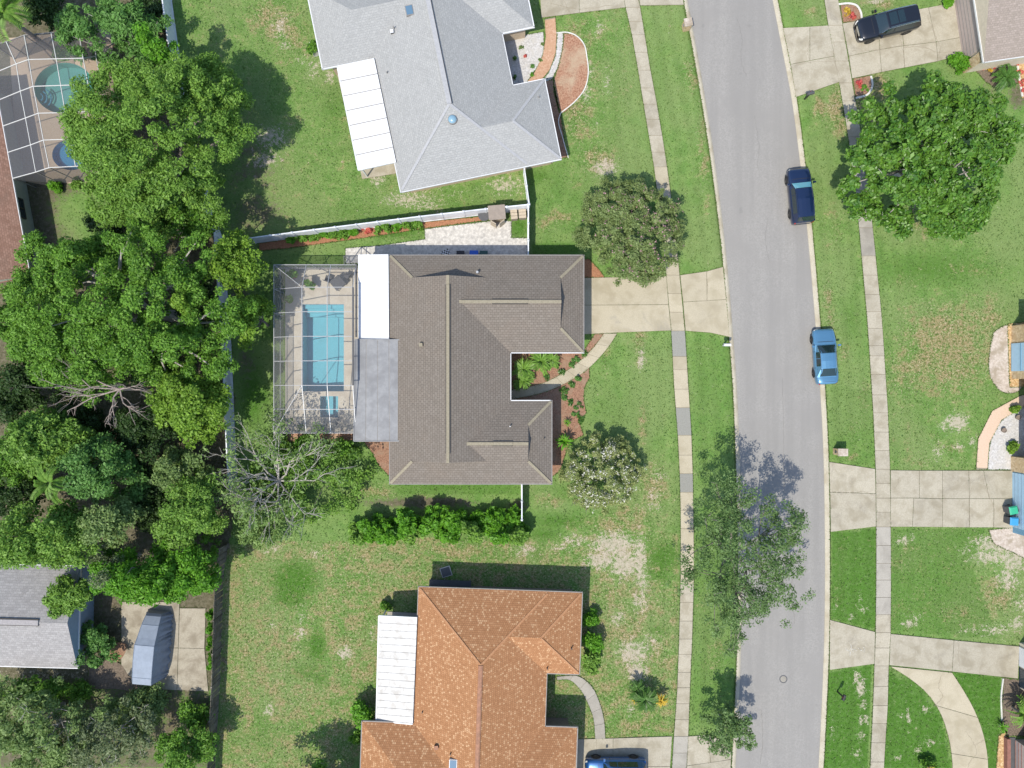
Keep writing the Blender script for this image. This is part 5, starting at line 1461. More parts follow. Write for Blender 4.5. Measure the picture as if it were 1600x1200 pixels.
def vehicle(name, label, cat, loc, heading, paint, kind, L, W, roll=0.0, glass_front=None, sunroof=False, chrome=False, rails=False):
    root = thing(name, label, cat, loc, heading)
    root.rotation_euler = (roll, 0, heading)
    h = W / 2
    if kind == 'sedan':
        st = [(.5, .60, .50), (.487, .80, .60), (.45, .93, .70), (.34, .99, .80), (.22, 1.0, .90), (.05, 1.0, .94), (-.17, 1.0, .95), (-.32, .99, .97), (-.41, .95, .99), (-.468, .87, .96), (-.495, .74, .84), (-.5, .62, .55)]
        cab = [(.215, .8, .92), (.05, .655, 1.385), (-.08, .655, 1.425), (-.2, .65, 1.38), (-.375, .74, 0.99)]
        zb = .9; wheels = (.315, -.29); rw = .325
    else:
        st = [(.5, .62, .60), (.487, .82, .78), (.45, .93, .93), (.36, .99, 1.02), (.24, 1.0, 1.08), (.05, 1.0, 1.08), (-.2, 1.0, 1.08), (-.36, 1.0, 1.09), (-.45, .97, 1.09), (-.485, .91, 1.05), (-.498, .82, .9), (-.5, .75, .55)]
        cab = [(.225, .84, 1.06), (.09, .72, 1.6), (-.1, .73, 1.69), (-.42, .71, 1.64), (-.485, .76, 1.08)]
        zb = 1.02; wheels = (.315, -.3); rw = .37
    prof = lambda w, zt: [(0, zt + .02), (.45 * w, zt + .012), (.78 * w, zt - .015), (.94 * w, zt - .075), (1.0 * w, zt * .72), (.99 * w, .42), (.93 * w, .24), (.5 * w, .2)]
    rings = []
    for x, w, zt in catmull(st, 4):
        half = prof(w * h, zt)
        ring = [(x * L, -y, z) for y, z in half[::-1]] + [(x * L, y, z) for y, z in half[1:]]
        rings.append(ring)
    body = Surf(rings)
    mb = MB(); body.mesh(mb)
    bo = mb.build("body", paint, root, smooth=True, world_coords=False)
    def cprof(w, z):
        k = max(0.0, z - zb)
        return [(0, z), (.5 * w, z - .008), (.84 * w, z - .03 * min(1, k * 3)), (w, z - .1 * min(1, k * 3)), (h * .93, zb - .02)]
    crs = []
    for x, w, z in cab:
        half = cprof(w * h, z)
        crs.append([(x * L, -y, zz) for y, zz in half[::-1]] + [(x * L, y, zz) for y, zz in half[1:]])
    cabin = Surf(crs)
    mb = MB(); cabin.mesh(mb, caps=False)
    mb.build("cabin", paint, root, world_coords=False)
    gf = glass_front or GLASS_CAR
    cabin.patch(.1, .94, 1.15, 6.85).build("windshield", gf, root, smooth=True, world_coords=False)
    cabin.patch(3.1, 3.86, 1.2, 6.8).build("rear_window", GLASS_CAR if kind == 'suv' else mat_plain('rear_glass', (0.02, 0.04, 0.045), 0.12, spec=0.6), root, smooth=True, world_coords=False)
    for j0, j1 in ((.12, .92), (7.08, 7.88)):
        cabin.patch(.8, 1.6 if kind == 'sedan' else 1.5, j0, j1).build("side_window", GLASS_CAR, root, world_coords=False)
        cabin.patch(1.68 if kind == 'sedan' else 1.56, 2.75, j0, j1).build("side_window", GLASS_CAR, root, world_coords=False)
    nb = len(rings)
    for sg, js in ((-1, (3.6, 4.6)), (1, (9.4, 10.4))):
        body.patch(1.5, 6.5, *js).build("headlight", CLEAR_LAMP, root, world_coords=False)
        body.patch(nb - 8, nb - 2.4, *js).build("taillight", RED_LAMP, root, world_coords=False)
    body.patch(0.5, 3.2, 5.6, 8.4, off=0.01).build("grille", CHROME if chrome else M['black'], root, world_coords=False)
    for s in ((14.5, 14.8),):
        body.patch(*s, 4.7, 9.3, off=0.006).build("bonnet_seam", M['black'], root, world_coords=False)
    if kind == 'sedan':
        body.patch(nb - 10.6, nb - 10.3, 4.8, 9.2, off=0.006).build("boot_seam", M['black'], root, world_coords=False)
    for jj in ((2.2, 4.0), (10.0, 11.8)):
        for s in (19.0, 24.5, 28.5):
            body.patch(s, s + .12, *jj, off=0.006).build("door_seam", M['black'], root, world_coords=False)
    for fx in wheels:
        for sg in (-1, 1):
            c = (fx * L, sg * (h - .1), rw)
            prof_t = [(rw * .6, -.11), (rw * .93, -.11), (rw, -.07), (rw, .07), (rw * .93, .11), (rw * .6, .11)]
            mb = MB()
            n = 20
            vs = []
            for r, y in prof_t:
                for k in range(n):
                    t = 2 * math.pi * k / n
                    vs.append((c[0] + r * math.cos(t), c[1] + y, c[2] + r * math.sin(t)))
            mb.add(vs, [(i * n + k, i * n + (k + 1) % n, (i + 1) * n + (k + 1) % n, (i + 1) * n + k) for i in range(5) for k in range(n)])
            w = mb.build("wheel", RUBBER, root, world_coords=False)
            mb = MB()
            vs = [(c[0], c[1] + sg * .1, c[2])]
            for k in range(n):
                t = 2 * math.pi * k / n
                vs.append((c[0] + rw * .64 * math.cos(t), c[1] + sg * (.085 if k % 4 else .1), c[2] + rw * .64 * math.sin(t)))
            mb.add(vs, [(0, 1 + k, 1 + (k + 1) % n) for k in range(n)])
            mb.build("rim", CHROME if chrome else M['mid_grey'], w, world_coords=False)
            # dark arch behind the wheel
            mb = MB()
            vs = [(c[0] + rw * 1.13 * math.cos(t), sg * (h + .004), c[2] + rw * 1.13 * math.sin(t)) for t in np.linspace(-.35, math.pi + .35, 16)]
            mb.add(vs, [tuple(range(16))])
            mb.build("wheel_arch", M['black'], root, world_coords=False)
    for sg in (-1, 1):
        mx, mz = cab[0][0] * L - .12, zb + .06
        mb = MB().box((mx, sg * (h + .1), mz + .06), (.13, .22, .15))
        m_ = mb.build("side_mirror", paint, root, world_coords=False)
        MB().box((mx - .07, sg * (h + .1), mz + .06), (.012, .18, .11)).build("mirror_glass", CHROME, m_, world_coords=False)
    if sunroof:
        cabin.patch(1.15, 1.8, 2.4, 5.6, off=.008).build("sunroof", GLASS_CAR, root, world_coords=False)
        cabin.patch(1.88, 2.25, 2.4, 5.6, off=.008).build("sunroof", GLASS_CAR, root, world_coords=False)
    if rails or chrome:
        for j in (1.35, 6.65):
            pts = [tuple(cabin.at(s, j) + np.array([0, 0, .05])) for s in np.linspace(1.1, 2.9, 8)]
            MB().tube(pts, [.025] * 8, 6).build("roof_rail", CHROME if chrome else paint, root, world_coords=False)
    if chrome or kind == 'sedan':
        for j in (.98, 7.02):
            pts = [tuple(cabin.at(s, j) * np.array([1, 1.01, 1])) for s in np.linspace(.3, 3.2, 12)]
            MB().tube(pts, [.018] * 12, 5).build("window_trim", CHROME, root, world_coords=False)
    return root
def paint(name, c, metal=0.4, rough=0.3):
    return mat_plain(name, c, rough, metal=metal, coat=1.0, spec=0.5)
GZC = 0.06
vehicle("car", "black estate car with chrome trim on the cracked driveway", "car", P(1380, 44, GZC), math.radians(193.8), paint('black_paint', (0.012, 0.014, 0.02)), 'suv', 5.0, 1.92, sunroof=True, chrome=True)
x, y, _ = P(1246.5, 309)
vehicle("car", "dark navy SUV parked on the road facing up", "car", (x, y, -0.055), math.radians(95.5), paint('navy_paint', (0.008, 0.022, 0.07)), 'suv', 4.5, 1.86, roll=math.radians(-2.2), glass_front=GLASS_BLUE, rails=True)
x, y, _ = P(1285, 557.5)
vehicle("car", "metallic light blue sedan parked half on the grass", "car", (x, y, -0.055), math.radians(93.5), paint('light_blue_paint', (0.11, 0.27, 0.42), 0.55, 0.32), 'sedan', 4.55, 1.86, roll=math.radians(-2.2))
x, y, _ = P(960, 1196)
vehicle("car", "bright blue SUV cut by the bottom edge on the driveway", "car", (x, y, GZC), math.radians(180), paint('bright_blue_paint', (0.015, 0.09, 0.27), 0.4), 'suv', 4.95, 1.95, rails=True)

# vehicle hidden under a fabric cover
def covered(label, loc, heading):
    root = thing("covered_vehicle", label, "covered vehicle", loc, heading)
    r = np.random.default_rng(8)
    # stations along x (front = +x): half width at top, height, half width at ground
    st = [(2.75, .55, .8, .85), (2.6, .62, 1.05, 1.0), (2.0, .68, 1.45, 1.08), (1.1, .74, 1.85, 1.1), (.6, .78, 2.12, 1.12), (-.6, .78, 2.15, 1.12), (-2.0, .76, 2.08, 1.1), (-2.55, .74, 2.0, 1.02), (-2.75, .62, 1.1, .95)]
    sm = []
    for i in range(len(st) - 1):
        for t in np.linspace(0, 1, 9, endpoint=False):
            sm.append(np.array(st[i]) * (1 - t) + np.array(st[i + 1]) * t)
    sm.append(np.array(st[-1]))
    nj = 9
    rings = []
    for i, (x, wt, z, wg) in enumerate(sm):
        ring = []
        for sg in (-1, 1):
            rng_ = range(nj) if sg < 0 else range(nj - 1, -1, -1)
            for j in rng_:
                t = j / (nj - 1)
                y = wg + (wt - wg) * t ** 0.8
                zz = z * t
                wr = (1 - t) * (0.08 * math.sin(i * 1.3 + 2 * t) + .05 * math.sin(i * 0.53 + 1) + r.normal(0, .02))
                ring.append((x, sg * (y + wr), zz + (0.02 if 0 < t else 0.0)))
        rings.append(ring)
    sf = Surf(rings)
    mb = MB(); sf.mesh(mb, caps=True)
    fab = mat_plain('grey_cover_fabric', (0.22, 0.26, 0.32), 0.75, var=0.08, vscale=3)
    mb.build("cover", fab, root, smooth=False, world_coords=False)
    for x in (2.0, .6, -2.0):
        i = min(range(len(sm)), key=lambda k: abs(sm[k][0] - x))
        pts = [tuple(np.array(p) * np.array([1, 1.004, 1.004])) for p in rings[i]]
        MB().tube(pts, [.018] * len(pts), 4).build("seam", fab, root, world_coords=False)
    for sg in (-1, 1):
        pts = [tuple(np.array(rings[k][nj - 1 if sg < 0 else nj]) + np.array([0, 0, .012])) for k in range(0, len(sm), 4)]
        MB().tube(pts, [.022] * len(pts), 4).build("seam", fab, root, world_coords=False)
    return root
x, y, _ = P(246, 1005)
covered("tall vehicle under a blue-grey fabric cover at the lower left", (x, y, 0.06), math.radians(85))

# ---------------------------------------------------------------- vegetation
def leaf_object(name, C, Nrm, size, mat, parent, rng, elong=1.6, jitter=0.6):
    n = len(C)
    nr = Nrm + rng.normal(0, jitter, (n, 3))
    nr /= np.linalg.norm(nr, axis=1)[:, None] + 1e-9
    t = np.cross(nr, rng.normal(0, 1, (n, 3)))
    t /= np.linalg.norm(t, axis=1)[:, None] + 1e-9
    b = np.cross(nr, t)
    s = size * np.clip(rng.lognormal(-0.08, 0.38, (n, 1)), 0.4, 2.0)
    l, w = s * 0.5 * elong, s * 0.5
    drop = nr * (s * 0.14)
    V_ = np.stack([C - t * l - drop, C + b * w, C + t * l - drop, C - b * w], 1).reshape(-1, 3)
    me = bpy.data.meshes.new(name)
    fill_mesh(me, V_, np.arange(4 * n).reshape(-1, 4))
    me.materials.append(mat)
    o = bpy.data.objects.new(name, me)
    return link(o, parent)

def clump_leaves(centers, radii, per, rng, up=0.55, squash=0.7):
    k = len(centers)
    cnt = np.maximum(4, (per * (radii / radii.mean()) ** 2 * rng.uniform(.7, 1.3, k)).astype(int))
    ci = np.repeat(np.arange(k), cnt)
    n = len(ci)
    d = rng.normal(0, 1, (n, 3))
    d /= np.linalg.norm(d, axis=1)[:, None]
    d[:, 2] = np.where(rng.random(n) < 0.82, np.abs(d[:, 2]), d[:, 2])
    r = rng.random(n) ** 0.45
    pos = centers[ci] + d * (radii[ci] * r)[:, None] * np.array([1, 1, squash])
    nrm = d * 0.6 + np.array([0, 0, up])
    return pos, nrm

def crown_clumps(rng, c, rx, ry, z0, z1, n, rc, rough=0.16, holes=0.0, flat=0.9, hole_scale=0.9, lobe=2.3):
    """clump centres: big lobes over the crown's dome, clumps over each lobe, some fill below"""
    ph = rng.uniform(0, 6.28, 8)
    am = rng.normal(0, rough, 8) / np.sqrt(np.arange(1, 9))
    hp = rng.uniform(0, 6.28, 4)
    lr = min(rc * lobe, 0.55 * min(rx, ry) + 0.05)
    nl = max(3, int(2.3 * rx * ry / (lr * lr)))
    sx, sy = max(.05, rx - lr * .7), max(.05, ry - lr * .7)
    lobes = []
    tries = 0
    while len(lobes) < nl and tries < nl * 30:
        tries += 1
        th = rng.uniform(0, 6.283)
        q = math.sqrt(rng.random())
        R = min(1.04, 1 + sum(am[k] * math.sin((k + 2) * th + ph[k]) for k in range(8)))
        x, y = sx * q * R * math.cos(th), sy * q * R * math.sin(th)
        if holes:
            f = math.sin(x * hole_scale + hp[0]) * math.sin(y * hole_scale + hp[1]) + 0.6 * math.sin((x + y) * hole_scale * 1.7 + hp[2]) * math.sin((x - y) * hole_scale * 1.5 + hp[3])
            if f > 1.1 - holes * 1.6: continue
        if any((x - l[0]) ** 2 + (y - l[1]) ** 2 < (lr * (.9 if tries < nl * 12 else .45)) ** 2 for l in lobes): continue
        top = math.sqrt(max(0.0, 1 - flat * q * q))
        lobes.append((x, y, z0 + (z1 - z0) * top * rng.uniform(.62, 1.0), lr * rng.uniform(.7, 1.2)))
    lobes = np.array(lobes)
    w = lobes[:, 3] ** 2
    pick = rng.choice(len(lobes), n, p=w / w.sum())
    q = np.sqrt(rng.random(n))
    th = rng.uniform(0, 6.283, n)
    L = lobes[pick]
    x, y = L[:, 0] + L[:, 3] * q * np.cos(th), L[:, 1] + L[:, 3] * q * np.sin(th)
    z = L[:, 2] - L[:, 3] * .95 * (1 - np.sqrt(1 - .96 * q * q)) + rng.normal(0, .06, n)
    low = rng.random(n) < .2
    z = np.where(low, z0 + (z - z0) * rng.uniform(.25, .7, n), z)
    z = np.maximum(z, rc * .3)
    return np.stack([c[0] + x, c[1] + y, z], 1), rc * rng.uniform(.6, 1.3, n)

def limbs(mb, rng, base, fork_z, targets, r0, n_main=6, wob=0.25, sides=6):
    """trunk up to fork_z, main limbs towards groups of targets, thinner limbs to each target"""
    base = np.array(base, float)
    fork = base + np.array([rng.normal(0, .15), rng.normal(0, .15), fork_z])
    mid = (base + fork) / 2 + np.array([rng.normal(0, .08), rng.normal(0, .08), 0])
    mb.tube([base + [0, 0, -.1], base + [0, 0, .15], mid, fork], [r0 * 1.5, r0 * 1.1, r0 * .95, r0 * .85], 8)
    if len(targets) == 0: return
    T = np.array(targets)
    ang = np.arctan2(T[:, 1] - fork[1], T[:, 0] - fork[0])
    order = np.argsort(ang)
    for grp in np.array_split(order, min(n_main, len(T))):
        if len(grp) == 0: continue
        cen = T[grp].mean(axis=0)
        m = fork + (cen - fork) * 0.62
        m[2] = fork[2] + (cen[2] - fork[2]) * 0.5
        k1 = fork + (m - fork) * .5 + rng.normal(0, wob, 3) * .5
        mb.tube([fork - [0, 0, .1], k1, m], [r0 * .6, r0 * .48, r0 * .34], sides)
        for i in grp:
            e = T[i]
            k2 = m + (e - m) * .5 + rng.normal(0, wob, 3)
            mb.tube([m, k2, e], [r0 * .28, r0 * .18, r0 * .05 + .008], 5)

def tree(name, label, u, v, ru, rv, h, leafmat, cat="tree", n=120, rc=0.75, per=110, leaf=0.15, holes=0.0, rough=0.16, zlow=0.35, seed=1, bark='bark', trunk=0.22, group=None, flat=0.9, n_limb=26, blossoms=None, elong=1.6, hole_scale=0.9, base=None, up=0.55, squash=0.7, jitter=0.6, twigs=0, lobe=2.3):
    """u, v, ru, rv: outline of the crown in the photo (at 0.7 of its height)"""
    rng = np.random.default_rng(seed)
    zc = h * 0.7
    k = (H - zc) / H / S
    x, y, _ = P(u, v, zc)
    rx, ry = ru * k, rv * k
    bx, by = (x, y) if base is None else XY(*base)
    root = thing(name, label, cat, (bx, by, 0), group=group)
    C, R = crown_clumps(rng, (x, y), max(.2, rx - rc * .8), max(.2, ry - rc * .8), h * zlow, h - rc * .5, n, rc, rough, holes, flat, hole_scale, lobe)
    mb = MB()
    pick = rng.choice(len(C), min(n_limb, len(C)), replace=False)
    limbs(mb, rng, (bx, by, 0), h * zlow * 0.75, C[pick], trunk)
    for i in range(twigs):
        a = C[pick[rng.integers(len(pick))]]
        d = rng.normal(0, 1, 3); d[2] = abs(d[2]) * .5 + .2
        d = d / np.linalg.norm(d) * rng.uniform(.5, 1.1) * rc
        mb.tube([a, a + d * .6 + rng.normal(0, .08, 3), a + d * 1.3], [.03, .022, .008], 4)
    mb.build("trunk", M[bark], root)
    pos, nrm = clump_leaves(C, R, per * 1.5, rng, up, squash)
    leaf_object("crown", pos, nrm, leaf * .8, M[leafmat], root, rng, elong, jitter)
    if blossoms:
        bm, cnt, bs, spread = blossoms
        top = C[C[:, 2] > np.quantile(C[:, 2], 0.35)]
        w = np.array([spread(p[0] - x, p[1] - y, rx, ry) for p in top]); w = w / w.sum()
        ci = rng.choice(len(top), cnt // 5, p=w)
        cc = top[ci] + rng.normal(0, rc * .55, (len(ci), 3)) + np.array([0, 0, rc * .75])
        cc = np.repeat(cc, 5, axis=0) + rng.normal(0, 0.06, (len(ci) * 5, 3))
        leaf_object("blossoms", cc, np.tile([0, 0, 1.0], (len(cc), 1)), bs, M[bm], root, rng, 1.1, .7)
    return root

def shrub(name, label, u, v, r, h, leafmat, n=10, per=70, leaf=0.12, seed=1, group=None, cat="shrub", rc=None, ru=None, rv=None, elong=1.7):
    rng = np.random.default_rng(seed)
    zc = h * .6
    k = (H - zc) / H / S
    x, y, _ = P(u, v, zc)
    rx, ry = (ru or r) * k, (rv or r) * k
    rc = rc or max(.14, min(rx, ry) * .42)
    root = thing(name, label, cat, (x, y, 0), group=group)
    C, R = crown_clumps(rng, (x, y), max(.05, rx - rc * .7), max(.05, ry - rc * .7), h * .15, h - rc * .4, n, rc, .12)
    mb = MB()
    for i in range(min(6, len(C))):
        mb.tube([(x + rng.normal(0, .04), y + rng.normal(0, .04), -.03), tuple((np.array([x, y, 0]) + C[i]) / 2 + rng.normal(0, .04, 3)), tuple(C[i])], [.03, .022, .01], 5)
    mb.build("stem", M['bark'], root)
    pos, nrm = clump_leaves(C, R, per, rng)
    pos[:, 2] = np.maximum(pos[:, 2], 0.03)
    leaf_object("foliage", pos, nrm, leaf, M[leafmat], root, rng, elong)
    return root

def frond_mesh(name, L, w, lift, droop, pairs, mat, lw=0.05, strap=False):
    """one frond along +x: arched rachis with leaflets"""
    mb = MB()
    def P_(t): return Vector((L * t * (1 - .12 * t * droop), 0, lift * L * (math.sin(t * 2.2) - droop * t * t)))
    pts = [P_(t) for t in np.linspace(0, 1, 7)]
    if strap:
        vs = []
        for i, p in enumerate(pts):
            t = i / 6
            ww = w * (0.35 + 1.3 * t * (1 - t) * 2) * (1 - t ** 3)
            vs += [p + Vector((0, -ww, .25 * ww)), p, p + Vector((0, ww, .25 * ww))]
        mb.add(vs, [(3 * i + j, 3 * i + j + 1, 3 * i + j + 4, 3 * i + j + 3) for i in range(6) for j in range(2)])
    else:
        mb.tube(pts, [.02 * (1 - .8 * i / 6) for i in range(7)], 4)
        for i in range(pairs):
            t = .12 + .86 * i / pairs
            p = P_(t)
            ll = w * math.sin(min(1, t * 1.3 + .15) * 2.4) ** .7 if t < .95 else w * .4
            for sg in (-1, 1):
                tip = p + Vector((ll * .55, sg * ll, -.12 * ll))
                mdl = p + Vector((ll * .2, sg * ll * .45, .06 * ll))
                mb.add([p, mdl + Vector((lw, 0, 0)), tip, mdl - Vector((lw, 0, 0))], [(0, 1, 2, 3)])
    me = mb.mesh(name)
    me.materials.append(mat)
    return me

def frond_plant(name, label, u, v, z, mesh_list, n, seed=1, scale=1.0, trunk=None, cat="palm", group=None, tilt=(-.5, .35), part="frond"):
    r = random.Random(seed)
    x, y, _ = P(u, v, z)
    root = thing(name, label, cat, (x, y, 0), group=group)
    if trunk:
        rad, mt = trunk
        MB().tube([(x, y, -.05), (x, y, z * .5), (x, y, z)], [rad * 1.2, rad, rad * .9], 9).build("trunk", M[mt], root)
    else:
        MB().lathe([(.08, -.03), (.1, max(.05, z * .6)), (.05, z + .04)], 8, (x, y, 0)).build("stem", M['bark'], root)
    for i in range(n):
        o = bpy.data.objects.new(part, mesh_list[i % len(mesh_list)])
        COL.objects.link(o)
        o.parent = root
        o.location = (0, 0, z)
        o.rotation_euler = (r.uniform(-.2, .2), r.uniform(*tilt), i * 2.39996 + r.uniform(-.2, .2))
        s = scale * r.uniform(.75, 1.15)
        o.scale = (s, s, s)
    return root

ORD = ["first", "second", "third", "fourth", "fifth", "sixth", "seventh", "eighth", "ninth", "tenth", "eleventh", "twelfth", "thirteenth", "fourteenth", "fifteenth", "sixteenth", "seventeenth", "eighteenth", "nineteenth", "twentieth"]

# --- big trees on the left
tree("broadleaf_tree", "large round bright green tree at the upper left, over the white fence", 222, 202, 172, 160, 11, 'leaf_bright', n=470, rc=.68, per=190, leaf=.105, elong=2.2, rough=.08, zlow=.28, seed=11, trunk=.32, n_limb=34, holes=.05)
tree("lime_tree", "small lime green tree top poking out above the large round tree", 229, 62, 36, 28, 10, 'leaf_vivid', n=26, rc=.55, per=130, leaf=.14, seed=12, trunk=.12, n_limb=10)
tree("feathery_tree", "feathery blue-green tree at the top left corner", 160, 38, 100, 62, 6, 'leaf_blue', n=90, rc=.6, per=110, leaf=.13, elong=2.6, seed=13, holes=.25, bark='bark_pale', trunk=.12, twigs=30)
tree("oak_tree", "wide dark green oak with open middle and bare limbs at the left", 192, 478, 208, 155, 10.5, 'leaf_oak', n=430, rc=.62, per=140, leaf=.125, rough=.2, holes=.32, zlow=.4, seed=21, trunk=.4, n_limb=60, bark='bark_pale', hole_scale=.8, flat=.7, lobe=2.0)
tree("young_tree", "light green tree leaning over the white fence beside the oak", 362, 408, 48, 62, 8, 'leaf_lime', n=70, rc=.6, per=110, leaf=.14, seed=22, trunk=.12, holes=.25, n_limb=16, rough=.25)
tree("young_tree", "small yellow-green tree beside the pool enclosure's upper left corner", 384, 500, 32, 44, 7, 'leaf_lime', n=36, rc=.55, per=110, leaf=.14, seed=23, trunk=.1, holes=.25, n_limb=12)
tree("young_tree", "round yellow-green treetop inside the dark oak", 290, 468, 30, 28, 10.8, 'leaf_lime', n=20, rc=.5, per=120, leaf=.13, seed=24, trunk=.1, n_limb=8)
tree("lime_tree", "dense yellow-green tree left of the fence, below the oak", 294, 632, 74, 80, 8.5, 'leaf_lime', n=110, rc=.65, per=140, leaf=.15, seed=25, trunk=.2, n_limb=20, rough=.15)
tree("oak_tree", "dark green tree below the wide oak at the left", 120, 560, 130, 60, 9, 'leaf_oak', n=130, rc=.75, per=120, leaf=.14, seed=26, holes=.3, trunk=.25, zlow=.35)
tree("feathery_tree", "mid green feathery tree at the left edge below the dead branches", 55, 690, 80, 60, 9, 'leaf_bright', n=110, rc=.7, per=120, leaf=.14, elong=2.4, seed=27, trunk=.25, holes=.2)
tree("broadleaf_tree", "blue-green tree in the middle of the left woodland", 150, 735, 66, 70, 8, 'leaf_blue', n=90, rc=.65, per=120, leaf=.14, seed=28, trunk=.2, holes=.25)
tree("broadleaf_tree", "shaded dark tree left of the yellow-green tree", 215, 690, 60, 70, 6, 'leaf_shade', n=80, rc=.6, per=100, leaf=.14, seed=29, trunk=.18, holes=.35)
tree("broadleaf_tree", "bright green tree at the left edge above the lilac-grey roof", 55, 845, 95, 62, 9, 'leaf_bright', n=140, rc=.7, per=130, leaf=.14, seed=30, trunk=.25, rough=.2)
tree("broadleaf_tree", "olive green tree between the blue-green tree and the lilac-grey roof", 165, 815, 55, 52, 8, 'leaf_olive', n=70, rc=.6, per=120, leaf=.13, seed=31, trunk=.2)
tree("grey_tree", "grey-green thin tree above the covered vehicle", 165, 890, 62, 48, 7, 'leaf_grey', n=70, rc=.55, per=80, leaf=.11, seed=32, trunk=.15, holes=.3, bark='bark_pale', twigs=40)
tree("vivid_tree", "vivid green layered tree beside the covered vehicle", 225, 905, 125, 58, 7.5, 'leaf_vivid', n=150, rc=.65, per=130, leaf=.13, elong=2.2, seed=33, trunk=.2, rough=.2)
tree("vivid_tree", "spiky green tree overhanging the lilac-grey roof's right end", 100, 935, 52, 42, 6, 'leaf_bright', n=50, rc=.5, per=110, leaf=.12, elong=2.8, seed=34, trunk=.14, rough=.3, holes=.2)
tree("broadleaf_tree", "fresh green tree between the fence and the bare-branched tree", 288, 805, 62, 82, 7, 'leaf_bright', n=100, rc=.65, per=120, leaf=.13, seed=35, trunk=.2, holes=.22)
tree("broadleaf_tree", "small mid green tree at the fence, above the bare-branched tree", 278, 738, 54, 40, 5.5, 'leaf_olive', n=50, rc=.55, per=100, leaf=.13, seed=39, trunk=.14, holes=.25)
tree("round_bush", "dark green round bush at the corner of the lilac-grey roof", 132, 1022, 44, 44, 3.6, 'leaf_blue', cat="bush", n=46, rc=.45, per=90, leaf=.14, seed=36, trunk=.1, zlow=.2)
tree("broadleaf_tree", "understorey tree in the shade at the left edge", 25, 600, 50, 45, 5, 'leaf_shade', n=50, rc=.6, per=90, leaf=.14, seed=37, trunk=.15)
tree("broadleaf_tree", "low dark tree between the oak and the red-brown roof", 130, 400, 70, 45, 6, 'leaf_oak', n=60, rc=.6, per=100, leaf=.14, seed=38, trunk=.16, holes=.3)
tree("broadleaf_tree", "leafy tree under the right side of the large round tree", 255, 345, 80, 40, 7, 'leaf_oak', n=70, rc=.65, per=110, leaf=.14, seed=40, trunk=.2, holes=.2)
# --- lower left scrub
tree("grey_tree", "olive-grey thin tree in the lower left corner", 45, 1138, 115, 80, 6, 'leaf_olive', n=130, rc=.6, per=75, leaf=.12, elong=2.4, seed=41, trunk=.15, holes=.25, bark='bark_pale', twigs=60)
tree("grey_tree", "straggly grey-branched tree right of the lower left corner", 150, 1155, 100, 70, 5, 'leaf_grey', n=100, rc=.55, per=70, leaf=.11, elong=2.4, seed=42, trunk=.14, holes=.3, bark='bark_pale', twigs=80)
tree("broadleaf_tree", "dark green tree at the bottom edge beside the board fence", 285, 1182, 60, 40, 5, 'leaf_oak', n=60, rc=.55, per=100, leaf=.13, seed=43, trunk=.15)
tree("broadleaf_tree", "tree below the bottom edge whose shadow falls on the lawn", 470, 1285, 100, 70, 7.5, 'leaf_oak', n=120, rc=.7, per=90, leaf=.16, seed=44, trunk=.25)


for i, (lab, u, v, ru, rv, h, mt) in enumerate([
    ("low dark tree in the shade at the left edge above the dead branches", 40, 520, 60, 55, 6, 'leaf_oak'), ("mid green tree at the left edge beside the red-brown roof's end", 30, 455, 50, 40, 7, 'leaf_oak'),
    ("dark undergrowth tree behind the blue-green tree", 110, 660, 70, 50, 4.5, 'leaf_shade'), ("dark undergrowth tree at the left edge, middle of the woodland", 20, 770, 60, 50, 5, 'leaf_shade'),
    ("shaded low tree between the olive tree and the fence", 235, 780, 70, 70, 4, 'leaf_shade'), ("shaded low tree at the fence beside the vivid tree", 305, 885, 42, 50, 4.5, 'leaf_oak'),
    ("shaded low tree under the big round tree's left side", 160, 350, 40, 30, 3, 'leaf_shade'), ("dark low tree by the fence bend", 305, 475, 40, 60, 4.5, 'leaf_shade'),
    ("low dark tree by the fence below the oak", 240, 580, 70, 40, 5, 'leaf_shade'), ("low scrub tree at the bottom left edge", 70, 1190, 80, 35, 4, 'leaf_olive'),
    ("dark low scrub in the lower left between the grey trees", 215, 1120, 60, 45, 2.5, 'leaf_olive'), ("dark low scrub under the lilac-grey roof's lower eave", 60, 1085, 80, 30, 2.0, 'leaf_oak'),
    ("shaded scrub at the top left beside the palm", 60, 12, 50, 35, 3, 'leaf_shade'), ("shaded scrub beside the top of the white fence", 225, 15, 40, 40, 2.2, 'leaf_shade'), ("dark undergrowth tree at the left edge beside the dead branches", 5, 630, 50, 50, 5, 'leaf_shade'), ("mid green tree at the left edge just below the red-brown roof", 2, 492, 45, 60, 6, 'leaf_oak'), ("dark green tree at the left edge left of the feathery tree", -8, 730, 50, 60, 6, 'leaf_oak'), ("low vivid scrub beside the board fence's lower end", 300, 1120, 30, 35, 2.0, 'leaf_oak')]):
    tree("understorey_tree", lab, u, v, ru, rv, h, mt, n=int(ru * rv / 45), rc=.55, per=85, leaf=.14, seed=400 + i, trunk=.12, holes=.15, zlow=.3, n_limb=12)
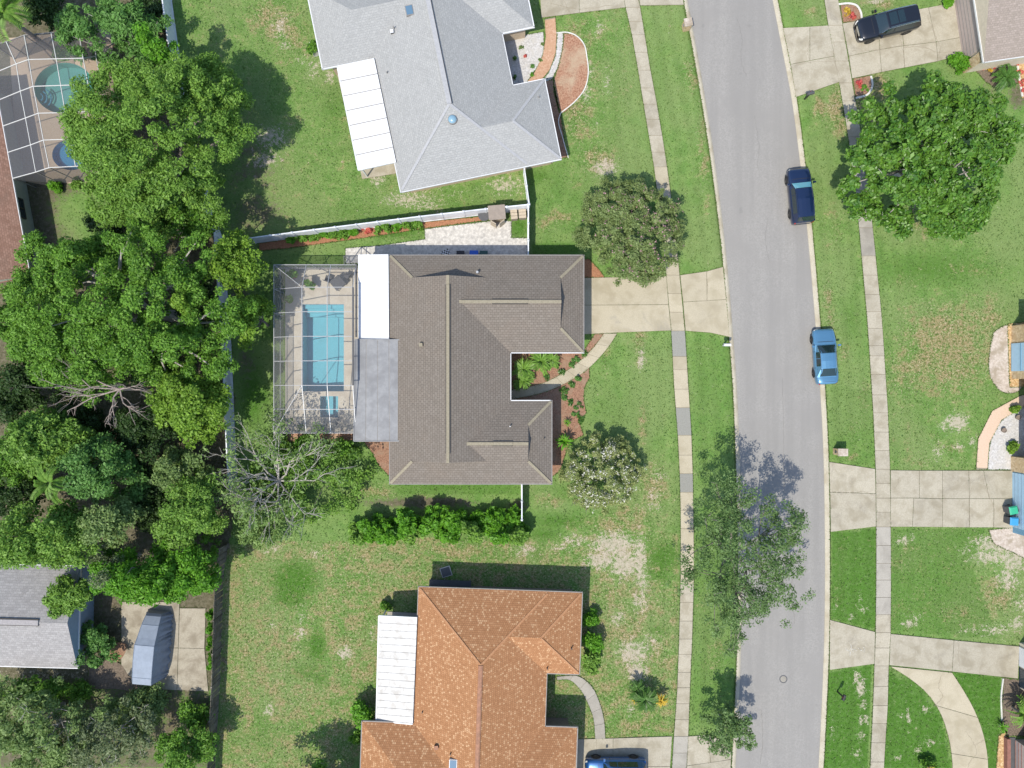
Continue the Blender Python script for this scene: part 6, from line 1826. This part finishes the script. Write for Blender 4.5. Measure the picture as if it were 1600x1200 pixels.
# --- grass blades: along the paved edges and over the lawns
def grass():
    rng = np.random.default_rng(77)
    pts = []
    def along(poly, closed, dens):
        p = np.array(poly, float)
        if closed: p = np.vstack([p, p[:1]])
        for a, b in zip(p[:-1], p[1:]):
            n = int(np.linalg.norm(b - a) * dens)
            t = rng.random((n, 1))
            pts.append(a + (b - a) * t + rng.normal(0, .55, (n, 2)))
    for i, pl in enumerate(PAVED): along(pl, True, 0.7 if i in PANELS else 3.0)
    vv = np.linspace(-20, 1220, 120)
    for tab in (SWL, SWR):
        for s in (1, 2): along([(sw_edge(tab, v, s), v) for v in vv], False, 4.0)
    for tab, sg in ((KL, -1), (KR, 1)):
        along([(float(kx(tab, (600 - v) / S)) * S + 800 + sg * .4, v) for v in vv], False, 4.0)
    E = np.concatenate(pts)
    L = np.stack([rng.uniform(-10, 1610, 240000), rng.uniform(-10, 1210, 240000)], 1)
    ok = np.ones(len(L), bool)
    for pl in PAVED: ok &= ~pip(L[:, 0], L[:, 1], pl)
    for tab in (SWL, SWR):
        a = np.interp(L[:, 1], [p[0] for p in tab], [p[1] for p in tab]); b = np.interp(L[:, 1], [p[0] for p in tab], [p[2] for p in tab])
        ok &= ~((L[:, 0] > a) & (L[:, 0] < b))
    k1 = kx(KL, (600 - L[:, 1]) / S) * S + 800; k2 = kx(KR, (600 - L[:, 1]) / S) * S + 800
    ok &= ~((L[:, 0] > k1) & (L[:, 0] < k2))
    for pl in ([(620, 410), (906, 410), (906, 552), (798, 552), (798, 625), (858, 625), (858, 748), (618, 748)], [(446, 419), (640, 419), (640, 684), (446, 684)], [(660, 905), (900, 905), (900, 1200), (560, 1200), (600, 960)], [(14, 45), (185, 45), (185, 290), (14, 290)], [(500, 0), (830, 0), (860, 250), (640, 295), (520, 100)]):
        ok &= ~pip(L[:, 0], L[:, 1], pl)
    L = L[ok]
    # thin where the soil is bare
    ii = np.searchsorted(rows, (600 - L[:, 1]) / S)
    su = np.zeros(len(L))
    for k in ('sand', 'dirt', 'dry'):
        a = A[k]
        for r in np.unique(ii):
            m = ii == r
            su[m] += np.interp((L[m, 0] - 800) / S, GX[min(r, nr - 1)], a[min(r, nr - 1)])
    L = L[rng.random(len(L)) > su * 1.1]
    Q = np.concatenate([E, L])
    C = np.stack([(Q[:, 0] - 800) / S, (600 - Q[:, 1]) / S, rng.uniform(.015, .05, len(Q))], 1)
    o = leaf_object("grass", C, np.tile([0, 0, .8], (len(C), 1)), .042, M['grass_blade'], None, rng, 2.4, .6)
    tag(o, "short grass blades over the lawns and along paved edges", "grass", kind="stuff")
grass()

# --- nearly bare trees with grey branches
def branchy(mb, rng, p, d, L, r, depth, tips, spread=0.5, n=3, flatten=0.6):
    d = d / np.linalg.norm(d)
    m = p + d * L * .5 + rng.normal(0, .06 * L, 3)
    e = p + d * L + rng.normal(0, .08 * L, 3)
    mb.tube([p, m, e], [r, r * .8, r * .6], 5 if depth > 1 else 4)
    if depth == 0:
        tips.append(e); return
    for k in range(n):
        nd = d + rng.normal(0, spread, 3) * np.array([1, 1, flatten])
        branchy(mb, rng, e if k < n - 1 else m, nd, L * rng.uniform(.6, .85), r * .58, depth - 1, tips, spread, n, flatten)
def bare_tree(label, u, v, h0, dirs, L, r, depth, seed, leafmat=None, per=14, leaf=.12, bark='bark_pale', rc=.4, zf=1.6, n=3):
    rng = np.random.default_rng(seed)
    x, y, _ = P(u, v, h0)
    root = thing("bare_tree", label, "tree", (x, y, 0))
    mb, tips = MB(), []
    f = np.array([x, y, zf])
    mb.tube([(x, y, -.1), (x + .05, y, zf * .5), (x, y, zf)], [r * 1.9, r * 1.6, r * 1.4], 8)
    for (dx, dy, dz, k) in dirs:
        branchy(mb, rng, f, np.array([dx, dy, dz], float), L * k, r, depth, tips, n=n)
    mb.build("trunk", M[bark], root)
    T = np.array(tips)
    if leafmat:
        keepn = rng.random(len(T)) < .85
        C = T[keepn] - np.array([0, 0, .2])
        pos, nrm = clump_leaves(C, np.full(len(C), rc) * rng.uniform(.7, 1.3, len(C)), per, rng)
        leaf_object("crown", pos, nrm, leaf, M[leafmat], root, rng, 2.2)
    return root
bare_tree("wide half-bare tree with radiating grey branches below the pool enclosure", 425, 755, 3.2,
          [(math.cos(t), math.sin(t), z, k) for t, z, k in [(0.1, .55, 1.05), (.75, .7, 1.0), (1.5, .6, .95), (2.2, .7, .95), (2.9, .55, 1.0), (3.6, .7, .95), (4.3, .55, .85), (4.95, .7, .8), (5.6, .6, .95), (1.1, 1.5, .8), (4.0, 1.6, .8), (2.6, 1.5, .8)]], 2.35, .085, 3, 51, 'leaf_bare', per=17, leaf=.1, rc=.55)
tree("broadleaf_tree", "low green undergrowth tree beneath the half-bare tree", 485, 745, 105, 90, 2.6, 'leaf_bright', n=120, rc=.55, per=80, leaf=.13, seed=52, trunk=.1, holes=.3, zlow=.25)
tree("broadleaf_tree", "low grey-green shrub tree left of the half-bare tree's trunk", 400, 805, 50, 65, 3.0, 'leaf_bare', n=90, rc=.5, per=75, leaf=.12, seed=53, trunk=.1, holes=.25, zlow=.25)
bare_tree("fallen-looking dead tree with bare brown branches at the left", 185, 608, 7.5, [(-1, .1, .25, 1.2), (-.9, -.35, .2, 1.1), (-.8, .4, .2, 1.0), (.3, -.8, .2, .7), (-.3, -1, .3, .7), (.8, .1, .3, .6)], 1.7, .075, 3, 54, None, bark='bark_brown', zf=7.3)
bare_tree("small leafless twiggy tree near the white fence's bend", 272, 362, 4, [(-1, .2, .6, 1), (.9, .3, .5, 1), (.2, -1, .4, 1), (-.3, .9, .7, 1), (.7, -.6, .8, 1)], .75, .035, 2, 55, None, zf=3.2)

# --- trees along the road and in the front gardens
tree("street_tree", "thin-leaved street tree overhanging the road and footpath", 1163, 880, 116, 152, 8.5, 'leaf_street', n=340, rc=.52, per=52, leaf=.095, elong=2.0, seed=61, trunk=.2, holes=.2, rough=.14, zlow=.45, n_limb=50, twigs=60, squash=.6, flat=.75)
tree("street_tree", "small airy street tree at the lower end of the verge", 1141, 1146, 58, 60, 4.6, 'leaf_street', n=70, rc=.42, per=50, leaf=.11, elong=2.0, seed=62, trunk=.08, holes=.22, zlow=.4, twigs=30, rough=.2)
tree("flowering_tree", "round bush-like tree with pink blossoms beside the driveway", 989, 357, 94, 97, 5.4, 'leaf_myrtle', n=330, rc=.42, per=95, leaf=.1, elong=1.9, seed=63, trunk=.1, zlow=.25, rough=.03, flat=.95, lobe=1.3,
     blossoms=('petal_pink', 1300, .06, lambda dx, dy, rx, ry: 0.25 + max(0, dx / rx * .5 + .4) + max(0, -dy / ry * .4)), twigs=60)
tree("flowering_tree", "small round tree covered in white blossoms by the lower wing", 944, 742, 72, 68, 3.6, 'leaf_myrtle2', n=210, rc=.34, per=80, leaf=.09, elong=1.9, seed=64, trunk=.08, zlow=.25, rough=.03, flat=.95, lobe=1.3,
     blossoms=('petal_white', 2500, .06, lambda dx, dy, rx, ry: 1.0), twigs=30)
tree("magnolia_tree", "large glossy dark green magnolia at the right beside the footpath", 1479, 232, 150, 140, 9.5, 'leaf_magnolia', n=520, rc=.55, per=85, leaf=.18, elong=1.8, seed=65, trunk=.3, zlow=.3, rough=.08, holes=.04, bark='bark_pale', n_limb=60, twigs=90, squash=.8)

# --- hedge below the middle house
hedge = [(560, 832, 20), (577, 838, 18), (594, 826, 20), (612, 834, 20), (630, 820, 20), (648, 830, 20), (666, 822, 20), (684, 812, 22), (700, 826, 20), (716, 818, 19), (732, 828, 19), (750, 820, 21), (766, 812, 18), (782, 822, 22), (800, 818, 20), (812, 836, 16)]
for i, (u, v, r) in enumerate(hedge):
    shrub("hedge_shrub", f"vivid green hedge shrub, {ORD[i]} from the left below the brown roof", u + [3, -4, 2, -2][i % 4], v + [4, -5, 0, 5, -2][i % 5], r * [1.25, 1.05, 1.35, 1.15, 1.0][i % 5], [2.3, 3.1, 2.0, 2.7, 3.3, 1.8][i % 6], 'leaf_vivid' if i % 5 else 'leaf_bright', n=26, per=75, leaf=.17, seed=100 + i, group="hedge shrubs below the brown-roofed house", rc=.36, rv=r * 1.15)
# --- shrubs along the patio fence
fs = [(455, 371, 9), (472, 368, 9), (489, 366, 10), (506, 364, 9), (522, 362, 10), (538, 360, 10), (553, 360, 9), (592, 354, 9), (606, 352, 10), (622, 350, 9), (637, 349, 10), (652, 347, 9)]
for i, (u, v, r) in enumerate(fs):
    shrub("fence_shrub", f"low green shrub, {ORD[i]} from the left along the patio fence", u, v + 1, r * 1.25, .9, 'leaf_oak' if i % 3 else 'leaf_vivid', n=10, per=50, leaf=.11, seed=140 + i, group="shrubs along the patio fence")
for i, (u, v) in enumerate([(570, 358), (579, 357)]):
    shrub("fence_shrub", f"reddish shrub in the patio fence row, {['left', 'right'][i]} one of two", u, v, 7, .6, 'leaf_red', n=5, per=30, leaf=.09, seed=160 + i)
# --- shrubs by the orange house
for lab, u, v, r, h, mt, sd in [("bright green shrub at the orange roof's upper right corner", 921, 967, 15, 1.7, 'leaf_vivid', 1), ("bright green bushy shrub in the middle of the orange roof's right side", 928, 1003, 22, 2.0, 'leaf_vivid', 2), ("yellow-green low shrub at the lower right of the orange wing", 925, 1035, 20, 1.4, 'leaf_bright', 3), ("green shrub beside the lower left of the white weathered patio roof", 568, 1112, 26, 2.4, 'leaf_vivid', 4), ("small green shrub beside the upper corner of the weathered patio roof", 601, 948, 8, 1.0, 'leaf_oak', 5), ("dark green low shrub at the orange house's left wall", 556, 1155, 10, 1.2, 'leaf_oak', 6),
                             ("clipped green shrub at the top right house's corner", 1503, 94, 19, 1.6, 'leaf_vivid', 7), ("small shrub at the top edge beside the cracked driveway", 1483, -1, 9, 1.0, 'leaf_vivid', 8), ("dense dark shrub on the grey roof's left wall", 489, 74, 12, 1.5, 'leaf_oak', 9), ("low vivid green shrub below the teal pool", 86, 289, 13, .9, 'leaf_vivid', 10), ("second low green shrub below the teal pool, nearer the big tree", 117, 288, 11, .7, 'leaf_bright', 11),
                             ("dark round shrub at the lower right curve of the drive", 1450, 1196, 17, 1.1, 'leaf_oak', 12), ("bright small bush in the white gravel near the peach path's top", 1587, 640, 7, .7, 'leaf_lime', 13), ("bright bush in the white gravel by the courtyard corner", 1582, 699, 10, .8, 'leaf_lime', 14), ("leafy shrub at the end of the white gate below the brown roof", 817, 834, 16, 1.8, 'leaf_oak', 15), ("green bush under the half-bare tree by the mulch bed", 475, 702, 22, 1.4, 'leaf_vivid', 16), ("leafy bush below the swimming pool enclosure's right end", 540, 705, 26, 1.6, 'leaf_oak', 17), ("low bush at the left of the pool enclosure's bottom wall", 438, 690, 18, 1.4, 'leaf_bright', 18)]:
    shrub("shrub", lab, u, v, r, h, mt, n=16, per=80, leaf=.13, seed=180 + sd)
# --- ivy strip beside the parking pad
for i, v in enumerate((960, 985, 1010, 1035)):
    shrub("ivy_bush", f"narrow vivid green bush, {ORD[i]} from the top along the board fence", 327, v, 8, 1.3, 'leaf_vivid', n=10, per=60, leaf=.12, seed=220 + i, ru=7, rv=16, group="bushes along the board fence")
# --- bed plants in front of the brown house
pf = [frond_mesh("frond", 1.0, .22, .5, .75, 12, M['leaf_palm'], .05), frond_mesh("frond", 1.05, .06, .45, .6, 0, M['leaf_palm'], strap=True)]
cf = [frond_mesh("frond", 1.0, .16, .4, .7, 18, M['leaf_cycad'], .035)]
gf = [frond_mesh("leaf", .9, .07, .5, .7, 0, M['leaf_vivid'], strap=True)]
kf = [frond_mesh("leaf", .9, .08, .6, .7, 0, M['leaf_croton'], strap=True)]
for lab, u, v, z, ml_, n_, sc, sd in [
    ("bright leafy palm plant in the corner of the front bed", 817, 577, .7, pf, 28, 1.15, 1), ("bright palm plant below the garage eave in the front bed", 845, 565, .7, pf, 28, 1.1, 2), ("pale leafy palm plant at the lower left of the front bed", 818, 595, .5, pf, 22, .95, 3), ("bright palm plant at the upper end of the front bed", 862, 562, .6, pf, 20, .9, 4),
    ("bright green leafy plant between the lower wing and the white-blossom tree", 882, 690, .7, gf, 30, .95, 5), ("small leafy plant at the upper corner of the lower wing", 886, 660, .4, gf, 14, .5, 6)]:
    frond_plant("palm_plant", lab, u, v, z, ml_, n_, sd, sc, cat="plant")
for i, (u, v) in enumerate([(893, 572), (878, 580), (852, 588), (904, 592), (893, 600), (884, 610), (880, 622), (893, 628), (905, 634), (900, 648), (908, 655), (911, 550), (898, 562), (870, 573)]):
    shrub("ground_plant", f"low dark green plant, {ORD[i]} in the mulched front beds counted from the path's bend", u, v, 7 + (i % 3), .4, 'leaf_cycad' if i % 3 else 'leaf_blue', n=6, per=26, leaf=.09, seed=240 + i, cat="plant", group="low plants in the front beds")
# --- cycads and croton
frond_plant("cycad", "large dark green cycad in the orange house's front lawn", 1008, 1092, .8, cf, 46, 7, 1.15, cat="cycad", tilt=(-.7, .3))
frond_plant("cycad", "upper left dark cycad of the front lawn clump", 995, 1078, .7, cf, 30, 8, .95, cat="cycad", tilt=(-.7, .3))
frond_plant("croton", "yellow-orange spiky croton beside the cycads", 1031, 1092, .6, kf, 34, 9, .85, cat="plant", tilt=(-.8, .2), part="leaf")
frond_plant("croton", "small yellow croton left of the cycads", 990, 1092, .5, kf, 12, 10, .5, cat="plant", tilt=(-.8, .2), part="leaf")
frond_plant("cycad", "dark cycad in the bed by the top right house", 1572, 122, .7, cf, 34, 11, 1.15, cat="cycad", tilt=(-.6, .3))
frond_plant("cycad", "small cycad against the top right roof's lower eave", 1568, 98, .5, cf, 18, 12, .7, cat="cycad")
frond_plant("palm_plant", "palm fronds reaching in at the right edge by the dark bed", 1597, 1115, 1.2, pf, 18, 13, 1.5, cat="plant")
frond_plant("bromeliad", "yellow-green spiky plant at the end of the gravel strip", 1565, 1135, .3, gf, 18, 14, .75, cat="plant", part="leaf")
frond_plant("bromeliad", "yellow-green spiky plant on the dark round shrub by the curved drive", 1452, 1200, 1.0, kf, 12, 15, .5, cat="plant", part="leaf")
bigf = [frond_mesh("frond", 2.6, .5, .4, .8, 22, M['leaf_palm'], .07)]
frond_plant("palm_tree", "pale fan palm tree at the top left corner", 4, 22, 6.0, bigf, 26, 16, 1.0, trunk=(.18, 'bark_brown'), cat="palm tree", tilt=(-.6, .4))
frond_plant("palm_tree", "small palm hidden among the left woodland trees", 78, 755, 6.5, bigf, 14, 17, .6, trunk=(.12, 'bark_brown'), cat="palm tree", tilt=(-.6, .4))
# --- little plants in gravel and beds
for i, (u, v, r, mt) in enumerate([(805, 91, 5, 'leaf_cycad'), (804, 118, 5, 'leaf_cycad'), (832, 103, 4, 'leaf_blue'), (814, 73, 4, 'leaf_olive'), (847, 68, 3, 'leaf_olive'), (821, 86, 3, 'leaf_red'), (830, 116, 3, 'leaf_vivid'), (844, 94, 3, 'leaf_olive')]):
    shrub("rockery_plant", f"tiny plant in the white rock garden, {ORD[i]} of those dotted there", u, v, r, .3 if r < 5 else .6, mt, n=4, per=22, leaf=.08, seed=270 + i, cat="plant", group="tiny plants in the white rock garden")
for i, (u, v, r, mt) in enumerate([(1325, 18, 10, 'leaf_croton'), (1333, 24, 7, 'leaf_red'), (1342, 130, 8, 'leaf_red'), (1352, 138, 7, 'leaf_oak')]):
    shrub("bed_plant", ["orange-leaved plant in the small bed above the cracked driveway", "reddish plant in the small bed above the cracked driveway", "reddish plant in the small bed below the cracked driveway", "green plant in the small bed below the cracked driveway"][i], u, v, r, .45, mt, n=6, per=24, leaf=.09, seed=290 + i, cat="plant")
for i, (u, v) in enumerate([(1594, 97), (1596, 112), (1598, 127), (1600, 142)]):
    shrub("red_flower_plant", f"red flowering plant, {ORD[i]} from the top at the right edge", u, v, 6, .35, 'leaf_red', n=6, per=40, leaf=.07, seed=300 + i, cat="plant", group="red flowering plants at the right edge")
for i, (u, v) in enumerate([(1535, 104), (1546, 108), (1555, 104)]):
    shrub("bed_plant", f"rusty coloured plant, {ORD[i]} from the left under the top right eave", u, v, 6, .4, 'leaf_croton' if i % 2 else 'leaf_red', n=5, per=24, leaf=.08, seed=310 + i, cat="plant", group="rusty plants under the top right eave")

# ---------------------------------------------------------------- mailboxes and small things
def mailbox(label, u, v, rot, mat, post, w=.22, l=.5, h=1.1, base=None):
    x, y, _ = P(u, v)
    root = thing("mailbox", label, "mailbox", (x, y, 0), rot)
    if base:
        MB().box((0, 0, h * .5), (base[0], base[1], h)).build("pillar", M[post], root, world_coords=False)
        MB().box((0, 0, h + .04), (base[0] + .1, base[1] + .1, .08)).build("cap", M['grey_sand'], root, world_coords=False)
    else:
        MB().box((0, 0, h * .5), (.1, .1, h)).build("post", M[post], root, world_coords=False)
        MB().box((0, 0, h - .03), (l * .9, .1, .06)).build("arm", M[post], root, world_coords=False)
    z = h * .5 if base else h
    if base: l = base[0] + .12
    prof = [(-w / 2, 0), (w / 2, 0), (w / 2, w * .6)] + [(w / 2 * math.cos(t), w * .6 + w / 2 * math.sin(t)) for t in np.linspace(.3, math.pi - .3, 6)] + [(-w / 2, w * .6)]
    k = len(prof)
    vs = [(-l / 2, y_, z + z_) for y_, z_ in prof] + [(l / 2, y_, z + z_) for y_, z_ in prof]
    b = MB().add(vs, [(i, (i + 1) % k, k + (i + 1) % k, k + i) for i in range(k)] + [tuple(range(k - 1, -1, -1)), tuple(range(k, 2 * k))]).build("box", M[mat], root, world_coords=False)
    MB().box((l / 2 + .01, 0, z + w * .4), (.02, w * .8, w * .6)).build("door", M[mat], b, world_coords=False)
    MB().box((0, w / 2 + .02, z + w * .7), (.03, .02, .16)).build("flag", RED_LAMP, b, world_coords=False)
    return root
mailbox("white mailbox on a post beside the beige driveway", 1129.5, 540, 0, 'white', 'white', l=.55)
mailbox("stone-based mailbox at the kerb near the top edge", 1071, 44, .2, 'mid_grey', 'stonewall', base=(.55, .55), h=.95)
mailbox("dark mailbox at the kerb below the cracked driveway", 1257, 155, .2, 'dark_grey', 'black', l=.55)
mailbox("brick mailbox pillar on the right verge", 1308, 705, 0, 'dark_grey', 'stonewall', base=(.7, .5), h=1.0)
mailbox("bent black mailbox on the lower right verge", 1308, 1080, 1.2, 'black', 'black', l=.45)
def bin_(label, u, v, rot, mat, lid):
    x, y, _ = P(u, v)
    root = thing("wheelie_bin", label, "bin", (x, y, .06), rot)
    vs = [(-.24, -.24, .06), (.24, -.24, .06), (.24, .24, .06), (-.24, .24, .06), (-.3, -.3, .95), (.32, -.3, .95), (.32, .3, .95), (-.3, .3, .95)]
    MB().add(vs, [(3, 2, 1, 0), (4, 5, 6, 7), (0, 1, 5, 4), (1, 2, 6, 5), (2, 3, 7, 6), (3, 0, 4, 7)]).build("bin_body", M[mat], root, world_coords=False)
    vs = [(-.33, -.33, .95), (.36, -.33, .95), (.36, .33, .95), (-.33, .33, .95), (-.24, -.24, 1.03), (.28, -.24, 1.05), (.28, .24, 1.05), (-.24, .24, 1.03)]
    MB().add(vs, [(3, 2, 1, 0), (4, 5, 6, 7), (0, 1, 5, 4), (1, 2, 6, 5), (2, 3, 7, 6), (3, 0, 4, 7)]).build("lid", lid, root, world_coords=False)
    MB().tube([(.4, -.2, .95), (.4, .2, .95)], [.02, .02], 6).build("handle", M['black'], root, world_coords=False)
    for sg in (-1, 1):
        MB().tube([(.26, sg * .25 - .03, .1), (.26, sg * .25 + .03, .1)], [.1, .1], 12).build("wheel", RUBBER, root, world_coords=False)
bin_("green-lidded wheelie bin beside the light blue garage", 1570, 794, .2, 'dark_grey', mat_plain('green_lid', (0.03, 0.35, 0.2), 0.5))
bin_("blue-lidded wheelie bin beside the light blue garage", 1571, 811, -.05, 'dark_grey', mat_plain('blue_lid', (0.04, 0.26, 0.5), 0.5))
# garden shed behind the stone patio
x, y, _ = P(777, 340)
sh = thing("garden_shed", "small taupe-roofed garden shed against the patio fence", "shed", (x, y, 0), math.radians(5))
MB().box((0, 0, .85), (1.15, .8, 1.7)).build("wall", M['shed_wall'], sh, world_coords=False)
MB().add([(-.68, -.55, 1.65), (.68, -.55, 1.65), (.68, .55, 1.85), (-.68, .55, 1.85), (-.68, -.55, 1.72), (.68, -.55, 1.72), (.68, .55, 1.92), (-.68, .55, 1.92)], [(3, 2, 1, 0), (4, 5, 6, 7), (0, 1, 5, 4), (1, 2, 6, 5), (2, 3, 7, 6), (3, 0, 4, 7)]).build("roof", M['shed_roof'], sh, world_coords=False)
for sg in (-1, 1): MB().box((sg * .35, -.7, .8), (.5, .05, 1.5), sg * .6).build("door", M['shed_wall'], sh, world_coords=False)
def crate(label, u, v, sx, sy, sz, rot):
    x, y, _ = P(u, v)
    root = thing("storage_crate", label, "crate", (x, y, 0), rot, group="storage crates beside the shed")
    for k in range(3):
        MB().box((0, -sy / 2 + sy * (k + .5) / 3, sz + .02), (sx, sy / 3 * .85, .04)).build("slat", M['shed_wall'], root, world_coords=False)
    MB().box((0, 0, sz / 2), (sx * .94, sy * .94, sz)).build("box", M['shed_roof'], root, world_coords=False)
crate("brown slatted crate next to the shed", 803, 338, .55, .8, .7, .1)
crate("brown slatted crate in the corner by the white gate", 816, 337, .6, .75, .7, .05)
x, y, _ = P(757, 339)
rt = thing("round_table", "small round dark table left of the shed", "table", (x, y, 0))
MB().lathe([(.5, .7), (.5, .74)], 24).build("tabletop", M['dark_grey'], rt, world_coords=False)
MB().lathe([(.28, 0), (.26, .04), (.04, .08), (.04, .7)], 16).build("pedestal", M['galv'], rt, world_coords=False)
# things on the shaded patio below the eave
for lab, u, w_, mat_ in [("bright blue storage box on the shaded patio", 741, .65, mat_plain('blue_box', (0.02, 0.09, 0.45), 0.5)), ("dark green box on the shaded patio beside the blue box", 756, .6, mat_plain('green_box', (0.02, 0.07, 0.06), 0.5)), ("low dark bench on the shaded patio left of the blue box", 720, .6, M['black'])]:
    x, y, _ = P(u, 397.5)
    o = thing("storage_box", lab, "box", (x, y, 0.03))
    hh = .5 if 'blue storage' in lab else .35
    MB().box((0, 0, hh / 2), (w_, .4, hh)).build("box", mat_, o, world_coords=False)
    MB().box((0, 0, hh + .025), (w_ + .05, .45, .05)).build("lid", mat_, o, world_coords=False)
x, y, _ = P(696, 396)
o = thing("checkered_mat", "black and white checkered pillow on the shaded patio", "cushion", (x, y, .03), .5)
MB().box((0, 0, .06), (.7, .5, .12)).build("pad", M['black'], o, world_coords=False)
mb = MB()
for i in range(6):
    for j in range(4):
        if (i + j) % 2: mb.box((-.29 + i * .117, -.19 + j * .125, .122), (.11, .12, .012))
mb.build("check", M['white'], o, world_coords=False)
# air conditioner and dark panel by the orange house
x, y, _ = P(697, 893)
o = thing("framed_panel", "dark square framed panel lying in the orange house's shadow", "panel", (x, y, .0), .3)
MB().box((0, 0, .05), (.85, .8, .1)).build("frame", M['galv'], o, world_coords=False)
MB().box((0, 0, .105), (.76, .71, .02)).build("sheet", M['dark_grey'], o, world_coords=False)
x, y, _ = P(704, 909)
o = thing("equipment_rack", "long dark bench along the orange house's upper wall", "bench", (x, y, 0), a2)
MB().box((0, 0, .45), (3.4, .5, .08)).build("seat", M['dark_grey'], o, world_coords=False)
for sx in (-1.6, -.5, .5, 1.6): MB().box((sx, 0, .21), (.08, .45, .42)).build("leg", M['mid_grey'], o, world_coords=False)
x, y, _ = P(497, 80)
o = thing("air_conditioner", "pale air conditioner unit at the grey roof's left wall", "air conditioner", (x, y, 0), a11)
MB().box((0, 0, .45), (.8, .8, .9)).build("housing", M['white_dirty'], o, world_coords=False)
MB().lathe([(.33, .9), (.33, .93), (.28, .94)], 20).build("fan_grille", M['dark_grey'], o, world_coords=False)
# pool furniture
def chair(label, u, v, rot):
    x, y, _ = P(u, v)
    o = thing("patio_chair", label, "chair", (x, y, .045), rot, group="chairs on the pool deck")
    MB().box((0, 0, .42), (.5, .5, .05)).build("seat", M['dark_grey'], o, world_coords=False)
    MB().box((-.25, 0, .68), (.05, .5, .5)).build("backrest", M['dark_grey'], o, world_coords=False)
    for sx in (-.22, .22):
        for sy in (-.22, .22):
            MB().box((sx, sy, .2), (.04, .04, .4)).build("leg", M['mid_grey'], o, world_coords=False)
chair("dark chair at the top of the pool deck, left of the table", 515, 437, 1.2)
chair("dark chair at the top of the pool deck, right of the table", 545, 432, 2.6)
x, y, _ = P(531, 444)
o = thing("patio_table", "square dark table standing diagonally on the pool deck", "table", (x, y, .045), .7)
MB().box((0, 0, .72), (.95, .95, .05)).build("tabletop", M['dark_grey'], o, world_coords=False)
for sx in (-.4, .4):
    for sy in (-.4, .4): MB().box((sx, sy, .35), (.05, .05, .7)).build("leg", M['mid_grey'], o, world_coords=False)
for i, (u, v) in enumerate([(462, 432), (489, 446), (455, 470)]):
    x, y, _ = P(u, v)
    o = thing("flower_pot", ["terracotta pot in the pool deck's upper left corner", "terracotta pot right of the pool deck's upper left corner", "terracotta pot along the pool deck's left wall"][i], "pot", (x, y, .045))
    MB().lathe([(.16, 0), (.24, .4), (.26, .42), (.22, .42), (.2, .36)], 14).build("pot", M['terracotta'], o, world_coords=False)
    s_ = shrub("potted_plant", ["leafy plant in the upper left corner pot of the pool deck", "leafy plant in the second pot of the pool deck", "leafy plant in the pot along the pool deck's left wall"][i], u, v, 10, 1.2, 'leaf_oak', n=8, per=40, leaf=.12, seed=330 + i, cat="plant")
    s_.location = (x, y, .4)
for i, (u, v) in enumerate([(1588, 652), (1566, 672)]):
    x, y, _ = P(u, v)
    o = thing("flower_pot", ["dark round pot in the white gravel, upper one", "dark round pot in the white gravel, lower one"][i], "pot", (x, y, .02))
    MB().lathe([(.14, 0), (.2, .22), (.21, .26), (.17, .26), (.15, .2)], 14).build("pot", M['dark_wall'], o, world_coords=False)
